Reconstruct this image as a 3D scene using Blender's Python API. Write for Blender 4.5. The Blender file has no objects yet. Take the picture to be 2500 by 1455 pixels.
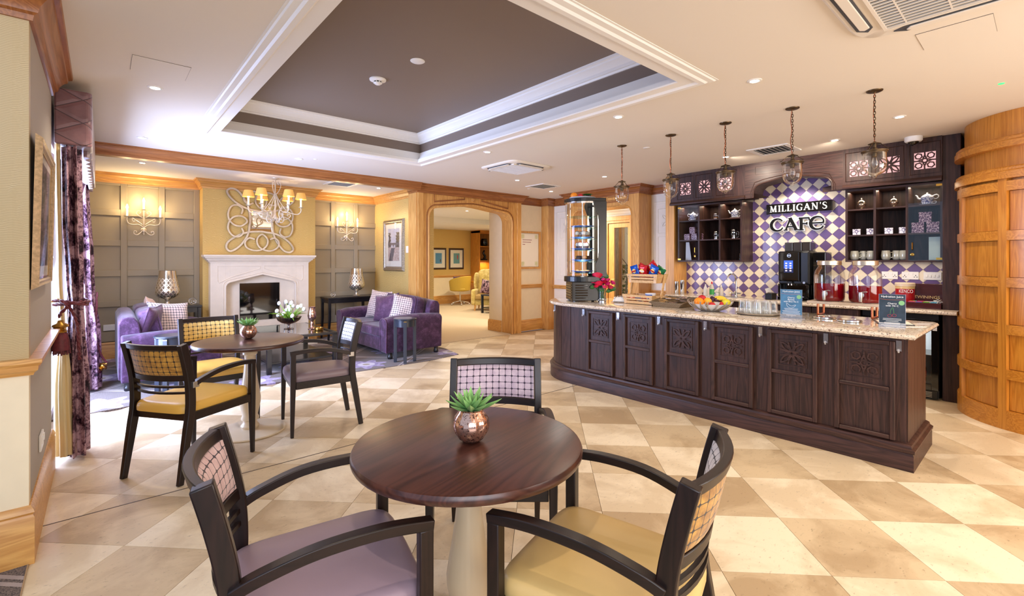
import bpy, math, random
from mathutils import Vector, Matrix, Euler
random.seed(7)
PI = math.pi
SC = bpy.context.scene
COL = SC.collection

# ---------------------------------------------------------------- camera
cam_d = bpy.data.cameras.new('camera')
cam_d.sensor_width = 36.0
cam_d.lens = 36.0 * 1147.0 / 2500.0
cam_d.shift_y = -91.0 / 2500.0
cam_d.clip_start = 0.05
cam = bpy.data.objects.new('camera', cam_d)
COL.objects.link(cam)
cam.location = (0, 0, 1.4)
cam.rotation_euler = (PI / 2, 0, math.radians(48.8 - 90.0))
SC.camera = cam

# ---------------------------------------------------------------- world, exposure
w = bpy.data.worlds.new('world')
SC.world = w
w.use_nodes = True
wn = w.node_tree
bg = wn.nodes['Background']
bg.inputs[0].default_value = (0.55, 0.72, 1.0, 1)
bg.inputs[1].default_value = 0.8
SC.view_settings.view_transform = 'Standard'
SC.view_settings.look = 'None'
SC.view_settings.gamma = 1.0
SC.view_settings.use_curve_mapping = False
SC.view_settings.exposure = 0.26
SC.cycles.use_denoising = True
SC.cycles.max_bounces = 8
SC.cycles.diffuse_bounces = 4
SC.cycles.glossy_bounces = 4
SC.cycles.transmission_bounces = 8
SC.cycles.transparent_max_bounces = 40
SC.cycles.caustics_reflective = False
SC.cycles.caustics_refractive = False
SC.cycles.sample_clamp_indirect = 4.0

WARM = (1.0, 0.80, 0.58)
SOFT = (1.0, 0.90, 0.80)
DAY = (0.70, 0.80, 1.0)


def light(kind, loc, power, color, size=0.1, size_y=None, aim=None, spot=None, blend=0.6):
    d = bpy.data.lights.new(kind.lower() + '_light', kind)
    d.energy = power
    d.color = color
    if kind == 'AREA':
        d.shape = 'RECTANGLE' if size_y else 'SQUARE'
        d.size = size
        if size_y:
            d.size_y = size_y
    else:
        d.shadow_soft_size = size
    if kind == 'SPOT':
        d.spot_size = math.radians(spot or 120)
        d.spot_blend = blend
    o = bpy.data.objects.new(kind.lower() + '_light', d)
    COL.objects.link(o)
    o.location = loc
    if aim:
        o.rotation_euler = (Vector(aim) - Vector(loc)).to_track_quat('-Z', 'Y').to_euler()
    return o


# daylight through the tall window on the left; unseen fill lamps added behind the viewer
light('AREA', (-0.55, 5.65, 1.25), 350, (0.52, 0.63, 1.0), 2.1, 2.2, aim=(3, 5.2, 0.1))
light('AREA', (-1.2, -2.6, 1.9), 110, (0.96, 0.96, 1.0), 3.6, 2.0, aim=(1.6, 2.5, 0.6))
light('AREA', (3.6, -2.4, 1.45), 95, (1.0, .95, .89), 3.0, 1.5, aim=(3.6, 3.0, 1.3))


# ---------------------------------------------------------------- geometry helpers
class G:
    def __init__(s, M=None):
        s.v = []; s.f = []; s.M = M

    def add(s, vs, fs):
        o = len(s.v)
        if s.M is not None:
            vs = [s.M @ Vector(p) for p in vs]
        s.v += [tuple(p) for p in vs]
        s.f += [tuple(i + o for i in f) for f in fs]
        return s

    def box(s, x0, x1, y0, y1, z0, z1):
        if x0 > x1: x0, x1 = x1, x0
        if y0 > y1: y0, y1 = y1, y0
        if z0 > z1: z0, z1 = z1, z0
        return s.add([(x0, y0, z0), (x1, y0, z0), (x1, y1, z0), (x0, y1, z0), (x0, y0, z1), (x1, y0, z1), (x1, y1, z1), (x0, y1, z1)],
                     [(0, 3, 2, 1), (4, 5, 6, 7), (0, 1, 5, 4), (1, 2, 6, 5), (2, 3, 7, 6), (3, 0, 4, 7)])

    def cb(s, c, d):
        return s.box(c[0] - d[0] / 2, c[0] + d[0] / 2, c[1] - d[1] / 2, c[1] + d[1] / 2, c[2] - d[2] / 2, c[2] + d[2] / 2)

    def prism(s, poly, a0, a1, plane='xy'):
        """poly: 2-D outline; extruded from a0 to a1 along the remaining axis."""
        area = sum(poly[i][0] * poly[(i + 1) % len(poly)][1] - poly[(i + 1) % len(poly)][0] * poly[i][1] for i in range(len(poly)))
        if area < 0: poly = poly[::-1]
        if a0 > a1: a0, a1 = a1, a0
        def P(u, v, a):
            return (u, v, a) if plane == 'xy' else ((u, a, v) if plane == 'xz' else (a, u, v))
        n = len(poly)
        vs = [P(u, v, a0) for u, v in poly] + [P(u, v, a1) for u, v in poly]
        fs = [tuple(range(n))[::-1], tuple(range(n, 2 * n))] + [(i, (i + 1) % n, n + (i + 1) % n, n + i) for i in range(n)]
        if plane == 'xz': fs = [f[::-1] for f in fs]
        return s.add(vs, fs)

    def lathe(s, prof, n=24, c=(0, 0, 0), a0=0.0, a1=2 * PI, caps=True):
        full = abs(a1 - a0 - 2 * PI) < 1e-6
        m = n if full else n + 1
        vs = []
        for r, z in prof:
            for k in range(m):
                t = a0 + (a1 - a0) * k / n
                vs.append((c[0] + r * math.cos(t), c[1] + r * math.sin(t), c[2] + z))
        fs = []
        for i in range(len(prof) - 1):
            for k in range(n):
                k2 = (k + 1) % m
                fs.append((i * m + k, i * m + k2, (i + 1) * m + k2, (i + 1) * m + k))
        if caps and full:
            if prof[0][0] > 1e-5: fs.append(tuple(range(m))[::-1])
            if prof[-1][0] > 1e-5: fs.append(tuple((len(prof) - 1) * m + k for k in range(m)))
        return s.add(vs, fs)

    def cyl(s, c, r, z0, z1, n=20, r2=None):
        return s.lathe([(r, z0), (r if r2 is None else r2, z1)], n, (c[0], c[1], 0))

    def bar(s, path, w, h, closed=False, up=(0, 0, 1), taper=None):
        """rectangular section swept along a path: w across, h along 'up'"""
        P = [Vector(p) for p in path]; n = len(P); up = Vector(up)
        vs = []
        for i, p in enumerate(P):
            if closed: t = P[(i + 1) % n] - P[i - 1]
            else: t = P[min(i + 1, n - 1)] - P[max(i - 1, 0)]
            t.normalize()
            side = t.cross(up)
            if side.length < 1e-4: side = t.cross(Vector((1, 0, 0)))
            side.normalize(); u = side.cross(t).normalized()
            k = taper[i] if taper else 1.0
            a = side * w / 2 * k; b = u * h / 2 * k
            vs += [p - a - b, p + a - b, p + a + b, p - a + b]
        fs = []
        m = n if closed else n - 1
        for i in range(m):
            j = (i + 1) % n
            for k in range(4):
                fs.append((i * 4 + k, i * 4 + (k + 1) % 4, j * 4 + (k + 1) % 4, j * 4 + k))
        if not closed:
            fs += [(3, 2, 1, 0), tuple((n - 1) * 4 + k for k in range(4))]
        return s.add(vs, fs)

    def tube(s, path, r, n=8, closed=False):
        P = [Vector(p) for p in path]; m = len(P)
        rr = r if isinstance(r, (list, tuple)) else [r] * m
        vs = []; prev = None
        for i, p in enumerate(P):
            if closed: t = P[(i + 1) % m] - P[i - 1]
            else: t = P[min(i + 1, m - 1)] - P[max(i - 1, 0)]
            if t.length < 1e-9: t = Vector((0, 0, 1))
            t.normalize()
            if prev is None:
                a = t.orthogonal().normalized()
            else:
                a = prev - t * prev.dot(t)
                a = a.normalized() if a.length > 1e-6 else t.orthogonal().normalized()
            prev = a
            b = t.cross(a)
            for k in range(n):
                q = 2 * PI * k / n
                vs.append(p + (a * math.cos(q) + b * math.sin(q)) * rr[i])
        fs = []
        for i in range(m if closed else m - 1):
            j = (i + 1) % m
            for k in range(n):
                fs.append((i * n + k, i * n + (k + 1) % n, j * n + (k + 1) % n, j * n + k))
        if not closed:
            fs += [tuple(range(n))[::-1], tuple((m - 1) * n + k for k in range(n))]
        return s.add(vs, fs)

    def ell(s, c, r, nu=16, nv=10, pw=1.0):
        vs = []; fs = []
        def q(x): return math.copysign(abs(x) ** pw, x)
        for j in range(nv + 1):
            b = -PI / 2 + PI * j / nv
            for i in range(nu):
                a = 2 * PI * i / nu
                vs.append((c[0] + r[0] * q(math.cos(b)) * q(math.cos(a)), c[1] + r[1] * q(math.cos(b)) * q(math.sin(a)), c[2] + r[2] * q(math.sin(b))))
        for j in range(nv):
            for i in range(nu):
                fs.append((j * nu + i, j * nu + (i + 1) % nu, (j + 1) * nu + (i + 1) % nu, (j + 1) * nu + i))
        return s.add(vs, fs)

    def surf(s, fn, nu, nv, th=0.0, closed=False):
        """grid surface fn(u,v) with optional thickness along y-ish normal"""
        vs = [fn(i / nu, j / nv) for j in range(nv + 1) for i in range(nu + 1)]
        m = nu + 1
        fs = [(j * m + i, j * m + i + 1, (j + 1) * m + i + 1, (j + 1) * m + i) for j in range(nv) for i in range(nu)]
        return s.add(vs, fs)

    def loft(s, secs, caps=True):
        n = len(secs[0]); vs = [p for sec in secs for p in sec]; fs = []
        for i in range(len(secs) - 1):
            for k in range(n):
                fs.append((i * n + k, i * n + (k + 1) % n, (i + 1) * n + (k + 1) % n, (i + 1) * n + k))
        if caps: fs += [tuple(range(n))[::-1], tuple((len(secs) - 1) * n + k for k in range(n))]
        return s.add(vs, fs)

    def mould(s, prof, path, closed=False):
        """moulding: prof [(out, z)] closed outline, path [(x, y)] walked so that 'out' lies on the right-hand side"""
        P = [Vector((p[0], p[1])) for p in path]; n = len(P); vs = []
        for i in range(n):
            a = (P[i] - P[i - 1]).normalized() if (closed or i > 0) else None
            b = (P[(i + 1) % n] - P[i]).normalized() if (closed or i < n - 1) else None
            if a is None: a = b
            if b is None: b = a
            na = Vector((a.y, -a.x)); nb = Vector((b.y, -b.x))
            m = na + nb; m = m.normalized(); k = 1.0 / max(0.3, m.dot(na))
            for o, z in prof:
                vs.append((P[i].x + m.x * k * o, P[i].y + m.y * k * o, z))
        q = len(prof); fs = []
        for i in range(n if closed else n - 1):
            j = (i + 1) % n
            for k in range(q):
                fs.append((i * q + k, i * q + (k + 1) % q, j * q + (k + 1) % q, j * q + k))
        if not closed: fs += [tuple(range(q))[::-1], tuple((n - 1) * q + k for k in range(q))]
        return s.add(vs, fs)


def mesh_of(g, m, name='mesh', smooth=None):
    me = bpy.data.meshes.new(name)
    me.from_pydata(g.v, [], g.f)
    me.validate()
    if smooth is not None:
        me.polygons.foreach_set('use_smooth', [True] * len(me.polygons))
        try: me.set_sharp_from_angle(angle=math.radians(smooth))
        except Exception: pass
    if m is not None: me.materials.append(m)
    return me


def wobj(name, g, m, parent, **k):
    """child whose geometry is given in room coordinates"""
    return obj(name, g, m, parent, loc=tuple(-x for x in parent.location), **k)


def obj(name, g, m, parent=None, smooth=None, bevel=0.0, loc=None, rot=None, label=None, kind=None, seg=2):
    me = g if isinstance(g, bpy.types.Mesh) else mesh_of(g, m, name, smooth)
    o = bpy.data.objects.new(name, me)
    COL.objects.link(o)
    if parent is not None: o.parent = parent
    if loc is not None: o.location = loc
    if rot is not None: o.rotation_euler = rot
    if bevel:
        b = o.modifiers.new('bevel', 'BEVEL'); b.width = bevel; b.segments = seg; b.limit_method = 'ANGLE'; b.angle_limit = math.radians(40)
        b.harden_normals = False
    if label: o['label'] = label
    if kind: o['kind'] = kind
    return o


def thing(name, label, cat, loc=(0, 0, 0), rotz=0.0, group=None):
    o = bpy.data.objects.new(name, None)
    o.empty_display_size = 0.05
    COL.objects.link(o)
    o.location = loc; o.rotation_euler = (0, 0, rotz)
    o['label'] = label; o['category'] = cat
    if group: o['group'] = group
    return o


def tag(o, label, cat, group=None, kind=None):
    o['label'] = label; o['category'] = cat
    if group: o['group'] = group
    if kind: o['kind'] = kind
    return o


def struct(name, g, m, parent=None, **k):
    o = obj(name, g, m, parent, **k)
    if parent is None: o['kind'] = 'structure'
    return o


def dup(root, loc, rotz=None, label=None, group=None):
    r = root.copy(); COL.objects.link(r); r.location = loc
    if rotz is not None: r.rotation_euler = (0, 0, rotz)
    if label: r['label'] = label
    if group: r['group'] = group
    for ch in list(root.children):
        c = ch.copy(); COL.objects.link(c); c.parent = r
        for g2 in list(ch.children):
            d = g2.copy(); COL.objects.link(d); d.parent = c
    return r


def text_obj(name, body, size, m, parent, loc, rot, depth=0.001, align='CENTER', label=None, sx=1.0):
    cu = bpy.data.curves.new(name, 'FONT')
    cu.body = body; cu.size = size; cu.extrude = depth; cu.align_x = align; cu.align_y = 'CENTER'
    tmp = bpy.data.objects.new('tmp', cu); COL.objects.link(tmp)
    dg = bpy.context.evaluated_depsgraph_get()
    me = bpy.data.meshes.new_from_object(tmp.evaluated_get(dg))
    bpy.data.objects.remove(tmp)
    me.materials.clear(); me.materials.append(m)
    o = bpy.data.objects.new(name, me); COL.objects.link(o)
    o.parent = parent; o.location = loc; o.rotation_euler = rot; o.scale = (sx, 1, 1)
    if label: o['label'] = label
    return o


def arc(cx, cy, r, a0, a1, n, ry=None):
    ry = r if ry is None else ry
    return [(cx + r * math.cos(math.radians(a0 + (a1 - a0) * i / n)), cy + ry * math.sin(math.radians(a0 + (a1 - a0) * i / n))) for i in range(n + 1)]


def spline(pts, per=6, closed=False):
    """Catmull-Rom through points (tuples of any dimension)"""
    n = len(pts); out = []
    P = [Vector(p) if len(p) == 3 else Vector((p[0], p[1], 0)) for p in pts]
    rng = range(n if closed else n - 1)
    for i in rng:
        p0 = P[(i - 1) % n] if (closed or i > 0) else P[0]
        p1 = P[i]; p2 = P[(i + 1) % n]
        p3 = P[(i + 2) % n] if (closed or i < n - 2) else P[-1]
        for k in range(per):
            t = k / per
            q = 0.5 * ((2 * p1) + (p2 - p0) * t + (2 * p0 - 5 * p1 + 4 * p2 - p3) * t * t + (3 * p1 - p0 - 3 * p2 + p3) * t ** 3)
            out.append(tuple(q) if len(pts[0]) == 3 else (q.x, q.y))
    if not closed:
        out.append(tuple(P[-1]) if len(pts[0]) == 3 else (P[-1].x, P[-1].y))
    return out


def clip_poly(poly, x0, x1, y0, y1):
    def cut(pl, ins, inter):
        out = []
        for i in range(len(pl)):
            a, b = pl[i - 1], pl[i]
            if ins(b):
                if not ins(a): out.append(inter(a, b))
                out.append(b)
            elif ins(a): out.append(inter(a, b))
        return out
    def ix(x): return lambda a, b: (x, a[1] + (b[1] - a[1]) * (x - a[0]) / (b[0] - a[0]))
    def iy(y): return lambda a, b: (a[0] + (b[0] - a[0]) * (y - a[1]) / (b[1] - a[1]), y)
    for ins, it in ((lambda p: p[0] >= x0, ix(x0)), (lambda p: p[0] <= x1, ix(x1)), (lambda p: p[1] >= y0, iy(y0)), (lambda p: p[1] <= y1, iy(y1))):
        poly = cut(poly, ins, it)
        if len(poly) < 3: return []
    return poly


# ---------------------------------------------------------------- materials
def lin(c):
    return tuple(((x / 255) / 12.92 if x / 255 <= 0.04045 else ((x / 255 + 0.055) / 1.055) ** 2.4) for x in c) + (1,)


class NT:
    def __init__(s, name):
        s.m = bpy.data.materials.new(name); s.m.use_nodes = True
        s.t = s.m.node_tree; s.b = s.t.nodes['Principled BSDF']; s._tc = None

    def n(s, typ, ins=None, **kw):
        x = s.t.nodes.new(typ)
        for k, v in kw.items(): setattr(x, k, v)
        for k, v in (ins or {}).items():
            if isinstance(v, bpy.types.NodeSocket): s.t.links.new(v, x.inputs[k])
            else: x.inputs[k].default_value = v
        return x

    def tc(s, kind='Object'):
        if s._tc is None: s._tc = s.n('ShaderNodeTexCoord')
        return s._tc.outputs[kind]

    def mp(s, scale=(1, 1, 1), rot=(0, 0, 0), loc=(0, 0, 0), kind='Object'):
        return s.n('ShaderNodeMapping', {'Vector': s.tc(kind), 'Scale': scale, 'Rotation': rot, 'Location': loc}).outputs[0]

    def noise(s, vec, scale, detail=4, rough=0.6, dist=0.0):
        return s.n('ShaderNodeTexNoise', {'Vector': vec, 'Scale': scale, 'Detail': detail, 'Roughness': rough, 'Distortion': dist}).outputs[0]

    def ma(s, op, a, b=0.0, c=0.0):
        return s.n('ShaderNodeMath', {0: a, 1: b, 2: c}, operation=op).outputs[0]

    def mix(s, f, a, b):
        x = s.n('ShaderNodeMix', data_type='RGBA')
        for i, v in ((0, f), (6, a), (7, b)):
            if isinstance(v, bpy.types.NodeSocket): s.t.links.new(v, x.inputs[i])
            else: x.inputs[i].default_value = v
        return x.outputs[2]

    def ramp(s, f, stops):
        r = s.n('ShaderNodeValToRGB', {0: f}); cr = r.color_ramp
        while len(cr.elements) < len(stops): cr.elements.new(0.5)
        for e, (p, c) in zip(cr.elements, stops): e.position = p; e.color = c if len(c) == 4 else tuple(c) + (1,)
        return r.outputs[0]

    def set(s, **k):
        for kk, v in k.items():
            i = s.b.inputs[{'col': 'Base Color', 'rough': 'Roughness', 'metal': 'Metallic', 'spec': 'Specular IOR Level', 'coat': 'Coat Weight', 'coatr': 'Coat Roughness',
                            'sheen': 'Sheen Weight', 'trans': 'Transmission Weight', 'ior': 'IOR', 'emit': 'Emission Color', 'estr': 'Emission Strength', 'sss': 'Subsurface Weight', 'alpha': 'Alpha'}[kk]]
            if isinstance(v, bpy.types.NodeSocket): s.t.links.new(v, i)
            else: i.default_value = v
        return s

    def bump(s, h, strength=0.2, dist=0.002):
        s.t.links.new(s.n('ShaderNodeBump', {'Height': h, 'Strength': strength, 'Distance': dist}).outputs[0], s.b.inputs['Normal'])
        return s


def plain(name, c, rough=0.5, metal=0.0, var=0.0, nscale=8.0, bump=0.0, **k):
    t = NT(name); c = lin(c)
    if var:
        f = t.noise(t.mp(), nscale, 3)
        d = tuple(x * (1 - var) for x in c[:3]) + (1,); l = tuple(min(1, x * (1 + var)) for x in c[:3]) + (1,)
        t.set(col=t.ramp(f, [(0.35, d), (0.65, l)]))
    else: t.set(col=c)
    t.set(rough=rough, metal=metal, **k)
    if bump: t.bump(t.noise(t.mp(), 120, 2), bump, 0.001)
    return t.m


def wood(name, c1, c2, axis='z', rough=0.42, fine=26.0, coat=0.15, spec=0.5, contrast=1.0):
    t = NT(name); a, b = lin(c1), lin(c2)
    sc = {'x': (0.07, 1, 1), 'y': (1, 0.07, 1), 'z': (1, 1, 0.07)}[axis]
    v = t.mp(sc)
    rnd = t.n('ShaderNodeObjectInfo').outputs['Random']
    vv = t.n('ShaderNodeVectorMath', {0: v, 1: t.n('ShaderNodeCombineXYZ', {0: t.ma('MULTIPLY', rnd, 7.0), 1: t.ma('MULTIPLY', rnd, 3.0), 2: t.ma('MULTIPLY', rnd, 1.3)}).outputs[0]}, operation='ADD').outputs[0]
    n1 = t.noise(vv, fine * 3, 5, 0.65, 0.3)
    n2 = t.noise(vv, fine * 0.28, 3, 0.5, 1.2)
    rings = t.ma('PINGPONG', t.ma('MULTIPLY', n2, 9.0), 0.5)
    f = t.ma('ADD', t.ma('MULTIPLY', n1, 0.62), t.ma('MULTIPLY', rings, 0.75))
    f = t.ma('ADD', f, t.ma('MULTIPLY', rnd, 0.10))
    k = 0.5 * contrast
    t.set(col=t.ramp(f, [(0.5 - 0.28, a), (0.5 + 0.28, b)]), rough=rough, coat=coat, coatr=0.25, spec=spec)
    t.bump(n1, 0.12, 0.001)
    return t.m


M = {}
def woods(key, c1, c2, **k):
    for ax in 'xyz': M[key + ax] = wood(key + '_' + ax, c1, c2, ax, **k)
woods('oak', (192, 132, 64), (228, 174, 98), rough=0.38)
woods('teak', (176, 106, 28), (212, 144, 54), rough=0.35, coat=0.3)
woods('dark', (34, 21, 18), (76, 50, 43), rough=0.45, coat=0.05, spec=.35)
woods('wenge', (14, 7, 6), (36, 20, 17), rough=0.36, coat=0.1, spec=.4)
woods('crown', (124, 70, 32), (166, 104, 54), rough=0.4)
M['tabletop'] = wood('table_top_wood', (42, 19, 14), (82, 46, 36), 'x', rough=0.30, fine=18, coat=0.25)
M['pine'] = wood('pale_crate_wood', (208, 160, 100), (232, 192, 136), 'y', rough=0.5)
M['blackwood'] = plain('black_painted_wood', (26, 25, 28), 0.28, coat=0.2)
M['ceil'] = plain('ceiling_paint', (234, 225, 212), 0.75)
M['ceil_l'] = plain('lounge_ceiling_paint', (240, 236, 232), 0.7)
M['mould'] = plain('white_moulding', (242, 239, 234), 0.45)
M['taupe'] = plain('taupe_paint', (128, 112, 100), 0.5)
M['cream'] = plain('cream_wall_paint', (242, 226, 192), 0.6, var=0.02)
M['greywall'] = plain('greige_wall_paint', (176, 166, 152), 0.7, bump=0.1)
M['panel'] = plain('greige_panel_paint', (164, 150, 124), 0.42)
M['ivory'] = plain('ivory_panel_paint', (250, 242, 224), 0.4)
M['stone'] = plain('pale_limestone', (240, 224, 202), 0.5, var=0.03)
M['white'] = plain('white_plastic', (240, 238, 234), 0.3)
M['china'] = plain('white_china', (238, 240, 244), 0.12, coat=0.5)
M['black'] = plain('black_satin', (18, 18, 19), 0.3)
M['gloss'] = plain('black_gloss', (10, 10, 11), 0.06, coat=0.6)
M['chrome'] = plain('polished_steel', (225, 225, 225), 0.12, 1.0)
M['steel'] = plain('brushed_steel', (190, 188, 184), 0.3, 1.0)
M['brass'] = plain('brass', (214, 168, 80), 0.22, 1.0)
M['gold'] = plain('antique_gold', (176, 132, 62), 0.35, 1.0, var=0.2, nscale=30)
M['bronze'] = plain('dark_bronze', (98, 80, 58), 0.38, 0.9, var=0.25, nscale=40)
M['silverleaf'] = plain('champagne_silver_leaf', (188, 176, 162), 0.36, 0.7, var=0.12, nscale=14)
M['whitemetal'] = plain('antiqued_white_metal', (222, 210, 192), 0.4, 0.35, var=0.1, nscale=20)
M['copper'] = plain('copper_pipe', (196, 112, 78), 0.25, 1.0)
M['lilacseat'] = plain('lilac_faux_leather', (158, 136, 148), 0.38, var=0.04, nscale=3, bump=0.15)
M['greyseat'] = plain('mauve_grey_faux_leather', (132, 112, 116), 0.38, bump=0.15)
M['yellowseat'] = plain('mustard_faux_leather', (224, 176, 80), 0.4, bump=0.15)
M['creamseat'] = plain('straw_faux_leather', (220, 186, 120), 0.38, bump=0.15)
M['tablebase'] = plain('cream_table_pedestal', (212, 192, 160), 0.3, coat=0.3)
M['warmglow'] = plain('warm_lamp_glow', (255, 238, 200), 0.5, emit=lin((255, 226, 170)), estr=14.0)
M['lens'] = plain('downlight_glow', (255, 250, 240), 0.5, emit=lin((255, 240, 214)), estr=22.0)
M['pinkpanel'] = plain('backlit_pink_panel', (236, 200, 200), 0.5, emit=lin((250, 190, 190)), estr=0.7)
M['liquid'] = plain('cherry_juice', (150, 6, 22), 0.05, trans=0.45, ior=1.33)
M['purplecloth'] = None


def glassm(name, col=(1, 1, 1, 1), rough=0.0, op=0.12, k=0.6):
    """thin clear glass: mostly see-through with reflections, for panes and thin vessels"""
    t = NT(name)
    tr = t.n('ShaderNodeBsdfTransparent', {0: col})
    gl = t.n('ShaderNodeBsdfGlossy', {'Color': (1, 1, 1, 1), 'Roughness': rough})
    fr = t.n('ShaderNodeFresnel', {'IOR': 1.45})
    f = t.ma('MINIMUM', t.ma('ADD', t.ma('MULTIPLY', fr.outputs[0], k), op * 0.3), 1.0)
    mx = t.n('ShaderNodeMixShader', {0: f, 1: tr.outputs[0], 2: gl.outputs[0]})
    t.t.links.new(mx.outputs[0], t.t.nodes['Material Output'].inputs[0])
    return t.m
M['glass'] = glassm('clear_glass', (0.985, 0.99, 0.985, 1), op=.04, k=.45)
M['pane'] = glassm('window_pane', (0.98, 0.99, 1, 1), op=.02, k=.3)
M['greenglass'] = glassm('shelf_glass', (0.65, 0.92, 0.85, 1), op=0.5)
M['smoke'] = glassm('smoked_amber_glass', (0.50, 0.36, 0.34, 1), op=0.6)
M['clearplastic'] = glassm('clear_plastic', (0.92, 0.93, 0.95, 1), 0.2, op=0.9)
M['mirror'] = plain('mirror_silver', (235, 235, 232), 0.02, 1.0)


def m_tile(name, c1, c2):
    t = NT(name); v = t.mp()
    rnd = t.n('ShaderNodeObjectInfo').outputs['Random']
    n1 = t.noise(v, 2.6, 5, 0.62, 0.6)
    f = t.ma('ADD', n1, t.ma('MULTIPLY', t.ma('SUBTRACT', rnd, 0.5), 0.16))
    base = t.ramp(f, [(0.40, lin(c1)), (0.60, lin(c2))])
    sp = t.noise(t.mp((1, 2.2, 1), (0, 0, 0.9)), 26, 5, 0.75)
    m = t.ramp(sp, [(0.59, (0, 0, 0)), (0.68, (1, 1, 1))])
    dk = tuple(x * 0.55 for x in lin(c1)[:3]) + (1,)
    t.set(col=t.mix(t.ma('MULTIPLY', m, 0.7), base, dk), rough=t.ma('ADD', 0.30, t.ma('MULTIPLY', n1, 0.16)), spec=0.4)
    return t.m
M['tileL'] = m_tile('pale_limestone_tile', (218, 197, 163), (242, 225, 194))
M['tileD'] = m_tile('tan_limestone_tile', (184, 158, 122), (214, 191, 154))


def m_granite():
    t = NT('speckled_granite'); v = t.mp()
    n = t.noise(v, 40, 6, 0.8); n2 = t.noise(v, 95, 3, 0.7); n3 = t.noise(v, 9, 3)
    base = t.ramp(n3, [(0.3, lin((214, 198, 176))), (0.7, lin((234, 222, 204)))])
    a = t.mix(t.ramp(n, [(0.56, (0, 0, 0)), (0.60, (1, 1, 1))]), base, lin((128, 98, 80)))
    b = t.mix(t.ramp(n2, [(0.58, (0, 0, 0)), (0.62, (1, 1, 1))]), a, lin((52, 40, 38)))
    t.set(col=b, rough=0.1, coat=0.4)
    return t.m
M['granite'] = m_granite()


def m_paper(name, c1, c2, ax='x', zf=40.0):
    """wallpaper with scalloped combed waves"""
    t = NT(name); v = t.mp()
    sx = t.n('ShaderNodeSeparateXYZ', {0: v}).outputs
    h = sx[0] if ax == 'x' else sx[1]; z = sx[2]
    n = t.noise(t.mp((1, 1, 1)), 5, 4)
    sc = t.ma('ABSOLUTE', t.ma('SINE', t.ma('ADD', t.ma('MULTIPLY', h, 34.0), t.ma('MULTIPLY', n, 7.0))))
    col = t.ma('ABSOLUTE', t.ma('SUBTRACT', t.ma('FRACT', t.ma('MULTIPLY', h, 3.3)), 0.5))
    w = t.ma('FRACT', t.ma('ADD', t.ma('MULTIPLY', z, zf), t.ma('ADD', t.ma('MULTIPLY', sc, 0.5), t.ma('ADD', t.ma('MULTIPLY', n, 3.4), t.ma('MULTIPLY', col, 3.4)))))
    c = t.ramp(w, [(0.0, lin(c1)), (0.75, lin(c2)), (1.0, lin(c1))])
    t.set(col=c, rough=0.42, spec=0.4); t.bump(w, 0.4, 0.003)
    return t.m
M['paper'] = m_paper('gold_wave_wallpaper', (200, 162, 88), (222, 190, 116), 'x', 46.0)
M['papery'] = m_paper('gold_wave_wallpaper_side', (196, 162, 94), (224, 196, 126), 'y', 40.0)
M['paperL'] = m_paper('pale_gold_wallpaper', (176, 154, 112), (208, 188, 144), 'x', 130.0)


def m_velvet(name, c1, c2, c3, scale=22):
    t = NT(name)
    n = t.noise(t.mp((1, 1, 1)), scale * 0.35, 5, 0.7, 0.5); n2 = t.noise(t.mp(), scale * 3, 3)
    f = t.ma('ADD', t.ma('MULTIPLY', n, 0.8), t.ma('MULTIPLY', n2, 0.2))
    t.set(col=t.ramp(f, [(0.36, lin(c1)), (0.52, lin(c2)), (0.66, lin(c3))]), rough=0.6, sheen=0.25, spec=0.25)
    t.bump(n2, 0.2, 0.002)
    return t.m
M['velvet'] = m_velvet('purple_crushed_velvet', (44, 20, 44), (72, 42, 72), (110, 76, 112))
M['velvet2'] = m_velvet('purple_cushion_velvet', (70, 42, 70), (98, 64, 92), (124, 90, 118))
M['yellowvelvet'] = m_velvet('yellow_chenille', (186, 158, 84), (220, 196, 118), (238, 222, 160), 30)


def m_quilt():
    t = NT('quilted_mauve_satin'); s = t.n('ShaderNodeSeparateXYZ', {0: t.tc()}).outputs
    h = t.ma('ADD', s[0], s[1])
    a = t.ma('ABSOLUTE', t.ma('SUBTRACT', t.ma('FRACT', t.ma('ADD', t.ma('MULTIPLY', h, 3.2), t.ma('MULTIPLY', s[2], 6.2))), 0.5))
    b = t.ma('ABSOLUTE', t.ma('SUBTRACT', t.ma('FRACT', t.ma('SUBTRACT', t.ma('MULTIPLY', h, 3.2), t.ma('MULTIPLY', s[2], 6.2))), 0.5))
    f = t.ma('MINIMUM', a, b)
    t.set(col=t.mix(t.ma('LESS_THAN', f, 0.02), t.ramp(t.noise(t.mp(), 7, 3), [(0.3, lin((104, 70, 76))), (0.7, lin((134, 96, 100)))]), lin((66, 42, 48))), rough=0.35, sheen=0.4)
    t.bump(t.ma('MINIMUM', f, 0.16), 0.8, 0.02)
    return t.m
M['pelmet'] = m_quilt()


def m_curtain():
    t = NT('mottled_velvet_curtain')
    n = t.noise(t.mp((1, 1, 0.8)), 11, 8, 0.75, 0.4); n2 = t.noise(t.mp(), 60, 3)
    f = t.ma('ADD', n, t.ma('MULTIPLY', t.ma('SUBTRACT', n2, 0.5), 0.25))
    t.set(col=t.ramp(f, [(0.41, lin((30, 12, 26))), (0.47, lin((98, 62, 78))), (0.57, lin((190, 156, 166)))]), rough=0.5, sheen=0.0, spec=.25)
    return t.m
M['curtain'] = m_curtain()


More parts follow.
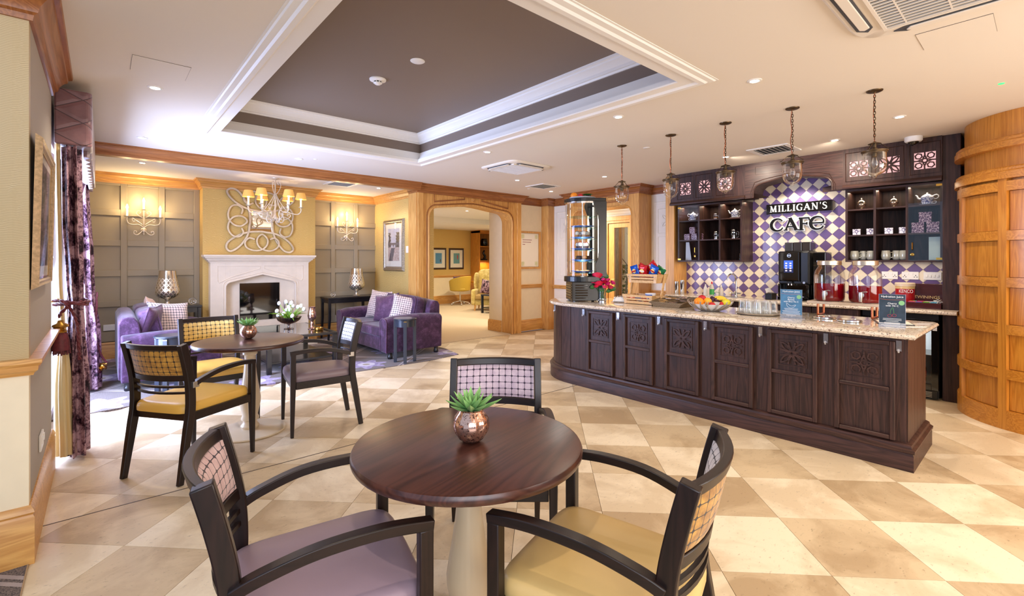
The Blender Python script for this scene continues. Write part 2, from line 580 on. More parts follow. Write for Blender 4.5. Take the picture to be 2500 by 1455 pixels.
def m_grid(name, c1, c2, line, px=0.034, pz=0.032, axes=(0, 2), lw=0.04, weave=True):
    t = NT(name); s = t.n('ShaderNodeSeparateXYZ', {0: t.tc()}).outputs
    u = t.ma('DIVIDE', s[axes[0]], px); v = t.ma('DIVIDE', s[axes[1]], pz)
    def dist(a): return t.ma('ABSOLUTE', t.ma('SUBTRACT', t.ma('FRACT', a), 0.5))   # 0 on line
    du, dv = dist(u), dist(v)
    # dashes swell where the other family crosses on alternate cells
    ph = t.ma('COSINE', t.ma('MULTIPLY', t.ma('ADD', t.ma('FLOOR', u), t.ma('FLOOR', v)), PI))
    wu = t.ma('ADD', lw, t.ma('MULTIPLY', t.ma('COMPARE', dv, 0.0, 0.16), 0.05))
    wv = t.ma('ADD', lw, t.ma('MULTIPLY', t.ma('COMPARE', du, 0.0, 0.16), 0.05))
    m = t.ma('MAXIMUM', t.ma('LESS_THAN', du, wu), t.ma('LESS_THAN', dv, wv))
    base = t.ramp(t.noise(t.mp(), 30, 4), [(0.35, lin(c1)), (0.65, lin(c2))])
    t.set(col=t.mix(m, base, lin(line)), rough=0.6, sheen=0.3)
    return t.m
M['gridpink'] = m_grid('pink_woven_check', (206, 172, 172), (224, 194, 192), (46, 30, 44))
M['gridlilac'] = m_grid('lilac_woven_check', (190, 170, 190), (214, 196, 208), (48, 34, 58))
M['gridwhite'] = m_grid('white_woven_check', (206, 202, 206), (232, 226, 226), (26, 26, 44))
M['gridgold'] = m_grid('gold_woven_check', (146, 98, 30), (200, 150, 58), (26, 14, 10), px=0.036, pz=0.034)
M['gridgold2'] = m_grid('bright_gold_woven_check', (214, 170, 84), (240, 208, 130), (30, 20, 14), px=0.036, pz=0.034)
M['gridcush'] = m_grid('cream_basketweave_cushion', (222, 196, 188), (238, 218, 208), (52, 34, 56), px=0.032, pz=0.032, lw=0.07)


def m_carpet():
    t = NT('patterned_carpet')
    s = t.n('ShaderNodeSeparateXYZ', {0: t.tc()}).outputs
    x, y = s[0], s[1]
    heather = t.ramp(t.noise(t.mp(), 160, 3, 0.8), [(0.42, lin((54, 42, 40))), (0.58, lin((132, 114, 102)))])
    P = 0.95
    u = t.ma('DIVIDE', t.ma('ADD', x, y), P * 1.4142); v = t.ma('DIVIDE', t.ma('SUBTRACT', x, y), P * 1.4142)
    fu = t.ma('SUBTRACT', t.ma('FRACT', u), 0.5); fv = t.ma('SUBTRACT', t.ma('FRACT', v), 0.5)
    # pale lattice lines at the cell borders (double lines)
    bu = t.ma('SUBTRACT', 0.5, t.ma('ABSOLUTE', fu)); bv = t.ma('SUBTRACT', 0.5, t.ma('ABSOLUTE', fv))
    mb = t.ma('MINIMUM', bu, bv)
    line = t.ma('MULTIPLY', t.ma('LESS_THAN', mb, 0.035), t.ma('GREATER_THAN', mb, 0.010))
    r = t.ma('SQRT', t.ma('ADD', t.ma('MULTIPLY', fu, fu), t.ma('MULTIPLY', fv, fv)))
    an = t.ma('ARCTAN2', fv, fu)
    pet = t.ma('ADD', 0.24, t.ma('MULTIPLY', t.ma('COSINE', t.ma('MULTIPLY', an, 7.0)), 0.055))
    fl = t.ma('LESS_THAN', r, pet)
    inner = t.ma('LESS_THAN', r, 0.12); core = t.ma('LESS_THAN', r, 0.05)
    ptint = t.ramp(t.noise(t.mp(), 20, 3), [(0.4, lin((126, 108, 146))), (0.6, lin((166, 150, 180)))])
    c = t.mix(line, heather, lin((168, 152, 146)))
    c = t.mix(fl, c, ptint); c = t.mix(inner, c, lin((196, 186, 196))); c = t.mix(core, c, lin((150, 136, 110)))
    t.set(col=c, rough=0.95, spec=0.1, sheen=0.2)
    t.bump(t.noise(t.mp(), 400, 2), 0.5, 0.003)
    return t.m
M['carpet'] = m_carpet()
M['beigecarpet'] = plain('beige_carpet', (206, 186, 158), 0.95, var=0.05, nscale=60, bump=0.4)


def m_speck(name, base, spot, scale, lo, rough=0.12, metal=1.0):
    t = NT(name); n = t.noise(t.mp(), scale, 4, 0.75)
    f = t.ramp(n, [(lo, (0, 0, 0)), (lo + 0.05, (1, 1, 1))])
    t.set(col=t.mix(f, lin(base), lin(spot)), rough=t.ma('ADD', rough, t.ma('MULTIPLY', f, 0.4)), metal=metal)
    return t.m
M['mercury'] = m_speck('rose_mercury_glass', (222, 176, 154), (66, 42, 38), 120, 0.54, 0.12, 0.9)
M['mercurysilver'] = m_speck('silver_mercury_glass', (226, 214, 196), (140, 118, 92), 60, 0.60, 0.14, 0.95)


def m_diamond(name, c1, c2, n=16):
    t = NT(name); s = t.n('ShaderNodeSeparateXYZ', {0: t.tc()}).outputs
    an = t.ma('MULTIPLY', t.ma('ARCTAN2', s[1], s[0]), n / (2 * PI)); z = t.ma('MULTIPLY', s[2], 15.0)
    a = t.ma('ABSOLUTE', t.ma('SUBTRACT', t.ma('FRACT', t.ma('ADD', an, z)), 0.5)); b = t.ma('ABSOLUTE', t.ma('SUBTRACT', t.ma('FRACT', t.ma('SUBTRACT', an, z)), 0.5))
    f = t.ma('LESS_THAN', t.ma('MINIMUM', a, b), 0.13)
    top = t.ma('LESS_THAN', s[2], 0.40)
    f = t.ma('MULTIPLY', f, top)
    t.set(col=t.mix(f, lin(c1), lin(c2)), rough=t.ma('ADD', 0.10, t.ma('MULTIPLY', f, 0.35)), metal=0.9)
    t.bump(f, 0.3, 0.003)
    return t.m
M['lampglass'] = m_diamond('diamond_mercury_glass', (228, 216, 196), (250, 240, 220))


def m_flower(name, base, c, scale, lo=0.55):
    t = NT(name); n = t.n('ShaderNodeTexVoronoi', {'Vector': t.mp(), 'Scale': scale}, feature='DISTANCE_TO_EDGE').outputs[0]
    n2 = t.noise(t.mp(), scale * 1.2, 3)
    f = t.ma('MAXIMUM', t.ma('LESS_THAN', n, 0.06), t.ramp(n2, [(lo, (0, 0, 0)), (lo + 0.04, (1, 1, 1))]))
    t.set(col=t.mix(f, lin(base), lin(c)), rough=0.2, coat=0.4)
    return t.m
M['bluechina'] = m_flower('blue_flowered_china', (236, 238, 244), (88, 100, 158), 26, 0.58)
M['teatin'] = m_flower('patterned_plum_tin', (92, 52, 78), (206, 176, 186), 34, 0.60)
M['teabox'] = m_flower('white_patterned_tea_box', (232, 228, 232), (110, 92, 140), 26, 0.60)
# ================================================================ FLOOR
floor = struct('floor', G().box(-3.2, 9.5, -3.2, 6.9, -0.10, -0.012), plain('mortar_bed', (150, 128, 100), 0.8))
TS = 0.4764
r2 = math.sqrt(0.5)
Fv = Vector((math.cos(math.radians(48.8)), math.sin(math.radians(48.8)))); Rv = Vector((Fv.y, -Fv.x))
cache = {}
nt = 0; far_l = G(); far_d = G()
def dseg(p):
    return p
for mi in range(-14, 16):
    for ni in range(-8, 24):
        a = TS * (mi + 0.687); b = TS * (ni + 0.568)
        cs = [(a, b), (a + TS, b), (a + TS, b + TS), (a, b + TS)]
        g0 = 0.0012
        quad = []
        for (u, v), (su, sv) in zip(cs, ((1, 1), (-1, 1), (-1, -1), (1, -1))):
            u += su * g0; v += sv * g0
            quad.append((u * r2 + v * r2, -u * r2 + v * r2))
        x1 = 6.6 if False else 8.2
        quad = clip_poly(quad, -0.249, 8.2, -3.0, 6.74)
        if len(quad) < 3: continue
        cx = sum(p[0] for p in quad) / len(quad); cy = sum(p[1] for p in quad) / len(quad)
        if cx < 3.9 and cy > 5.95: continue
        if cx < 3.6 and min(p[1] for p in quad) > 5.82: continue
        # nothing under the counter, the back bar or the drum wall
        # how it lies against the view
        vis = False
        for p in quad + [(cx, cy)]:
            d = p[0] * Fv.x + p[1] * Fv.y; s_ = p[0] * Rv.x + p[1] * Rv.y
            if d > 1.72 and abs(s_) < d * 1.14 + 0.05: vis = True
        light_t = (mi + ni) % 2 == 1
        if vis:
            o = obj('tile', G().prism(quad, -0.012, 0.0), M['tileL'] if light_t else M['tileD'], floor)
            nt += 1
        else:
            (far_l if light_t else far_d).prism(quad, -0.012, 0.0)
obj('floor_tiles_outside', far_l, M['tileL'], floor, kind='stuff')
obj('floor_tiles_outside', far_d, M['tileD'], floor, kind='stuff')
print('visible tiles', nt)
obj('expansion_joint', G().box(-0.249, 4.04, 3.49, 3.498, -0.001, 0.0012), plain('dark_joint', (88, 74, 62), 0.6), floor)

# lounge carpet with a gently bowed front edge, beige carpet past the arch, strip at lower left
edge = [(-0.45, 5.74), (-0.078, 5.77), (0.4, 5.84), (0.95, 5.86), (1.5, 5.83), (2.1, 5.76), (2.9, 5.70), (3.5, 5.70), (4.02, 5.80), (4.12, 6.3), (4.12, 6.76)]
struct('floor_lounge_carpet', G().prism(edge + [(4.12, 8.85), (-0.45, 8.85)], -0.05, 0.006), M['carpet'])
struct('floor_far_carpet', G().prism([(4.12, 6.76), (6.0, 6.76), (6.0, 7.4), (12.5, 7.4), (12.5, 13.2), (4.12, 13.2)], -0.05, 0.004), M['beigecarpet'])
struct('floor_corner_carpet', G().box(-2.4, -0.252, -1.0, 3.16, -0.05, 0.004), M['carpet'])
struct('trim_carpet_edge', G().box(-0.254, -0.249, -1.0, 3.16, -0.02, 0.005), M['steel'])

# ================================================================ CEILING with its tray
H = 2.65
TX0, TX1, TY0, TY1 = 0.80, 3.08, 1.63, 5.31
ceil = G()
ceil.box(-0.5, TX0, -3.0, 6.7, H, H + 0.06).box(TX1, 7.2, -3.0, 6.7, H, H + 0.06).box(4.2, 7.2, 6.7, 6.9, H, H + 0.06)
ceil.box(TX0, TX1, -3.0, TY0, H, H + 0.06).box(TX0, TX1, TY1, 6.7, H, H + 0.06)
ceiling = struct('ceiling', ceil, M['ceil'])
struct('ceiling_lounge', G().box(-0.5, 4.2, 6.7, 8.95, H, H + 0.06), M['ceil_l'])
TZ = 3.0
obj('tray_top', G().box(TX0 - .02, TX1 + .02, TY0 - .02, TY1 + .02, TZ, TZ + .05), M['taupe'], ceiling)
sd = G()
sd.box(TX0 - .03, TX0, TY0 - .03, TY1 + .03, H + .061, TZ).box(TX1, TX1 + .03, TY0 - .03, TY1 + .03, H + .061, TZ)
sd.box(TX0, TX1, TY0 - .03, TY0, H + .061, TZ).box(TX0, TX1, TY1, TY1 + .03, H + .061, TZ)
obj('tray_side', sd, M['taupe'], ceiling)
rect = [(TX0, TY0), (TX1, TY0), (TX1, TY1), (TX0, TY1)]         # counter-clockwise: right-hand side is outside, so 'out' is negative inwards
def inner(prof): return [(-o, z) for o, z in prof]
top_prof = [(0, TZ), (0, TZ - .115), (.012, TZ - .115), (.018, TZ - .10), (.030, TZ - .098), (.034, TZ - .075), (.052, TZ - .052), (.074, TZ - .036), (.078, TZ - .022), (.092, TZ - .018), (.096, TZ)]
low_prof = [(0, H + .125), (.010, H + .125), (.014, H + .108), (.024, H + .104), (.030, H + .078), (.048, H + .05), (.052, H + .036), (.066, H + .030), (.070, H - .004), (.064, H - .012), (-.02, H - .012), (-.035, H - .026), (-.065, H - .026), (-.078, H - .016), (-.11, H - .012), (-.118, H - .004), (-.13, H - .003), (-.13, H), (0, H)]
obj('tray_cornice', G().mould(inner(top_prof), rect, True), M['mould'], ceiling, smooth=25, label='upper white cornice inside the tray')
obj('tray_frame', G().mould(inner(low_prof), rect, True), M['mould'], ceiling, smooth=25, label='lower white frame around the tray')

# ================================================================ LEFT WALL, pier, window
LX = -0.25
wl = struct('wall_left', G().box(LX - .16, LX, 3.17, 4.42, 0, H), M['greywall'])
struct('wall_left_front', G().box(-2.6, LX, 3.11, 3.17, .92, H), M['paperL'])
struct('wall_left_lower', G().box(-2.6, LX, 3.11, 3.17, 0, .92), M['cream'])
dado = [(0, .872), (.016, .872), (.020, .885), (.032, .895), (.034, .915), (.046, .930), (.046, .948), (0, .948)]
skirt = [(0, 0), (.020, 0), (.020, .215), (.014, .228), (.020, .238), (.016, .252), (.006, .268), (0, .268)]
crown_p = [(0, H - .14), (.014, H - .14), (.018, H - .115), (.032, H - .105), (.040, H - .075), (.062, H - .048), (.080, H - .040), (.084, H - .022), (.104, H - .016), (.108, H), (0, H)]
lp = [(-2.6, 3.11), (LX, 3.11), (LX, 4.42)]
obj('dado_rail', G().mould(dado, lp), M['oakx'], wl, smooth=30)
obj('skirting', G().mould(skirt, lp), M['oakx'], wl, smooth=30)
obj('crown', G().mould(crown_p, lp), M['crowny'], wl, smooth=30)
sk = thing('wall_socket', 'white double socket low on the left wall beside the curtain', 'socket', (LX + .001, 3.62, .42))
obj('plate', G().box(0, .010, -.075, .075, -.043, .043), M['white'], sk, bevel=.003)
obj('switch', G().box(.010, .016, -.05, -.02, -.005, .03), M['white'], sk)
obj('switch', G().box(.010, .016, .02, .05, -.005, .03), M['white'], sk)
# tall window bay
struct('wall_left_header', G().box(LX - .16, LX - .02, 4.42, 6.9, 2.25, H), M['greywall'])
struct('wall_left_far', G().box(LX - .16, LX - .02, 6.9, 8.86, 0, H), M['greywall'])
win = struct('window_1', G().box(-.40, -.33, 4.43, 4.50, 0, 2.24).box(-.40, -.33, 6.82, 6.89, 0, 2.24).box(-.40, -.33, 4.5, 6.82, 2.17, 2.24).box(-.40, -.33, 4.5, 6.82, 0, .07).box(-.39, -.34, 5.62, 5.70, .07, 2.17), M['white'])
for y0, y1 in ((4.50, 5.62), (5.70, 6.82)):
    obj('pane', G().box(-.368, -.362, y0, y1, .07, 2.17), M['pane'], win)

# ================================================================ LOUNGE: panelled back wall and chimney breast
BY = 8.80
back = struct('wall_back', G().box(-.45, 4.3, BY + .022, BY + .10, 0, H), M['panel'])
def panelling(x_first, x0, x1, pitch=.44, w=.365):
    cols = []; x = x_first
    while x + w > x0 + .02:
        x -= pitch
    x += pitch if x + w < x0 + .02 else 0
    while x < x1 - .02:
        cols.append((max(x, x0), min(x + w, x1))); x += pitch
    return cols
rows = [(2.135, 2.48), (1.70, 2.045), (1.265, 1.61), (.83, 1.175), (.385, .74)]
for x0, x1, first in ((-.25, 1.17, .29), (2.84, 4.1, 3.30)):
    cols = [c for c in [(first + k * .44, first + k * .44 + .365) for k in range(-3, 4)] if c[1] > x0 + .03 and c[0] < x1 - .03]
    cols = [(max(a, x0), min(b, x1)) for a, b in cols]
    xs = [x0] + [v for c in cols for v in c] + [x1]
    # stiles
    for k in range(0, len(xs), 2):
        if xs[k + 1] - xs[k] > .01: obj('stile', G().box(xs[k], xs[k + 1], BY - .008, BY + .022, .25, 2.60), M['panel'], back, bevel=.004, seg=1)
    rz = [(2.48, 2.60), (2.045, 2.135), (1.61, 1.70), (1.175, 1.265), (.74, .83), (.25, .385)]
    for a, b in cols:
        for z0, z1 in rz: obj('rail', G().box(a, b, BY - .008, BY + .022, z0, z1), M['panel'], back, bevel=.004, seg=1)
        for z0, z1 in rows: obj('panel', G().box(a + .002, b - .002, BY + .020, BY + .034, z0 + .002, z1 - .002), M['panel'], back)
lr = struct('wall_right_lounge', G().box(4.10, 4.3, 6.95, BY + .02, 0, H), M['papery'])
FY = 8.50; FX0, FX1 = 1.17, 2.84
br = struct('wall_chimney_breast', G().box(FX0, FX1, FY, BY + .02, 0, H), M['paper'])
path = [(-.27, BY), (FX0, BY), (FX0, FY), (FX1, FY), (FX1, BY), (4.10, BY), (4.10, 6.95)]
obj('crown', G().mould([(o * .9, z) for o, z in crown_p], path), M['oakx'], back, smooth=30)
obj('skirting', G().mould([(o, z * .9) for o, z in skirt], path), M['oakx'], back, smooth=30)
# oak-crowned beam between café and lounge
bp = [(0, H - .115), (.01, H - .115), (.016, H - .095), (.034, H - .085), (.042, H - .058), (.066, H - .034), (.070, H - .016), (.09, H - .012), (.094, H), (0, H)]
struct('trim_1', G().mould(bp + [], [(-.27, 6.66), (3.86, 6.66)]).box(-.27, 3.88, 6.66, 6.76, H - .115, H), M['crownx'], smooth=30)

# ================================================================ OAK ARCH to the far room
AY = 6.75
AX0, AX1 = 3.87, 6.13
OX0, OX1 = 4.075, 5.91
def tudor(x0, x1, shoulder, apex, r, n=6):
    xm = (x0 + x1) / 2
    L = arc(x0 + r, shoulder - r * .95, r, 180, 97, n)
    R = arc(x1 - r, shoulder - r * .95, r, 83, 0, n)
    return L + [(xm - .18, apex - .012), (xm, apex), (xm + .18, apex - .012)] + R
def arch_panel(x0, x1, ztop, inner_pts):
    L = [(x0, 0), (x0, ztop), (x1, ztop), (x1, 0)]
    return L + [(inner_pts[-1][0], 0)] + inner_pts[::-1] + [(inner_pts[0][0], 0)]
tp = tudor(OX0, OX1, 2.30, 2.385, .19)
arch = bpy.data.objects.new('trim_archway', None); COL.objects.link(arch); arch['kind'] = 'structure'
def xz_quads(g, pts, ztop, y0, y1, x0, x1):
    """wall above/beside an opening, made of column strips so no concave faces are needed"""
    g.box(x0, pts[0][0], y0, y1, 0, ztop).box(pts[-1][0], x1, y0, y1, 0, ztop)
    for a, b in zip(pts[:-1], pts[1:]):
        if b[0] - a[0] < 1e-4: continue
        g.prism([(a[0], a[1]), (b[0], b[1]), (b[0], ztop), (a[0], ztop)], y0, y1, 'xz')
    return g
obj('surround', xz_quads(G(), tp, 2.56, AY, 7.05, AX0, AX1), M['oakz'], arch)
pth = [(OX0, AY - .002, 0)] + [(x, AY - .002, z) for x, z in tp] + [(OX1, AY - .002, 0)]
obj('arch_bead', G().tube(pth, .020, 8), M['oakz'], arch, smooth=40)
pth = [(OX0 - .03, AY, 0)] + [(x + (-.03 if x < 4.99 else .03) * (1 if abs(x - 4.99) > .3 else 0), AY, z + .03) for x, z in tp] + [(OX1 + .03, AY, 0)]
obj('arch_bead', G().tube(pth, .009, 6), M['crownz'], arch, smooth=40)
# pilasters left and right of the opening
for x0, x1 in ((AX0, AX0 + .10), (AX1 - .10, AX1)):
    obj('pilaster', G().box(x0, x1, AY - .022, AY, 0, 2.52), M['oakz'], arch, bevel=.004)
obj('side_panel', G().box(AX0 - .015, AX0, AY + .02, 7.0, 0, 2.52), M['oakz'], arch, bevel=.004)
# spandrel mouldings and rosette
def frame_loop(g, pts, y, r=.022):
    g.bar([(x, y, z) for x, z in pts], r, .030, closed=True, up=(0, 1, 0)); return g
sp = [(4.18, 2.52), (4.80, 2.52), (4.80, 2.475), (4.18, 2.385)]
obj('spandrel_panel', frame_loop(G(), sp, AY - .004), M['crownx'], arch, smooth=40)
sp = [(2 * 4.99 - x, z) for x, z in sp]
obj('spandrel_panel', frame_loop(G(), sp, AY - .004), M['crownx'], arch, smooth=40)
obj('rosette', G(Matrix.Translation((4.99, AY, 2.475)) @ Matrix.Rotation(PI / 2, 4, 'X')).lathe([(.038, 0), (.038, .01), (.028, .014), (.022, .010), (.016, .014), (.012, .018), (0, .02)], 16), M['oakx'], arch, smooth=40)
cr2 = [(o, z) for o, z in crown_p]
obj('crown', G().mould(cr2, [(AX0 - .015, 7.0), (AX0 - .015, AY - .022), (AX1, AY - .022), (AX1, 6.87)]).box(AX0, AX1, AY - .02, 7.05, 2.56, H - .002), M['crownx'], arch, smooth=30)

# niche wall, corner post, ivory walls, second arch
NX = 7.0
nw = struct('wall_niche', G().box(AX1, 6.84, 6.87, 7.4, 0, H), M['cream'])
obj('skirting', G().mould([(o, z * .84) for o, z in skirt], [(AX1, 6.87), (6.84, 6.87)]), M['oakx'], nw, smooth=30)
obj('dado_rail', G().mould([(o, z - .02) for o, z in dado], [(AX1, 6.87), (6.84, 6.87)]), M['oakx'], nw, smooth=30)
post = struct('trim_2', G().box(6.82, 7.02, 6.68, 6.90, 0, H), M['oakz'], bevel=.006)
crl = [(AX1, 6.87), (6.80, 6.87), (6.80, 6.66), (NX, 6.66), (NX, 5.99)]
obj('crown', G().mould([(o * .85, z) for o, z in crown_p], crl), M['crownx'], post, smooth=30)
iw = struct('wall_ivory', G().box(NX, NX + .08, 3.79, 4.44, 0, H).box(NX, NX + .08, 5.97, 6.68, 0, H), M['ivory'])
pl = [(NX, 6.68), (NX, 5.99)]; pr_ = [(NX, 4.44), (NX, 3.79)]
for p_ in (pl, pr_):
    obj('dado_rail', G().mould([(o, z - .04) for o, z in dado], p_), M['oaky'], iw, smooth=30)
    obj('skirting', G().mould([(o, z * .84) for o, z in skirt], p_), M['oaky'], iw, smooth=30)
obj('crown', G().mould([(o * .85, z) for o, z in crown_p], pr_), M['crowny'], iw, smooth=30)
def yframe(g, y0, y1, z0, z1, x, r=.008):
    return g.tube([(x, y0, z0), (x, y1, z0), (x, y1, z1), (x, y0, z1)], r, 4, closed=True)
for y0, y1, z0, z1 in ((6.06, 6.60, 1.02, 2.38), (3.86, 4.38, 1.02, 2.38)):
    fr = obj('panel_moulding', yframe(yframe(G(), y0, y1, z0, z1, NX - .002, .012), y0 + .035, y1 - .035, z0 + .035, z1 - .035, NX - .002, .006), M['ivory'], iw)
    obj('panel_moulding', yframe(yframe(G(), y0 + .09, y1 - .09, 1.86, 2.26, NX - .002, .007), y0 + .09, y1 - .09, 1.10, 1.80, NX - .002, .007), M['ivory'], iw)

# carved motif goes on after the fretwork helper exists
arch2 = bpy.data.objects.new('trim_opening', None); COL.objects.link(arch2); arch2['kind'] = 'structure'
X2 = 6.63; A0, A1 = 4.42, 5.99; B0, B1 = 4.56, 5.85
pts2 = arc(B0 + .15, 2.18, .15, 180, 90, 6) + arc(B1 - .15, 2.18, .15, 90, 0, 6)
g2 = G()
g2.box(X2, NX + .05, A0, B0, 0, 2.56).box(X2, NX + .05, B1, A1, 0, 2.56)
for a, b in zip(pts2[:-1], pts2[1:]):
    if b[0] - a[0] < 1e-4: continue
    g2.prism([(a[0], a[1]), (b[0], b[1]), (b[0], 2.56), (a[0], 2.56)], X2, NX + .05, 'yz')
obj('surround', g2, M['oakz'], arch2)
obj('arch_bead', G().tube([(X2, B0, 0)] + [(X2, y, z) for y, z in pts2] + [(X2, B1, 0)], .014, 8), M['oakz'], arch2, smooth=40)
for y0, y1 in ((4.62, 5.08), (5.30, 5.76)):
    g = yframe(yframe(G(), y0, y1, 2.41, 2.52, X2, .014), y0 + .03, y1 - .03, 2.435, 2.495, X2, .008)
    obj('spandrel_panel', g, M['crowny'], arch2)
obj('rosette', G(Matrix.Translation((X2, 5.19, 2.465)) @ Matrix.Rotation(-PI / 2, 4, 'Y')).lathe([(.045, 0), (.045, .01), (.034, .014), (.026, .010), (.018, .016), (0, .02)], 16), M['oaky'], arch2, smooth=40)
obj('crown', G().mould([(o, z) for o, z in crown_p], [(NX, A1), (X2, A1), (X2, A0), (NX, A0)]).box(X2 + .001, NX + .05, A0 + .001, A1 - .001, 2.56, H - .002), M['crowny'], arch2, smooth=30)

# hall seen through the second opening
struct('wall_hall', G().box(8.3, 8.4, 4.4, 5.68, 0, H).box(8.3, 8.4, 6.32, 8.6, 0, H).box(8.3, 8.4, 5.68, 6.32, 2.24, H), M['ivory'])
struct('wall_hall_end', G().box(7.08, 8.4, 8.5, 8.6, 0, H).box(7.08, 8.4, 4.30, 4.40, 0, H), M['cream'])
struct('ceiling_hall', G().box(7.08, 9.5, 4.3, 8.6, 2.50, 2.55), M['ceil_l'])
struct('floor_hall', G().box(7.05, 9.5, 3.9, 8.6, -.05, .0), M['tileL'])
struct('trim_hall_cornice', G().mould([(o * 1.2, z - .15) for o, z in crown_p], [(8.3, 8.5), (8.3, 4.4)]), M['mould'], smooth=30)
dr = struct('door_1', G().box(8.22, 8.30, 5.66, 5.70, 0, 2.26).box(8.22, 8.30, 6.26, 6.34, 0, 2.26).box(8.22, 8.30, 5.70, 6.26, 2.20, 2.26), M['oakz'])
leaf = obj('door_leaf', G().box(8.24, 8.285, 5.705, 5.76, .02, 2.19).box(8.24, 8.285, 6.10, 6.255, .02, 2.19).box(8.24, 8.285, 5.76, 6.10, 2.10, 2.19).box(8.24, 8.285, 5.76, 6.10, .02, .60), M['oakz'], dr, bevel=.004)
obj('pane', G().box(8.255, 8.262, 5.76, 6.10, .60, 2.10), M['pane'], leaf)
hc = thing('striped_curtain', 'brown striped curtain behind the glazed door of the hall', 'curtain', (8.48, 6.33, 0))
obj('cloth', G().loft([[(.02 * math.sin(i * 1.7), -.24 + .48 * i / 30, z) for i in range(31)] + [(.03 + .02 * math.sin(i * 1.7), -.24 + .48 * i / 30, z) for i in range(30, -1, -1)] for z in (.02, 2.2)]), wood('brown_stripes', (84, 48, 26), (188, 128, 70), 'z', fine=60), hc, smooth=50)
obj('handle', G().tube([(8.235, 6.13, 1.0), (8.19, 6.13, 1.0), (8.19, 6.06, 1.0)], .009, 8), M['brass'], leaf, smooth=40)
struct('trim_architrave', G().box(8.20, 8.222, 5.60, 5.69, 0, 2.34).box(8.20, 8.222, 6.31, 6.40, 0, 2.34).box(8.20, 8.222, 5.69, 6.31, 2.25, 2.34), M['oakz'], bevel=.005)

# ================================================================ FAR ROOM beyond the arch
fr_c = struct('wall_reveal', G().box(OX1, OX1 + .22, 7.05, 7.45, 0, 2.6), M['cream'])
obj('skirting', G().mould([(o, z * .84) for o, z in skirt], [(OX1 + .22, 7.45), (OX1, 7.45), (OX1, 7.06)][::-1][::-1]), M['oakx'], fr_c, smooth=30)
struct('ceiling_far', G().box(4.2, 12.5, 7.05, 10.6, 2.56, 2.62).box(4.2, 12.5, 10.6, 13.2, 2.42, 2.50).box(4.2, 12.5, 10.5, 10.62, 2.42, 2.6), M['ceil_l'])
fw = struct('wall_far', G().box(7.0, 9.55, 12.95, 13.05, .93, 2.6), M['paper'])
fw2 = struct('wall_far_lower', G().box(7.0, 9.55, 12.94, 13.05, 0, .93), M['cream'])
obj('dado_rail', G().mould([(o, z - .02) for o, z in dado], [(7.0, 12.95), (9.5, 12.95)]), M['oakx'], fw, smooth=30)
obj('skirting', G().mould(skirt, [(7.0, 12.94), (9.5, 12.94)]), M['oakx'], fw2, smooth=30)
struct('wall_far_pier', G().box(4.3, 5.48, 9.0, 9.12, .93, 2.56), M['paper'])
struct('wall_far_pier_lower', G().box(4.3, 5.48, 9.0, 9.12, 0, .93).box(4.3, 5.50, 8.97, 9.0, .88, .94), M['cream'])
struct('wall_far_right', G().box(9.75, 9.85, 9.8, 11.9, 0, 2.6), M['cream'])
struct('wall_far_side', G().box(12.0, 12.1, 7.4, 13.1, 0, 2.6), M['cream'])
struct('wall_far_outer', G().box(3.9, 12.5, 13.06, 13.15, 0, 2.6), M['cream'])

struct('wall_behind', G().box(.4, 8.3, -3.3, -3.2, 0, H), M['oakz'])
struct('wall_right', G().box(8.2, 8.3, -3.2, .4, 0, H), M['cream'])
# ================================================================ CURVED OAK WALL on the right
DC = Vector((6.234, -.12)); DR = .70
dw = struct('wall_curved', G().lathe([(DR - .05, 0), (DR - .05, H)], 64, (DC.x, DC.y, 0), caps=False), M['teakz'], smooth=60)
def cyl_piece(g, a0, a1, z0, z1, r0, r1, n=None):
    n = n or max(2, int(abs(a1 - a0) / 3))
    vs = []; m = n + 1
    for r, z in ((r0, z0), (r1, z0), (r1, z1), (r0, z1)):
        for k in range(m):
            t = math.radians(a0 + (a1 - a0) * k / n)
            vs.append((DC.x + r * math.cos(t), DC.y + r * math.sin(t), z))
    fs = []
    for q in range(4):
        for k in range(n):
            fs.append((q * m + k, ((q + 1) % 4) * m + k, ((q + 1) % 4) * m + k + 1, q * m + k + 1)[::-1])
    fs += [(0, m, 2 * m, 3 * m), (n, 3 * m + n, 2 * m + n, m + n)]
    return g.add(vs, fs)
zr = [(0, .16), (.42, .50), (.79, .87), (1.18, 1.26), (1.57, 1.65), (1.98, 2.06)]
aw = 33.0; st = 5.0; a_start = 112.0
for k in range(-2, 5):
    a0 = a_start + k * (aw + st)
    obj('stile', cyl_piece(G(), a0 - st, a0, 0, 2.08, DR - .05, DR), M['teakz'], dw, smooth=35)
    for z0, z1 in zr:
        obj('rail', cyl_piece(G(), a0, a0 + aw, z0, z1, DR - .05, DR), M['teakx'], dw, smooth=35)
    for (za, zb), (zc, zd) in zip(zr[:-1], zr[1:]):
        obj('panel', cyl_piece(G(), a0 + .4, a0 + aw - .4, zb + .004, zc - .004, DR - .05, DR - .03), M['teakz'], dw, smooth=35)
for z0, z1, o in ((2.08, 2.15, .020), (2.15, 2.18, .010), (2.34, 2.40, .020), (2.40, 2.43, .010)):
    obj('band', G().lathe([(DR - .05, z0), (DR + o, z0), (DR + o, z1 - .01), (DR + o - .01, z1), (DR - .05, z1)], 64, (DC.x, DC.y, 0), caps=False), M['teakx'], dw, smooth=35)
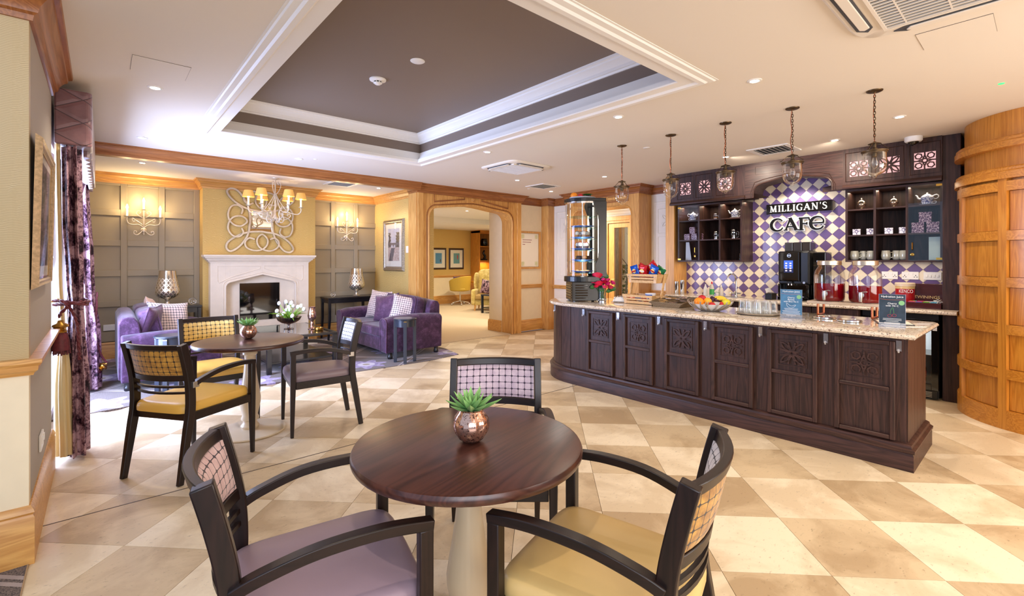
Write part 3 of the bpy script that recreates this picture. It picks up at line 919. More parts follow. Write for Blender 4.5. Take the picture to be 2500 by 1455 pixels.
# ================================================================ CAFÉ COUNTER
CX = 4.07; CY0, CY1 = 0.63, 3.62; CR = 0.62
def counter_line(off, yend=None, n=14):
    """front line of the counter (with its rounded far end) pushed out by off"""
    pts = [(CX + .70, CY0 - off), (CX - off, CY0 - off), (CX - off, CY1)]
    for i in range(1, n + 1):
        a = PI - (PI / 2) * i / n
        pts.append((CX + CR + (CR + off) * math.cos(a), CY1 + (CR + off) * math.sin(a)))
    return pts
ct = thing('cafe_counter', 'long dark-stained panelled café counter with a rounded far end', 'counter', (4.4, 2.0, 0))
body = counter_line(0)
wobj('body', G().prism([(CX + .70, CY0)] + [(CX, CY0)] + body[2:] + [(CX + .70, CY1 + CR)], .02, .872), M['darkz'], ct, smooth=35)
pp = [(0, 0), (.045, 0), (.045, .105), (.040, .118), (.050, .124), (.052, .142), (.034, .152), (.030, .168), (.014, .176), (0, .178)]
cl = counter_line(0)[::-1]
wobj('plinth', G().mould([(-o, z) for o, z in pp], counter_line(0)), M['darky'], ct, smooth=30)
# end staves on the curve
N = 6
for i in range(N):
    a0 = PI - (PI / 2) * i / N; a1 = PI - (PI / 2) * (i + 1) / N
    o = .006
    vs = [(CX + CR + (CR + o) * math.cos(a), CY1 + (CR + o) * math.sin(a)) for a in (a0 - .004, (a0 + a1) / 2, a1 + .004)]
    vi = [(CX + CR + (CR - .01) * math.cos(a), CY1 + (CR - .01) * math.sin(a)) for a in (a1, (a0 + a1) / 2, a0)]
    wobj('stave', G().prism(vs + vi, .178, .872), M['darkz'], ct, smooth=35)


def fret(kind, s, w, y):
    """flat fretwork in local x-z, square of side s, returned as geometry between y and y-depth"""
    g = G(); h = s / 2; d = .008; y0 = y; cnt = [0]
    def ny(): cnt[0] += 1; return y0 - .00025 * cnt[0]
    def seg(pts, ww=w):
        y = ny(); g.bar([(px, y, pz) for px, pz in pts], ww, d, up=(0, 1, 0))
    def ring(cx, cz, r, ww=w, n=14, k=1.0):
        y = ny()
        g.bar([(cx + r * math.cos(2 * PI * i / n), y, cz + r * k * math.sin(2 * PI * i / n)) for i in range(n)], ww, d, closed=True, up=(0, 1, 0))
    if kind == 0:
        ring(0, 0, h * .24)
        for sx in (-1, 1):
            for sz in (-1, 1):
                pts = []
                for k in range(6):
                    a = math.radians(60 * k + 15 * sx * sz)
                    pts.append((sx * h * .56 + h * .33 * math.cos(a), sz * h * .56 + h * .33 * math.sin(a)))
                y = ny(); g.bar([(p[0], y, p[1]) for p in pts], w, d, closed=True, up=(0, 1, 0))
        for sx, sz in ((1, 0), (-1, 0), (0, 1), (0, -1)):
            px, pz = sx * h * .24, sz * h * .24
            seg([(sx * h * .62 + sz * h * .02, sz * h * .62 + sx * h * .02), (sx * h, sz * h)])
            seg([(px + sz * h * .16, pz + sx * h * .16), (sx * h * .62, sz * h * .62)])
            seg([(px - sz * h * .16, pz - sx * h * .16), (sx * h * .62, sz * h * .62)])
    else:
        ring(0, 0, h * .17)
        for q in range(4):
            a = math.radians(45 + 90 * q); ca, sa = math.cos(a), math.sin(a)
            for off in (-1, 1):
                pts = []
                for i in range(7):
                    t = i / 6; r = h * (.17 + 1.16 * t); b = off * h * .20 * math.sin(PI * t)
                    pts.append((r * ca - b * sa, r * sa + b * ca))
                seg(pts)
            a = math.radians(90 * q); ca, sa = math.cos(a), math.sin(a)
            for off in (-1, 1):
                seg([(h * .2 * ca, h * .2 * sa), (h * .62 * ca - off * h * .22 * sa, h * .62 * sa + off * h * .22 * ca), (h * ca - off * h * .30 * sa, h * sa + off * h * .30 * ca)])
    return g

# six framed bays: local x runs along -Y (left to right as seen from the café side)
RYm = Matrix.Rotation(-PI / 2, 4, 'Z')
bays = [(3.31 - .465 * k * 1.0, .345) for k in range(6)]
bays = [(3.19, .350), (2.715, .342), (2.246, .342), (1.783, .350), (1.32, .350), (.860, .350)]
for i, (yc, wd) in enumerate(bays):
    e = bpy.data.objects.new('framed_panel', None); COL.objects.link(e); e.parent = ct
    e.location = Vector((CX, yc, 0)) - ct.location; e.rotation_euler = (0, 0, -PI / 2)
    # in this frame: x = along counter (to the right), -y = towards the café
    h = wd / 2; fw = .030
    for a, b in ((-h, -h + fw), (h - fw, h)): obj('frame_stile', G().box(a, b, -.032, 0, .182, .852), M['darkz'], e, bevel=.004, seg=1)
    for a, b in ((.182, .212), (.822, .852), (.508, .536)): obj('frame_rail', G().box(-h + fw, h - fw, -.032, 0, a, b), M['darkx'], e, bevel=.004, seg=1)
    n = 3; x0 = -h + fw; wq = (wd - 2 * fw) / n
    for k in range(n):
        obj('plank', G().box(x0 + k * wq + .0008, x0 + (k + 1) * wq - .0008, -.006, 0, .212, .508), M['darkz'], e)
    obj('raised_panel', G().box(-h + fw, h - fw, -.006, 0, .536, .822), M['darkz'], e)
    sq = .20
    car = fret((i + 1) % 2, sq - .03, .011, -.010)
    car.bar([(-sq / 2, -.008, -sq / 2), (sq / 2, -.008, -sq / 2), (sq / 2, -.008, sq / 2), (-sq / 2, -.008, sq / 2)], .010, .008, closed=True, up=(0, 1, 0))
    obj('carving', car, M['darkx'], e, loc=(0, 0, .678))
# right end: upright boards
for k in range(6):
    wobj('end_board', G().box(CX + .01 + .115 * k, CX + .122 + .115 * k, CY0 - .008, CY0 + .002, .178, .872), M['darkz'], ct)
# clear plastic clips under the stone edge
for yy in (3.95, 3.42, 2.955, 2.48, 2.015, 1.55, 1.09, .665):
    xx = CX - .012 if yy < 3.6 else CX + CR - (CR + .01) * math.cos(math.asin((yy - CY1) / CR))
    g = G(); g.box(xx - .010, xx, yy - .014, yy + .014, .79, .86); g.tube([(xx - .010, yy, .80), (xx - .024, yy, .785), (xx - .026, yy, .805)], .006, 6)
    wobj('plastic_clip', g, M['clearplastic'], ct)

for yy in (4.12, 6.33):
    mo = obj('carved_motif', fret(1, .20, .010, -.006), M['ivory'], iw, loc=(NX, yy, 2.06), rot=(0, 0, -PI / 2))
# stone worktop with bullnose edge
wt = thing('granite_worktop', 'cream speckled granite top of the front counter with rounded edge', 'worktop', (4.4, 2.0, .872))
def slab(line, z0, z1, back):
    g = G(); secs = []
    return g
prof = [(-.30, .872), (.030, .872), (.052, .878), (.062, .893), (.052, .908), (.030, .914), (-.30, .914)]
ln = [(CX + .90, CY0)] + counter_line(0)[1:] + [(CX + .90, CY1 + CR)]
g = G().mould([(-o, z) for o, z in prof], ln)
inner_top = [(CX + .25, CY0 + .25), (CX + .25, CY1)] + [(CX + CR + (CR - .25) * math.cos(PI - PI / 2 * i / 8), CY1 + (CR - .25) * math.sin(PI - PI / 2 * i / 8)) for i in range(1, 9)] + [(CX + .90, CY1 + CR - .25), (CX + .90, CY0 + .25)]
g.prism(inner_top, .873, .9138)
wobj('slab', g, M['granite'], wt, smooth=35)

# ================================================================ BACK BAR
BX = 6.40            # face of the wall cabinets
TXW = 6.75           # tiled wall
struct('wall_cafe', G().box(TXW + .012, TXW + .1, .2, 3.80, 0, H), M['cream'])
# diamond tiles, each its own piece
splash = struct('wall_tiling', G().box(TXW + .006, TXW + .012, .62, 3.66, .90, 2.50), plain('grout', (214, 196, 176), 0.7))
M['mosP'] = plain('purple_glazed_tile', (112, 88, 140), 0.3, coat=0.15)
M['mosC'] = plain('cream_glazed_tile', (240, 226, 200), 0.3, coat=0.15)
D = .141
tc_ = 0; cutP = G(); cutC = G()
z_lo, z_hi = .945, 2.46
for a in range(-2, 46):
    for b in range(-2, 26):
        cy = .62 + a * D / 2; cz = .95 + b * D / 2
        if (a + b) % 2: continue
        k = D / 2 - .0022
        dia = [(cy - k, cz), (cy, cz - k), (cy + k, cz), (cy, cz + k)]
        for (y0, y1, z0, z1) in ((.70, 3.65, .912, 1.395), (1.53, 2.68, 1.3951, 2.46)):
            pl = clip_poly(dia, y0, y1, z0, z1)
            if len(pl) < 3: continue
            if max(p[0] for p in pl) - min(p[0] for p in pl) < .012: continue
            ar = abs(sum(pl[i - 1][0] * pl[i][1] - pl[i][0] * pl[i - 1][1] for i in range(len(pl)))) / 2
            if ar < .3 * 2 * k * k:
                (cutP if a % 2 else cutC).prism(pl, TXW, TXW + .006, 'yz'); continue
            obj('wall_tile', G().prism(pl, TXW, TXW + .006, 'yz'), M['mosP'] if a % 2 else M['mosC'], splash); tc_ += 1
obj('cut_tiles', cutP, M['mosP'], splash, kind='stuff'); obj('cut_tiles', cutC, M['mosC'], splash, kind='stuff')
print('wall tiles', tc_)

# dark tall end post and orange oak post at the left
rp = struct('trim_bar_post', G().box(6.33, 6.76, .565, .70, 0, H), M['darkz'], bevel=.004)
lp_ = struct('trim_oak_post', G().box(6.40, 7.02, 3.66, 3.80, 0, H), M['oakz'], bevel=.004)

# header with fretwork
hd = thing('bar_canopy', 'dark wood canopy over the back bar with pink-backed fretwork squares and a low arch', 'canopy', (6.3, 2.2, 2.2))
HX = 6.30
def header_run(y0, y1):
    return G().box(HX, TXW, y0, y1, 2.215, H)
# side runs (hollow front board + soffit) and the arched middle
fret_y = [3.43, 3.15, 2.86, 1.385, 1.115, .83]
def hole_board(y0, y1, centres, s, z0, z1, zc):
    g = G(); ys = y0
    for c in sorted(centres):
        g.box(HX, HX + .022, ys, c - s / 2, z0, z1)
        g.box(HX, HX + .022, c - s / 2, c + s / 2, z0, zc - s / 2).box(HX, HX + .022, c - s / 2, c + s / 2, zc + s / 2, z1)
        ys = c + s / 2
    g.box(HX, HX + .022, ys, y1, z0, z1)
    return g
FS = .17
wobj('front_board', hole_board(2.60, 3.66, fret_y[:3], FS, 2.235, H - .001, 2.43), M['darkz'], hd)
wobj('front_board', hole_board(.70, 1.53, fret_y[3:], FS, 2.235, H - .001, 2.42), M['darkz'], hd)
wobj('soffit', G().box(HX + .022, TXW, 2.60, 3.66, 2.235, 2.25), M['darky'], hd)
wobj('soffit', G().box(HX + .022, TXW, .70, 1.53, 2.235, 2.25), M['darky'], hd)
for y0, y1 in ((2.60, 3.66), (.70, 1.53)):
    wobj('lower_moulding', G().mould([(0, 2.205), (.026, 2.205), (.030, 2.222), (.020, 2.236), (.012, 2.250), (0, 2.252)], [(HX, y1), (HX, y0)]).box(HX, HX + .022, y0, y1, 2.205, 2.236), M['darky'], hd, smooth=30)
ap = arc(2.53 - .16, 2.27, .13, 0, 90, 6)
a_in = [(1.63, 2.205), (1.63, 2.26)] + arc(1.63 + .12, 2.26, .12, 180, 95, 6) + [(1.95, 2.42), (2.065, 2.435), (2.18, 2.42)] + arc(2.50 - .12, 2.26, .12, 85, 0, 6) + [(2.50, 2.205)]
g = G(); g.box(HX, HX + .022, 1.53, 1.63, 2.205, H - .001).box(HX, HX + .022, 2.50, 2.60, 2.205, H - .001)
for a, b in zip(a_in[:-1], a_in[1:]):
    if b[0] - a[0] > 1e-4: g.prism([a, b, (b[0], H - .001), (a[0], H - .001)], HX, HX + .022, 'yz')
wobj('arched_board', g, M['darky'], hd)
wobj('arch_bead', G().tube([(HX - .002, y, z) for y, z in a_in], .011, 8), M['darky'], hd, smooth=40)
wobj('arch_bead', G().tube([(HX - .001, 1.60, 2.205), (HX - .001, 1.60, 2.27), (HX - .001, 1.66, 2.40), (HX - .001, 1.78, 2.43), (HX - .001, 2.065, 2.465), (HX - .001, 2.36, 2.43), (HX - .001, 2.48, 2.40), (HX - .001, 2.53, 2.27), (HX - .001, 2.53, 2.205)], .004, 5), M['darky'], hd)
wobj('arch_soffit', G().bar([(HX + .16, y, z + .008) for y, z in a_in], .28, .012, up=(0, 0, 1)), M['darky'], hd)
wobj('panel_moulding', yframe(G(), 1.66, 2.47, 2.50, 2.60, HX - .001, .005), M['darky'], hd)
for yc in fret_y:
    fr = bpy.data.objects.new('fretwork_square', None); COL.objects.link(fr); fr.parent = hd
    zc = 2.43 if yc > 2 else 2.42
    fr.location = Vector((HX + .006, yc, zc)) - hd.location; fr.rotation_euler = (0, 0, -PI / 2)
    obj('fretwork', fret(0 if yc in (fret_y[0], fret_y[2], fret_y[3], fret_y[5]) else 1, FS, .0125, 0), M['darkx'], fr)
    obj('pink_backing', G().box(-FS / 2 - .01, FS / 2 + .01, .020, .026, -FS / 2 - .01, FS / 2 + .01), M['pinkpanel'], fr)
for yc in fret_y:
    wobj('panel_moulding', yframe(G(), yc - .118, yc + .118, 2.285, 2.60, HX - .001, .006), M['darkz'], hd)
for yj in (3.29, 3.005, 2.72, 1.25, .975):
    wobj('joint_bead', G().box(HX - .003, HX, yj - .003, yj + .003, 2.25, H - .01), M['darkz'], hd)


def wall_cabinet(name, label, y0, y1, z0, z1, divs, shelves, glazed, group=None):
    """open-fronted dark cabinet; divs are y positions of dividers; glazed = (ya, yb) bay with a glass door"""
    c = thing(name, label, 'cabinet', (BX, (y0 + y1) / 2, z0))
    t = .022
    wobj('back_panel', G().box(TXW - .014, TXW - .002, y0 + t, y1 - t, z0 + t, z1 - t), M['darkz'], c)
    for yy in (y0, y1 - t): wobj('side', G().box(BX, TXW - .002, yy, yy + t, z0, z1), M['darkz'], c)
    wobj('top_board', G().box(BX, TXW - .002, y0 + t, y1 - t, z1 - t, z1), M['darky'], c)
    wobj('bottom_board', G().box(BX, TXW - .002, y0 + t, y1 - t, z0, z0 + t), M['darky'], c)
    for yy in divs: wobj('divider', G().box(BX + .002, TXW - .014, yy - t / 2, yy + t / 2, z0 + t, z1 - t), M['darkz'], c)
    ys = [y0 + t / 2] + divs + [y1 - t / 2]
    for a, b in zip(ys[:-1], ys[1:]):
        for zz in shelves: wobj('shelf', G().box(BX + .008, TXW - .014, a + t / 2, b - t / 2, zz - .010, zz + .006), M['darky'], c)
    ya, yb = glazed
    d = wobj('glass_door', G().box(BX - .008, BX - .003, ya, yb, z0 + .012, z1 - .012), M['glass'], c)
    hy = ya + .02 if ya > 2 else ya + .02
    hinge = yb if yb > 3 else ya
    for zz in (z0 + .035, z1 - .035):
        yy = (yb - .05, yb - .004) if yb > 3 else (ya + .004, ya + .05)
        g = G().box(-.003 + 0, .0005, yy[0], yy[1], zz - .010, zz + .010)
        h = obj('hinge', G().box(BX - .013, BX - .0081, yy[0], yy[1], zz - .011, zz + .011), M['brass'], d)
    # small handle and lock on the free edge
    fy = ya + .035 if yb > 3 else yb - .035
    obj('handle', G().tube([(BX - .012, fy, z0 + .13), (BX - .026, fy, z0 + .135), (BX - .026, fy, z0 + .20), (BX - .012, fy, z0 + .205)], .0045, 6), M['brass'], d, smooth=40)
    obj('lock', G(Matrix.Translation((BX - .010, fy, z0 + .08)) @ Matrix.Rotation(-PI / 2, 4, 'Y')).lathe([(.016, 0), (.016, .010), (.006, .012), (0, .012)], 14), M['brass'], d, smooth=40)
    return c
wall_cabinet('wall_cabinet', 'dark open wall cabinet left of the café sign with square bays', 2.68, 3.60, 1.385, 2.205, [2.98, 3.28], [1.695, 1.975], (3.292, 3.598))
wall_cabinet('wall_cabinet', 'dark open wall cabinet right of the café sign holding mugs', .702, 1.53, 1.385, 2.205, [.985, 1.26], [1.685, 1.975], (.704, .974))
# slim lights under the canopy
for k, (y0, y1) in enumerate(((2.64, 3.58), (.74, 1.50))):
    light('AREA', (6.52, (y0 + y1) / 2, 2.18 if k else 2.18), 3.0, WARM, y1 - y0, .05).rotation_euler = (0, 0, PI / 2)
    light('AREA', (6.55, (y0 + y1) / 2, 1.375), 1.4, WARM, y1 - y0, .06).rotation_euler = (0, 0, PI / 2)
light('SPOT', (6.45, 2.07, 2.40), 22, (1, .88, .72), .04, aim=(6.74, 2.07, 1.3), spot=120)

# back worktop and base units
bw = thing('back_worktop', 'granite worktop of the back bar carrying the coffee machine', 'worktop', (6.4, 2.1, .872))
wobj('slab', G().mould([(-.25, .874), (.022, .874), (.036, .882), (.040, .894), (.034, .906), (.020, .912), (-.25, .912)], [(6.15, 3.645), (6.15, .575)]).box(6.30, TXW, .71, 3.645, .875, .9115), M['granite'], bw, smooth=35)
bc = thing('base_cabinet', 'dark base cupboards under the back bar worktop', 'cabinet', (6.4, 2.4, 0))
wobj('carcass', G().box(6.24, TXW, 1.36, 3.64, .08, .872), M['darkz'], bc)
wobj('plinth', G().box(6.28, TXW, 1.36, 3.64, 0, .08), M['black'], bc)
for k in range(5):
    y0 = 1.37 + k * .453
    dd = wobj('door', G().box(6.22, 6.24, y0, y0 + .445, .10, .86), M['darkz'], bc, bevel=.003)
    obj('handle', G().tube([(6.215, y0 + .04, .72), (6.195, y0 + .04, .72), (6.195, y0 + .04, .60), (6.215, y0 + .04, .60)], .005, 6), M['steel'], dd, smooth=40)

# bottle cooler
bf = thing('bottle_cooler', 'black glass-fronted bottle cooler under the right end of the back bar', 'fridge', (6.5, 1.0, 0))
F0, F1 = .72, 1.34
wobj('body', G().box(6.30, 6.74, F0, F0 + .03, .02, .862).box(6.30, 6.74, F1 - .03, F1, .02, .862).box(6.30, 6.74, F0 + .03, F1 - .03, .80, .862).box(6.30, 6.74, F0 + .03, F1 - .03, .02, .12).box(6.70, 6.74, F0 + .03, F1 - .03, .12, .80), M['black'], bf)
dd = wobj('door', G().box(6.262, 6.298, F0, F0 + .055, .10, .80).box(6.262, 6.298, F1 - .055, F1, .10, .80).box(6.262, 6.298, F0 + .055, F1 - .055, .74, .80).box(6.262, 6.298, F0 + .055, F1 - .055, .10, .16), M['gloss'], bf, bevel=.003)
obj('pane', G().box(6.275, 6.281, F0 + .055, F1 - .055, .16, .74), M['glass'], dd)
wobj('top_panel', G().box(6.262, 6.298, F0, F1, .805, .862), M['black'], bf)
wobj('grille', G().box(6.27, 6.298, F0 + .01, F1 - .01, .02, .095), M['black'], bf)
for k in range(4): wobj('grille_slot', G().box(6.266, 6.27, F0 + .05, F1 - .05, .030 + .015 * k, .036 + .015 * k), M['steel'], bf)
wobj('price_sticker', G().box(6.2605, 6.262, F0 + .012, F0 + .045, .70, .75), M['white'], bf)
for zz in (.16, .44): wobj('wire_shelf', G().box(6.32, 6.69, F0 + .03, F1 - .03, zz, zz + .006), M['steel'], bf)
wobj('inner_wall', G().box(6.69, 6.70, F0 + .03, F1 - .03, .12, .80), plain('pale_fridge_liner', (214, 216, 216), 0.4), bf)
light('AREA', (6.40, 1.03, .79), 4.0, (.9, .95, 1), .4, .05).rotation_euler = (0, 0, PI / 2)
M['beer'] = plain('amber_bottle_glass', (170, 74, 16), 0.06, trans=0.5)
M['greenb'] = plain('green_bottle_glass', (40, 80, 34), 0.06, trans=0.5)
def bottle(x, y, z, m, cap, label, s=1.0, lab=None):
    b = thing('bottle', label, 'bottle', (x, y, z), 0, 'bottles in the glass-fronted cooler')
    obj('glass', G().lathe([(.0, 0), (.031, 0), (.033, .01), (.033, .13), (.026, .16), (.014, .185), (.0125, .225), (.0125, .235)], 14), m, b, smooth=50)
    obj('cap', G().lathe([(.014, .233), (.014, .245), (0, .247)], 12), cap, b, smooth=40)
    obj('paper_label', G().lathe([(.0338, .04), (.0338, .105)], 14, caps=False), lab or M['white'], b, smooth=50)
    b.scale = (s, s, s)
    return b
redlab = plain('red_paper_label', (196, 50, 40), 0.5)
bottle(6.38, .86, .166, M['beer'], M['gold'], 'brown beer bottle on the lower cooler shelf, nearest the hinge side', 1.0, redlab)
bottle(6.38, .95, .166, M['beer'], M['gold'], 'brown beer bottle on the lower cooler shelf, second from the right', 1.0)
bottle(6.38, 1.04, .166, M['beer'], M['gold'], 'brown beer bottle on the lower cooler shelf, third from the right', 1.0)
bottle(6.40, .88, .446, M['greenb'], M['gold'], 'green bottle on the upper cooler shelf at the right', 1.05)
bottle(6.40, .99, .446, M['greenb'], M['gold'], 'green bottle on the upper cooler shelf next to its twin', 1.05)

# sockets and switch on the tiles
def socket(y, z, label, sw=False, w=.146):
    s_ = thing('wall_switch' if sw else 'wall_socket', label, 'switch' if sw else 'socket', (TXW - .001, y, z))
    obj('plate', G().box(-.010, 0, -w / 2, w / 2, -.043, .043), M['white'], s_, bevel=.003)
    for k in (-1, 1) if not sw else (-1.5, -.5, .5, 1.5):
        if sw: obj('rocker', G().box(-.015, -.010, k * .030 - .009, k * .030 + .009, -.014, .014), M['white'], s_, bevel=.002)
        else:
            obj('rocker', G().box(-.015, -.010, k * .018 - .006, k * .018 + .006, .008, .028), M['white'], s_)
            g = G()
            for dy, dz, a, b in ((0, .002, .003, .006), (-.011, -.014, .005, .003), (.011, -.014, .005, .003)):
                g.box(-.0112, -.010, k * .047 + dy - a, k * .047 + dy + a, dz - b, dz + b)
            obj('pin_holes', g, M['black'], s_, kind='stuff')
    return s_
socket(1.19, 1.235, 'white double socket on the tiles directly behind the drink jars')
socket(1.01, 1.235, 'white double socket on the tiles, middle of the row of three plates')
socket(.825, 1.235, 'white four-gang switch plate on the tiles beside the dark post', True)

# ================================================================ SIGNS
def letter_geo(strokes, s, d0, d1, grow=0.0):
    """strokes: list of (points, width); local x right, z up, thickness along -y"""
    g = G()
    for si, (pts, wd) in enumerate(strokes):
        e0 = d0 - .0004 * si
        wl_ = wd if isinstance(wd, (list, tuple)) else [wd] * len(pts)
        if len(pts) > 4:
            q3 = spline([(p[0], p[1], w_) for p, w_ in zip(pts, wl_)], 4); pts = [(p[0], p[1]) for p in q3]; wl_ = [p[2] for p in q3]
        P = [Vector((p[0] * s, p[1] * s)) for p in pts]; L = []; R = []
        for i, p in enumerate(P):
            t = (P[min(i + 1, len(P) - 1)] - P[max(i - 1, 0)]).normalized(); nrm = Vector((-t.y, t.x)); hw = wl_[i] * s / 2 + grow
            q = p.copy()
            if grow and i == 0: q = p - t * grow
            if grow and i == len(P) - 1: q = p + t * grow
            L.append(q + nrm * hw); R.append(q - nrm * hw)
        for i in range(len(P) - 1):
            g.prism([(L[i].x, L[i].y), (R[i].x, R[i].y), (R[i + 1].x, R[i + 1].y), (L[i + 1].x, L[i + 1].y)], e0, d1, 'xz')
    return g
T, t_ = .17, .085
def se(x, z, w=.30): return ([(x - w / 2, z), (x + w / 2, z)], .055)
LET = {
 'M': (1.05, [([(.16, 0), (.20, 1)], t_), ([(.20, 1), (.52, .08)], T), ([(.52, .02), (.84, 1)], t_), ([(.84, 1), (.90, 0)], T), se(.16, .025), se(.90, .025), se(.14, .975, .22), se(.90, .975, .22)]),
 'I': (.42, [([(.21, 0), (.21, 1)], T), se(.21, .025, .34), se(.21, .975, .34)]),
 'L': (.66, [([(.17, 0), (.17, 1)], T), se(.17, .975, .34), ([(.02, .03), (.60, .03)], .07), ([(.58, 0), (.62, .24)], .06)]),
 'G': (.86, [([(.78, .80), (.70, .92), (.48, .99), (.26, .90), (.12, .66), (.10, .45), (.16, .22), (.32, .05), (.52, .01), (.72, .08)], [.05, .06, .08, .13, .17, .18, .17, .12, .08, .08]), ([(.72, .03), (.72, .42)], .15), se(.72, .42, .28), ([(.78, .72), (.78, .98)], .05)]),
 'A': (.92, [([(.12, 0), (.46, 1)], t_), ([(.44, 1), (.80, 0)], T), ([(.24, .34), (.68, .34)], .07), se(.12, .025, .26), se(.80, .025, .28)]),
 'N': (.92, [([(.17, 0), (.17, 1)], t_), ([(.14, 1), (.76, .02)], T), ([(.76, 0), (.76, 1)], t_), se(.17, .025, .26), se(.76, .975, .26), se(.10, .975, .16)]),
 "'": (.26, [([(.14, 1.02), (.10, .74)], [.13, .04])]),
 'S': (.64, [([(.54, .78), (.50, .92), (.32, .99), (.14, .88), (.12, .70), (.28, .56), (.46, .45), (.56, .28), (.48, .08), (.28, .01), (.10, .08), (.06, .26)], [.05, .05, .08, .13, .16, .17, .17, .16, .13, .08, .05, .05])]),
 'c': (1.02, [([(.93, .80), (.80, .93), (.56, 1.0), (.30, .92), (.12, .70), (.07, .46), (.15, .20), (.36, .03), (.62, .0), (.84, .08), (.96, .24)], [.04, .08, .10, .15, .19, .20, .19, .14, .10, .08, .04])]),
 'a': (1.10, [([(.14, 0), (.50, 1.0)], .09), ([(.48, 1.02), (.94, 0)], .20), ([(.24, .30), (.78, .30)], .08), se(.14, .03, .28), se(.94, .03, .30), ([(.36, .98), (.50, .98)], .06)]),
 'f': (.86, [([(.24, -.04), (.24, .97)], .19), ([(.08, .95), (.80, .95)], .09), ([(.80, .97), (.84, .74)], .06), ([(.24, .50), (.66, .50)], .08), ([(.66, .60), (.66, .40)], .05), se(.24, .0, .36)]),
 'e': (1.05, [([(.92, .80), (.80, .94), (.56, 1.0), (.30, .92), (.13, .70), (.08, .46), (.16, .20), (.36, .03), (.62, .0), (.84, .08), (.96, .24)], [.05, .08, .10, .15, .19, .20, .19, .14, .10, .08, .05]), ([(.16, .50), (.98, .50)], .08), ([(.92, .84), (.99, .70), (.98, .50)], .07)]),
}
sg = thing('sign_board', 'black name board reading MILLIGAN\'S in raised white capitals', 'sign', (TXW - .030, 2.115, 2.085), -PI / 2)
obj('board', G().box(-.375, .375, -.012, .028, -.068, .062), M['gloss'], sg, bevel=.003)
word = "MILLIGAN'S"; s_ = .082
tw = sum(LET[c][0] for c in word) * s_ + .006 * 9
x = -tw / 2 * 1.08
for c in word:
    wdt, st_ = LET[c]
    obj('letter', letter_geo(st_, s_, -.022, -.012), M['white'], sg, loc=(x, 0, -.043))
    x += (wdt * s_ + .006) * 1.08
M['white'].node_tree.nodes['Principled BSDF'].inputs['Roughness'].default_value = .4
M['letterblack'] = plain('matt_black_letter', (10, 10, 11), .7, spec=.2)
cf = thing('sign_letters', 'raised black CAFE lettering with white outline on the diamond tiles', 'sign', (TXW - .03, 2.115, 1.795), -PI / 2)
s_ = .155; x = -.305
for c, x in zip('cafe', (-.322, -.160, .004, .134)):
    wdt, st_ = LET[c]
    b = obj('letter_backing', letter_geo(st_, s_, -.010, .028, .0125), M['white'], cf, loc=(x, 0, 0))
    obj('letter', letter_geo(st_, s_, -.024, -.0125, .0015), M['letterblack'], cf, loc=(x, 0, 0))
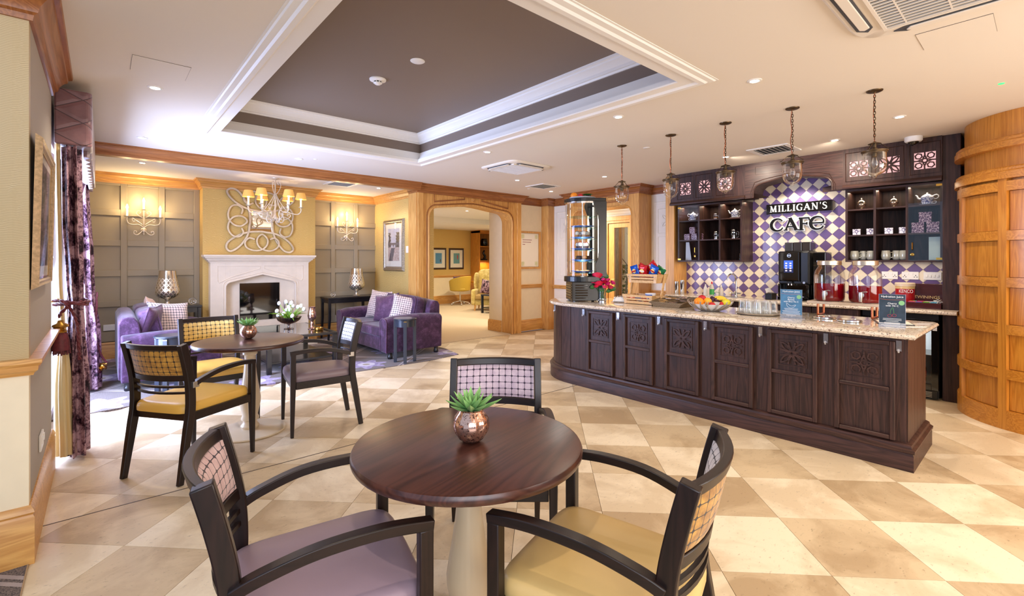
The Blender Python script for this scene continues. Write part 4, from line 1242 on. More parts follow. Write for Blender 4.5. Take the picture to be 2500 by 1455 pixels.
# ================================================================ DINING CHAIRS
def make_chair(name, label, seat_m, front_m, rear_m, loc, rz, group):
    """front faces local +y; origin on the floor at the middle of the footprint"""
    t = thing(name, label, 'chair', loc, rz, group)
    W = M['wengez']; Wx = M['wengex']; Wy = M['wengey']
    hr, hf = .222, .262
    prof = [(-.285, 0), (-.262, .14), (-.232, .32), (-.214, .43), (-.210, .52), (-.218, .64), (-.242, .76), (-.272, .875)]
    post = spline([(y, z) for y, z in prof], 4)
    def back_y(z):
        for (y0, z0), (y1, z1) in zip(post[:-1], post[1:]):
            if z0 <= z <= z1: return y0 + (y1 - y0) * (z - z0) / (z1 - z0)
        return post[-1][0]
    for sgn in (-1, 1):
        tp_ = [0.72 + 0.28 * min(1, z / .35) for y, z in post]
        obj('rear_leg', G().bar([(sgn * hr, y, z) for y, z in post], .036, .050, up=(0, 1, 0), taper=tp_), W, t, bevel=.004, smooth=40)
        obj('front_leg', G().bar([(sgn * hf, .262, 0), (sgn * hf, .258, .25), (sgn * hf, .255, .43), (sgn * hf, .255, .655)], .036, .040, up=(0, 1, 0), taper=[.62, .85, 1, 1]), W, t, bevel=.004, smooth=40)
        arm = spline([(sgn * hf, .277, .662), (sgn * hf, .14, .676), (sgn * (hf - .004), -.02, .668), (sgn * (hr + .022), -.15, .634), (sgn * (hr + .012), -.212, .606)], 5)
        obj('armrest', G().bar(arm, .036, .029), Wy, t, bevel=.003, smooth=40)
    bow = .050
    def cy(u): return -bow * (1 - (2 * u - 1) ** 2)
    def curved(z0, z1, yoff, th, inset=.018, n=10):
        g = G(); secs = []
        for i in range(n + 1):
            u = i / n; x = -hr + inset + (2 * hr - 2 * inset) * u
            ya, yb = back_y(z0) + yoff + cy(u), back_y(z1) + yoff + cy(u)
            secs.append([(x, ya - th / 2, z0), (x, ya + th / 2, z0), (x, yb + th / 2, z1), (x, yb - th / 2, z1)])
        return g.loft(secs)
    obj('top_rail', curved(.838, .872, 0, .028, .0), Wx, t, bevel=.004, smooth=40)
    obj('lower_rail', curved(.636, .672, 0, .022, .016), Wx, t, bevel=.003, smooth=40)
    for z0 in (.592, .552): obj('slat', curved(z0, z0 + .014, 0, .014, .016), Wx, t, smooth=40)
    # padded back: bulging front pad, flatter rear pad
    def pad(yoff, bulge, sg_):
        n, m = 12, 6; z0, z1 = .674, .836; xs0 = -hr + .020; wd = 2 * hr - .040
        vs = []; fs = []
        for layer in (0, 1):
            for j in range(m + 1):
                for i in range(n + 1):
                    u, v = i / n, j / m; z = z0 + (z1 - z0) * v
                    b = bulge * min(1, 5 * min(u, 1 - u)) ** .6 * min(1, 4 * min(v, 1 - v)) ** .6 if layer else 0
                    vs.append((xs0 + wd * u, back_y(z) + yoff + cy(u) + sg_ * (b + (.004 if layer else -.001)), z))
        k = (n + 1) * (m + 1)
        for j in range(m):
            for i in range(n):
                a = j * (n + 1) + i
                q = (a, a + 1, a + n + 2, a + n + 1)
                fs.append(tuple(p + k for p in q)); fs.append(q[::-1])
        ring = [j * 0 + i for i in range(n + 1)] + [j * (n + 1) + n for j in range(1, m + 1)] + [m * (n + 1) + i for i in range(n - 1, -1, -1)] + [j * (n + 1) for j in range(m - 1, 0, -1)]
        for a, b in zip(ring, ring[1:] + ring[:1]): fs.append((a, b, b + k, a + k))
        return G().add(vs, fs)
    obj('back_pad', pad(.002, .020, 1), front_m, t, smooth=60)
    obj('rear_pad', pad(-.002, .008, -1), rear_m, t, smooth=60)
    # seat frame and cushion
    zf = .375
    for nm, g in (('seat_rail', G().bar([(-hf + .02, .250, .405), (hf - .02, .250, .405)], .026, .055)),
                  ('seat_rail', G().bar([(-hr + .015, -.205, .405), (hr - .015, -.205, .405)], .026, .055)),
                  ('seat_rail', G().bar([(-hf, .235, .405), (-hr, -.20, .405)], .026, .055)),
                  ('seat_rail', G().bar([(hf, .235, .405), (hr, -.20, .405)], .026, .055))):
        obj(nm, g, Wx, t, bevel=.003)
    n = 28; rings = []
    out = []
    for i in range(n):
        a = 2 * PI * i / n
        q = lambda x: math.copysign(abs(x) ** .30, x)
        x, y = q(math.cos(a)), q(math.sin(a))
        yy = .015 + y * .262
        hw = hr + (hf - hr) * ((yy + .22) / .50) - .004
        out.append((x * hw, yy))
    cx_, cy_ = 0, .01
    for k, z in ((1.0, .428), (1.005, .452), (.99, .472), (.955, .484), (.86, .491), (.55, .496), (.2, .498)):
        rings.append([(p[0] * k, cy_ + (p[1] - cy_) * k, z) for p in out])
    obj('seat', G().loft(rings), seat_m, t, smooth=60)
    return t


def chair_at(name, label, sm, fm, rm, rear_mid, ang, group):
    a = math.radians(ang)
    return make_chair(name, label, sm, fm, rm, (rear_mid[0] + .285 * math.cos(a), rear_mid[1] + .285 * math.sin(a), 0), a - PI / 2, group)
g1, g2_ = 'armchairs around the near round table', 'armchairs around the far round table'
chair_at('dining_chair', 'dark wooden armchair with lilac seat and pink check back, left of the near round table', M['lilacseat'], M['gridpink'], M['gridgold'], (.215, 1.525), -13, g1)
chair_at('dining_chair', 'dark armchair with straw yellow seat and gold rear panel, right of the near table', M['creamseat'], M['gridwhite'], M['gridgold'], (1.262, .606), 107, g1)
chair_at('dining_chair', 'dark armchair facing us behind the near table, lilac check back above the tabletop', M['lilacseat'], M['gridlilac'], M['gridgold'], (1.605, 1.965), 228.8, g1)
ch_ = chair_at('dining_chair', 'dark armchair with mustard seat and gold check back panel turned to us, nearest the curtain', M['yellowseat'], M['gridgold'], M['gridgold'], (.240, 3.735), 35.8, g2_)
obj('metal_clip', G().cb((1 * .236, -.198, .612), (.040, .045, .038)), M['steel'], ch_, bevel=.003)
chair_at('dining_chair', 'dark wooden armchair with bright gold check back facing us, behind the far round table', M['yellowseat'], M['gridgold2'], M['gridgold'], (.755, 5.16), -86, g2_)
ch_ = chair_at('dining_chair', 'dark armchair with mauve grey seat and white check back, right of the far table', M['greyseat'], M['gridwhite'], M['gridgold'], (1.714, 4.115), 172, g2_)
obj('metal_clip', G().cb((-1 * .236, -.198, .612), (.040, .045, .038)), M['steel'], ch_, bevel=.003)


# ================================================================ ROUND TABLES
def round_table(loc, label, group):
    t = thing('round_table', label, 'table', loc, 0.3, group)
    R = .408
    obj('tabletop', G().lathe([(0, .715), (R - .02, .715), (R - .004, .719), (R, .727), (R, .738), (R - .005, .748), (R - .012, .750), (0, .750)], 64), M['tabletop'], t, smooth=30)
    ped = [(.04, .02), (.062, .028), (.070, .05), (.052, .075), (.050, .09), (.066, .10), (.066, .115), (.056, .135), (.068, .19), (.078, .235), (.080, .275), (.072, .33), (.060, .40), (.050, .47), (.043, .54), (.040, .60), (.042, .625), (.055, .635), (.055, .65), (.044, .662), (.050, .690), (.075, .705), (.078, .714)]
    obj('pedestal', G().lathe(ped, 28), M['tablebase'], t, smooth=40)
    obj('base_plate', G().lathe([(0, 0), (.262, 0), (.268, .006), (.262, .014), (.10, .026), (.045, .032), (0, .032)], 56), M['tablebase'], t, smooth=30)
    return t
round_table((1.002, 1.382, 0), 'near round dark table with cream baluster pedestal in the foreground', 'round pedestal tables')
round_table((.925, 4.33, 0), 'far round dark table with cream pedestal beside the lounge carpet', 'round pedestal tables')


def leaf_geo(g, L, w, th, bend, az, tilt, z0=0.0, r0=0.0, n=6, fold=.25):
    """one fleshy pointed leaf"""
    secs = []
    ca, sa = math.cos(az), math.sin(az)
    for i in range(n + 1):
        t = i / n
        wid = w * (math.sin(PI * min(1, t * .62 + .30)) ** .8) * (1 - t ** 5)
        if i == n: wid = .0004
        a = tilt + bend * t
        # centreline by integration
        if i == 0: px, pz = r0, z0
        else:
            px += L / n * math.cos(a); pz += L / n * math.sin(a)
        h = th * (1 - t * .7)
        nx, nz = -math.sin(a), math.cos(a)
        sec = []
        for u, v in ((-1, .35), (-.5, -.1), (0, -.5), (.5, -.1), (1, .35), (.5, .35), (0, .15), (-.5, .35)):
            lx = px + nx * v * h + (abs(u) * fold * wid * nx)
            lz = pz + nz * v * h + (abs(u) * fold * wid * nz)
            ly = u * wid / 2
            sec.append((lx * ca - ly * sa, lx * sa + ly * ca, lz))
        secs.append(sec)
    g.loft(secs); return g


def m_leaf(name, c1, c2):
    t = NT(name); z = t.n('ShaderNodeSeparateXYZ', {0: t.tc('Generated')}).outputs[2]
    n = t.noise(t.mp(), 30, 3)
    t.set(col=t.ramp(t.ma('ADD', t.ma('MULTIPLY', z, .8), t.ma('MULTIPLY', n, .3)), [(.2, lin(c1)), (.8, lin(c2))]), rough=0.45, spec=0.4)
    return t.m
M['succ'] = m_leaf('succulent_leaf', (52, 112, 66), (150, 198, 118))
M['leaf'] = m_leaf('green_leaf', (40, 98, 30), (150, 190, 60))
M['roseleaf'] = plain('rose_leaf', (44, 104, 40), 0.45, var=.2)


def succulent(loc, label, s=1.0):
    t = thing('potted_succulent', label, 'plant', loc, 0, 'succulents in mercury glass bowls')
    pot = [(0, .0), (.028, .0), (.045, .012), (.062, .038), (.067, .062), (.060, .088), (.046, .106), (.043, .112), (.046, .116), (.043, .118), (.039, .112), (.030, .104), (0, .100)]
    obj('glass_bowl', G().lathe([(r * s, z * s) for r, z in pot], 36), M['mercury'], t, smooth=60)
    rnd = random.Random(hash(label) % 1000 if False else int(loc[0] * 1000))
    k = 0
    for ring, (num, L, tilt, w) in enumerate(((8, .100, 0.22, .028), (8, .092, .52, .027), (7, .082, .85, .024), (5, .066, 1.15, .020), (3, .05, 1.35, .016))):
        for i in range(num):
            az = 2 * PI * i / num + ring * .45 + rnd.uniform(-.12, .12)
            g = leaf_geo(G(), L * s * rnd.uniform(.9, 1.1), w * s, .006 * s, .45, az, tilt + rnd.uniform(-.08, .08), .106 * s, .010 * s)
            obj('leaf', g, M['succ'], t, smooth=60)
    return t
succulent((1.006, 1.372, .751), 'green succulent in a rose mercury glass bowl on the near round table')
succulent((.925, 4.392, .751), 'green succulent in a rose mercury glass bowl on the far round table', .98)

# ================================================================ CURTAINS AND PELMET ON THE LEFT
def folds(cx, cy, spec, seed, nf=7, amp=.20, n=72):
    """closed gathered-cloth body: spec rows of (z, rx, ry, dx)"""
    rnd = random.Random(seed); ph = [rnd.uniform(0, 6) for _ in range(4)]
    secs = []
    for z, rx, ry, dx in spec:
        sec = []
        for i in range(n):
            a = 2 * PI * i / n
            f = 1 + amp * math.sin(nf * a + ph[0] + z * .5) * (1 + .4 * math.sin(2 * a + ph[1])) + .08 * math.sin((nf * 2 + 1) * a + ph[2] + z * 1.5)
            sec.append((cx + dx + rx * f * math.cos(a), cy + ry * f * math.sin(a), z))
        secs.append(sec)
    return G().loft(secs)
def interp(spec, n=26):
    out = []
    for i in range(n + 1):
        z = spec[0][0] + (spec[-1][0] - spec[0][0]) * i / n
        for a, b in zip(spec[:-1], spec[1:]):
            if a[0] <= z <= b[0] + 1e-9:
                t = (z - a[0]) / (b[0] - a[0]); t = t * t * (3 - 2 * t)
                out.append((z,) + tuple(a[k] + (b[k] - a[k]) * t for k in (1, 2, 3))); break
    return out
c1 = thing('curtain', 'mottled plum velvet curtain tied back on the left, nearest the camera', 'curtain', (-.15, 4.62, 0), 0, 'mottled velvet curtains')
sp1 = interp([(.03, .060, .15, .015), (.5, .058, .14, .014), (.95, .040, .11, .010), (1.08, .034, .09, .010), (1.25, .040, .11, .004), (1.7, .046, .16, -.008), (2.195, .046, .17, -.012)])
obj('cloth', folds(.0, .0, sp1, 3), M['curtain'], c1, smooth=60, loc=(.005, 0, 0))
lining = plain('cream_curtain_lining', (226, 204, 152), 0.5, sheen=0.3)
sp1b = interp([(.06, .052, .075, .01), (.5, .044, .07, .0), (.86, .024, .055, .0), (1.0, .016, .04, -.01), (1.3, .014, .04, -.02), (2.2, .014, .05, -.03)])
obj('lining', folds(0, 0, sp1b, 5, 5, .12), lining, c1, smooth=60, loc=(-.045, -.115, 0))
c2 = thing('curtain', 'mottled plum velvet curtain at the far side of the window, lit violet by daylight', 'curtain', (-.12, 6.80, 0), 0, 'mottled velvet curtains')
obj('cloth', folds(.0, .0, interp([(.03, .085, .16, .03), (.6, .080, .15, .025), (1.05, .055, .10, .01), (1.3, .060, .13, -.005), (2.195, .05, .16, -.03)]), 8), M['curtain'], c2, smooth=60)
# tie-back with tassel
tb = thing('tieback', 'burgundy rope tie-back with gold cap and long tassel on the near curtain', 'tieback', (-.15, 4.45, 1.0))
M['rope'] = plain('burgundy_rope', (104, 34, 44), 0.55, var=.25, nscale=60)
def rope(g, pts, r=.010, tw=90):
    P = spline(pts, 8)
    L = 0; pos = [0]
    for a, b in zip(P[:-1], P[1:]): L += (Vector(b) - Vector(a)).length; pos.append(L)
    for ph in (0, PI):
        q = []
        for p, l in zip(P, pos):
            a = l * tw + ph; q.append((p[0] + .55 * r * math.cos(a), p[1] + .3 * r * math.sin(a), p[2] + .55 * r * math.sin(a)))
        g.tube(q, r * .75, 6)
    return g
obj('rope', rope(rope(G(), [(-.09, .02, .10), (-.02, -.03, .105), (.06, -.02, .115), (.085, .10, .11), (.05, .24, .12)]), [(-.09, -.0, .13), (-.02, -.05, .12), (.05, -.05, .10), (.080, .08, .09)]), M['rope'], tb, smooth=50)
obj('knot', rope(rope(G(), [(-.05, -.04, .13), (-.02, -.07, .09), (-.05, -.06, .05), (-.06, -.03, .02)], .009), [(-.02, -.04, .10), (.02, -.06, .0), (.035, -.06, -.14), (.04, -.06, -.28)], .009), M['rope'], tb, smooth=50)
obj('gold_cap', G().lathe([(.0, .02), (.014, .018), (.020, .0), (.040, -.012), (.044, -.025), (.026, -.036), (.024, -.045), (.036, -.055), (.034, -.064), (0, -.066)], 24), M['gold'], tb, smooth=50, loc=(-.055, -.055, -.02))
g = G(); rnd = random.Random(2)
for k in range(70):
    a = rnd.uniform(0, 2 * PI); r = rnd.uniform(.006, .030)
    g.tube([(r * math.cos(a), r * math.sin(a), -.06), (r * 1.45 * math.cos(a), r * 1.45 * math.sin(a), -.11), (r * 1.75 * math.cos(a + .1), r * 1.75 * math.sin(a + .1), -.20 - rnd.uniform(0, .02))], .0042, 4)
g.lathe([(.024, -.058), (.036, -.08), (.044, -.12), (.046, -.185), (0, -.19)], 20)
obj('tassel_fringe', g, M['rope'], tb, smooth=50, loc=(-.055, -.055, -.02))
obj('wall_hook', G().tube([(-.105, .02, .12), (-.08, .02, .12), (-.07, .02, .14)], .006, 6), M['brass'], tb)
t2 = thing('tieback', 'small gold-capped burgundy tassel hanging on the far curtain near the floor', 'tieback', (.03, 6.78, .26))
obj('gold_cap', G(Matrix.Rotation(.9, 4, 'Y')).lathe([(.0, .03), (.014, .028), (.020, .01), (.044, -.004), (.046, -.018), (.026, -.030), (.038, -.045), (.034, -.054), (0, -.056)], 20), M['brass'], t2, smooth=50)
obj('rope', rope(G(), [(.02, 0, .02), (-.04, -.02, .16), (-.07, -.03, .38), (-.06, .0, .80)], .009), M['rope'], t2, smooth=50)
g = G(Matrix.Rotation(.9, 4, 'Y'))
g.lathe([(.026, -.05), (.040, -.075), (.048, -.11), (.044, -.13), (0, -.135)], 18)
obj('tassel_fringe', g, M['rope'], t2, smooth=50)
pm = thing('pelmet', 'quilted mauve box pelmet above the window curtains', 'pelmet', (-.15, 5.6, 2.2))
def pelm(y0, y1, x1, z0, z1, scall=True):
    g = G()
    g.loft([[(-.09 + .0, y0 - 5.6, z - 2.2), (x1 + .15 - .02, y0 - 5.6, z - 2.2), (x1 + .15, y0 + .02 - 5.6, z - 2.2), (x1 + .15, y1 - .02 - 5.6, z - 2.2), (x1 + .15 - .02, y1 - 5.6, z - 2.2), (-.09, y1 - 5.6, z - 2.2)] for z in (z0, z0 + .03, z1 - .02, z1)])
    return g
obj('front', pelm(4.45, 6.98, -.045, 2.20, 2.585), M['pelmet'], pm, bevel=.012)
obj('gathered_skirt', G().loft([[(.075 + .016 * math.sin(i * 1.9), 4.62 - 5.6 + 2.30 * i / 40, z) for i in range(41)] + [(.055, 4.62 - 5.6 + 2.30 * i / 40, z) for i in range(40, -1, -1)] for z in (-.045, -.02, 0.0)]), M['pelmet'], pm, smooth=50)

# framed picture on the near left wall
def framed(name, label, cat, loc, rotz, w, h, fw, fm, mat_w, art_m, depth=.03, mat_m=None, inner=None, group=None, slip=True):
    """picture hanging against a wall; local x to the right, z up, -y towards the viewer; origin bottom centre"""
    t = thing(name, label, cat, loc, rotz, group)
    x0, x1 = -w / 2, w / 2
    def sect(d): return [(0, 0), (fw * .2, -d * .6), (fw * .35, -d), (fw * .55, -d * .75), (fw * .8, -d * .8), (fw, -d * .35), (fw, 0)]
    secs = []
    pts = [(x0, 0, 1, 1), (x1, 0, -1, 1), (x1, h, -1, -1), (x0, h, 1, -1)]
    vs = []; S = sect(depth); q = len(S)
    for (px, pz, sx, sz) in pts:
        for o, y in S: vs.append((px + sx * o, y, pz + sz * o))
    fs = []
    for i in range(4):
        j = (i + 1) % 4
        for k in range(q): fs.append((i * q + k, i * q + (k + 1) % q, j * q + (k + 1) % q, j * q + k))
    obj('frame', G().add(vs, fs), fm, t, smooth=30)
    obj('mount', G().box(x0 + fw, x1 - fw, -depth * .30, -.002, fw, h - fw), mat_m or M['ivory'], t)
    if slip:
        obj('slip', G().bar([(x0 + fw + .006, -depth * .34, fw + .006), (x1 - fw - .006, -depth * .34, fw + .006), (x1 - fw - .006, -depth * .34, h - fw - .006), (x0 + fw + .006, -depth * .34, h - fw - .006)], .012, .006, closed=True, up=(0, 1, 0)), M['gold'], t)
    obj('picture', G().box(x0 + fw + mat_w, x1 - fw - mat_w, -depth * .30 - .002, -depth * .30, fw + mat_w * 1.1, h - fw - mat_w * .9), art_m, t)
    obj('glazing', G().box(x0 + fw, x1 - fw, -depth * .30 - .006, -depth * .30 - .0045, fw, h - fw), M['pane'], t)
    return t
def m_art(name, kind):
    t = NT(name); s = t.n('ShaderNodeSeparateXYZ', {0: t.tc('Generated')}).outputs
    x, z = s[0], s[2]; n = t.noise(t.mp((1, 1, 1)), 9, 6, .7); n2 = t.noise(t.mp((1, 1, 1), (0, 0, 0), (3, 1, 2)), 30, 4)
    if kind == 'bridge':
        sky = t.ramp(n, [(.3, lin((196, 196, 214))), (.7, lin((234, 226, 224)))])
        trees = t.ramp(n2, [(.35, lin((40, 40, 44))), (.65, lin((120, 104, 80)))])
        bank = t.ramp(n2, [(.35, lin((186, 150, 136))), (.65, lin((222, 206, 196)))])
        lt_ = t.ma('LESS_THAN', t.ma('ADD', t.ma('ABSOLUTE', t.ma('SUBTRACT', x, .14)), t.ma('MULTIPLY', t.ma('SUBTRACT', n2, .5), .5)), .09)
        rt_ = t.ma('GREATER_THAN', t.ma('ADD', x, t.ma('MULTIPLY', t.ma('SUBTRACT', n2, .5), .6)), t.ma('ADD', .62, t.ma('MULTIPLY', z, .12)))
        tm = t.ma('MULTIPLY', t.ma('MAXIMUM', lt_, rt_), t.ma('MULTIPLY', t.ma('GREATER_THAN', z, .40), t.ma('LESS_THAN', z, .88)))
        c = t.mix(tm, sky, trees)
        arch_ = t.ma('ABSOLUTE', t.ma('SINE', t.ma('MULTIPLY', x, 13.0)))
        br_ = t.ma('MULTIPLY', t.ma('LESS_THAN', z, .56), t.ma('GREATER_THAN', z, t.ma('ADD', .40, t.ma('MULTIPLY', arch_, .10))))
        c = t.mix(t.ma('LESS_THAN', z, .42), c, bank)
        c = t.mix(br_, c, lin((120, 106, 104)))
        river = t.ma('LESS_THAN', t.ma('ADD', t.ma('ABSOLUTE', t.ma('SUBTRACT', x, t.ma('ADD', .25, t.ma('MULTIPLY', z, .5)))), t.ma('MULTIPLY', n, .2)), .26)
        c = t.mix(t.ma('MULTIPLY', river, t.ma('LESS_THAN', z, .40)), c, lin((90, 84, 96)))
    elif kind == 'left':
        c = t.ramp(n, [(.3, lin((50, 42, 44))), (.5, lin((96, 84, 84))), (.7, lin((150, 138, 134)))])  # dark tones put the reflection of the glass into the print's colour
    t.set(col=c, rough=0.5); return t.m
framed('framed_picture', 'framed print in an ornate silver frame on the near left wall', 'picture', (LX + .004, 3.56, 1.262), PI / 2, .84, .74, .045, M['bronzeframe'] if 'bronzeframe' in M else plain('silver_gilt_frame', (196, 172, 136), 0.35, 0.5, var=.2, nscale=60), .06, m_art('dark_reflection_print', 'left'), .026).rotation_euler = (.02, 0, PI / 2)
# ================================================================ CUSHIONS AND SOFAS
def cushion(name, label, s, th, m, M4, group=None, piping=None, seed=1):
    """square scatter cushion, plump, ears at the corners; M4 = rotation matrix + centre"""
    t = thing(name, label, 'cushion', M4.translation, 0, group)
    R = M4.to_3x3().to_4x4(); rnd = random.Random(seed)
    n = 12; vs = []; fs = []
    a, b = rnd.uniform(-.02, .02), rnd.uniform(-.02, .02)
    for side in (1, -1):
        for j in range(n + 1):
            for i in range(n + 1):
                u, v = 2 * i / n - 1, 2 * j / n - 1
                k = 1 - .09 * (1 - abs(u) ** 2) * abs(v) ** 3; k2 = 1 - .09 * (1 - abs(v) ** 2) * abs(u) ** 3
                p = (max(0, 1 - u * u) ** .45) * (max(0, 1 - v * v) ** .45)
                w = .018 * math.sin(4 * u + seed) * math.sin(3 * v + seed * 2) * p
                vs.append((u * s / 2 * k2, side * (th / 2 * p + .003) + w, v * s / 2 * k))
    q = (n + 1) ** 2
    for sidx in (0, 1):
        for j in range(n):
            for i in range(n):
                x = sidx * q + j * (n + 1) + i
                f = (x, x + 1, x + n + 2, x + n + 1)
                fs.append(f if sidx else f[::-1])
    ring = list(range(n + 1)) + [j * (n + 1) + n for j in range(1, n + 1)] + [n * (n + 1) + i for i in range(n - 1, -1, -1)] + [j * (n + 1) for j in range(n - 1, 0, -1)]
    for x, y in zip(ring, ring[1:] + ring[:1]): fs.append((x, y, y + q, x + q))
    e = R.to_euler()
    obj('cover', G().add(vs, fs), m, t, smooth=70, rot=e)
    if piping: obj('piping', G().tube([vs[i] for i in ring], .006, 6, closed=True), piping, t, smooth=60, rot=e)
    return t


def sofa(label, loc, rz, length=1.78, mirror=1):
    """front faces local +x, length along y, origin at floor, back-near corner"""
    t = thing('sofa', label, 'sofa', loc, rz, 'purple velvet sofas')
    V = M['velvet']; L = length; Dp = .93; aw = .20
    def rbox(g, x0, x1, y0, y1, z0, z1):
        return g.box(x0, x1, y0, y1, z0, z1)
    obj('base', G().box(.10, Dp - .03, aw - .03, L - aw + .03, .10, .30), V, t, bevel=.02, seg=3)
    for y0 in (0, L - aw):
        # arm: rolled top following a gentle S in side view
        secs = []
        n = 14
        for i in range(9):
            x = .02 + (Dp - .02) * i / 8
            ztop = .60 + .035 * math.sin(PI * (1 - i / 8)) * .6 - (.02 if i == 8 else 0)
            sec = []
            flare = .012 * math.sin(PI * i / 8)
            for k in range(n + 1):
                a = PI * k / n
                r = aw / 2 + .006
                sec.append((x, y0 + aw / 2 + r * math.cos(a) * 1.0, ztop - r * .62 + r * .62 * math.sin(a)))
            sec = [(x, y0 + aw - .008, .10)] + [(x, y0 + aw - .004, .40)] + sec + [(x, y0 + .004, .40), (x, y0 + .008, .10)]
            secs.append(sec)
        arm = obj('arm', G().loft(secs), V, t, smooth=50, bevel=.018, seg=3)
        rim = secs[-1]
        obj('piping', G().tube([(p[0] + .004, p[1], p[2]) for p in rim], .006, 6), M['velvet2'], arm, smooth=60)
    # back
    bk = []
    for i in range(11):
        u = i / 10; y = .10 + (L - .20) * u; zt = .79 + .035 * math.sin(PI * u)
        bk.append([(.0, y, .12), (.22, y, .12), (.22, y, .45), (.17, y, zt - .06), (.13, y, zt - .005), (.08, y, zt), (.03, y, zt - .01), (.0, y, zt - .06)])
    obj('back', G().loft(bk), V, t, smooth=50, bevel=.012, seg=2)
    n = 2; cw = (L - 2 * aw) / n
    for k in range(n):
        y0 = aw + k * cw
        obj('seat_cushion', G().box(.22, Dp - .005, y0 + .004, y0 + cw - .004, .295, .445), M['velvet'], t, bevel=.035, seg=4, smooth=60)
        secs = []
        for i in range(7):
            u = i / 6; x = .20 + .22 * (1 - abs(2 * u - 1) ** 3 * .0)
            secs.append(None)
        g = G(Matrix.Translation((.295, y0 + cw / 2, .635)) @ Matrix.Rotation(math.radians(-13), 4, 'Y'))
        g.ell((0, 0, 0), (.10, cw / 2 + .005, .225), 28, 18, .42)
        bc_ = obj('back_cushion', g, V, t, smooth=60)
        pts = [(.085, (cw / 2 - .015) * math.copysign(abs(math.cos(a)) ** .42, math.cos(a)), .215 * math.copysign(abs(math.sin(a)) ** .42, math.sin(a))) for a in [2 * PI * i / 40 for i in range(40)]]
        obj('piping', G(g.M).tube(pts, .005, 5, closed=True), M['velvet2'], bc_, smooth=60)
    for x, y in ((.08, .08), (Dp - .09, .08), (.08, L - .08), (Dp - .09, L - .08)):
        obj('foot', G().lathe([(.030, .006), (.036, .02), (.036, .045), (.028, .06), (.034, .10)], 16, (x, y, 0)), M['blackwood'], t, smooth=40)
    return t
# right-hand sofa backs onto the wallpapered wall and looks towards -x: turn half way round
sofa('purple velvet two-seat sofa with its side to the camera, right of the fireplace', (3.93, 7.90, 0), PI, 1.82)
sofa('purple velvet sofa below the window on the left, its arm end towards us', (.14, 6.42, 0), 0, 1.72)
def MC(x, y, z, rz, rx=0.0, ry=0.0):
    return Matrix.Translation((x, y, z)) @ Euler((0, 0, math.radians(rz))).to_matrix().to_4x4() @ Euler((math.radians(rx), math.radians(ry), 0)).to_matrix().to_4x4()
gc = M['gridcush']
cushion('cushion', 'large cream check cushion at the left end of the right-hand sofa', .48, .15, gc, MC(3.52, 7.42, .665, -72, -16, 3), 'scatter cushions', seed=1)
cushion('cushion', 'plain purple velvet cushion between the two check cushions on the right-hand sofa', .45, .15, M['velvet2'], MC(3.43, 6.98, .645, -62, -20, -8), 'scatter cushions', M['velvet'], seed=2)
cushion('cushion', 'cream check cushion standing edge-on by the near arm of the right-hand sofa', .40, .13, gc, MC(3.48, 6.47, .67, -32, -16, 12), 'scatter cushions', seed=3)
cushion('cushion', 'purple velvet cushion leaning on the near arm of the left-hand sofa', .42, .15, M['velvet2'], MC(.42, 6.74, .68, 70, 16, 0), 'scatter cushions', M['velvet'], seed=4)
cushion('cushion', 'cream check cushion slumped along the front of the left-hand sofa', .50, .17, gc, MC(.62, 7.05, .65, 30, -10, 6), 'scatter cushions', seed=5)
cushion('cushion', 'pale pink cushion half hidden behind the check cushion on the left-hand sofa', .42, .14, plain('pale_pink_satin', (222, 184, 160), 0.4, sheen=.4), MC(.50, 7.72, .72, 84, -14, 8), 'scatter cushions', seed=6)

# ================================================================ FIREPLACE
fp = thing('fireplace_surround', 'pale limestone fireplace surround with low pointed arch and moulded mantel shelf', 'fireplace', (2.0, FY, 0))
S = M['stone']
SX0, SX1 = 1.245, 2.675; yb = FY; yf = FY - .16
wobj('mantel_shelf', G().mould([(0, 1.37), (.012, 1.37), (.014, 1.385), (.030, 1.39), (.036, 1.405), (.052, 1.412), (.056, 1.430), (.076, 1.438), (.080, 1.455), (.094, 1.460), (.098, 1.490), (0, 1.490)], [(SX0, yb - .001), (SX0, yf), (SX1, yf), (SX1, yb - .001)]).box(SX0 + .001, SX1 - .001, yf + .001, yb - .001, 1.372, 1.489), S, fp, smooth=30)
IX0, IX1 = 1.445, 2.475
ia = arc(IX0 + .09, .985, .09, 180, 108, 5) + [(1.96, 1.185)] + arc(IX1 - .09, .985, .09, 72, 0, 5)
g = G(); g.box(SX0, IX0, yf, yb - .001, 0, 1.37).box(IX1, SX1, yf, yb - .001, 0, 1.37)
for a, b in zip(ia[:-1], ia[1:]):
    if b[0] - a[0] > 1e-4: g.prism([a, b, (b[0], 1.37), (a[0], 1.37)], yf, yb - .001, 'xz')
wobj('surround', g, S, fp, bevel=.004)
for k, r in ((0, .012), (.03, .007)):
    wobj('arch_moulding', G().tube([(IX0 - k, yf, 0)] + [(x + (-k if x < 1.7 else (k if x > 2.2 else 0)), yf, z + k) for x, z in ia] + [(IX1 + k, yf, 0)], r, 8), S, fp, smooth=40)
for sg_ in (-1, 1):
    f = lambda x: 1.96 + sg_ * (x - 1.96)
    sp_ = [(f(1.34), 1.315), (f(1.93), 1.315), (f(1.93), 1.275), (f(1.52), 1.145), (f(1.36), 1.06), (f(1.34), 1.10)]
    wobj('spandrel_moulding', G().tube([(x, yf, z) for x, z in sp_], .007, 6, closed=True), S, fp, smooth=40)
wobj('back_slab', G().box(IX0 - .01, 1.66, FY - .035, FY - .001, 0, 1.2).box(2.245, IX1 + .01, FY - .035, FY - .001, 0, 1.2).box(1.66, 2.245, FY - .035, FY - .001, 1.04, 1.2).box(1.66, 2.245, FY - .035, FY - .001, 0, .44), S, fp)
wobj('hearth', G().box(SX0 - .06, SX1 + .06, FY - .44, yf - .001, .007, .06), S, fp, bevel=.006)
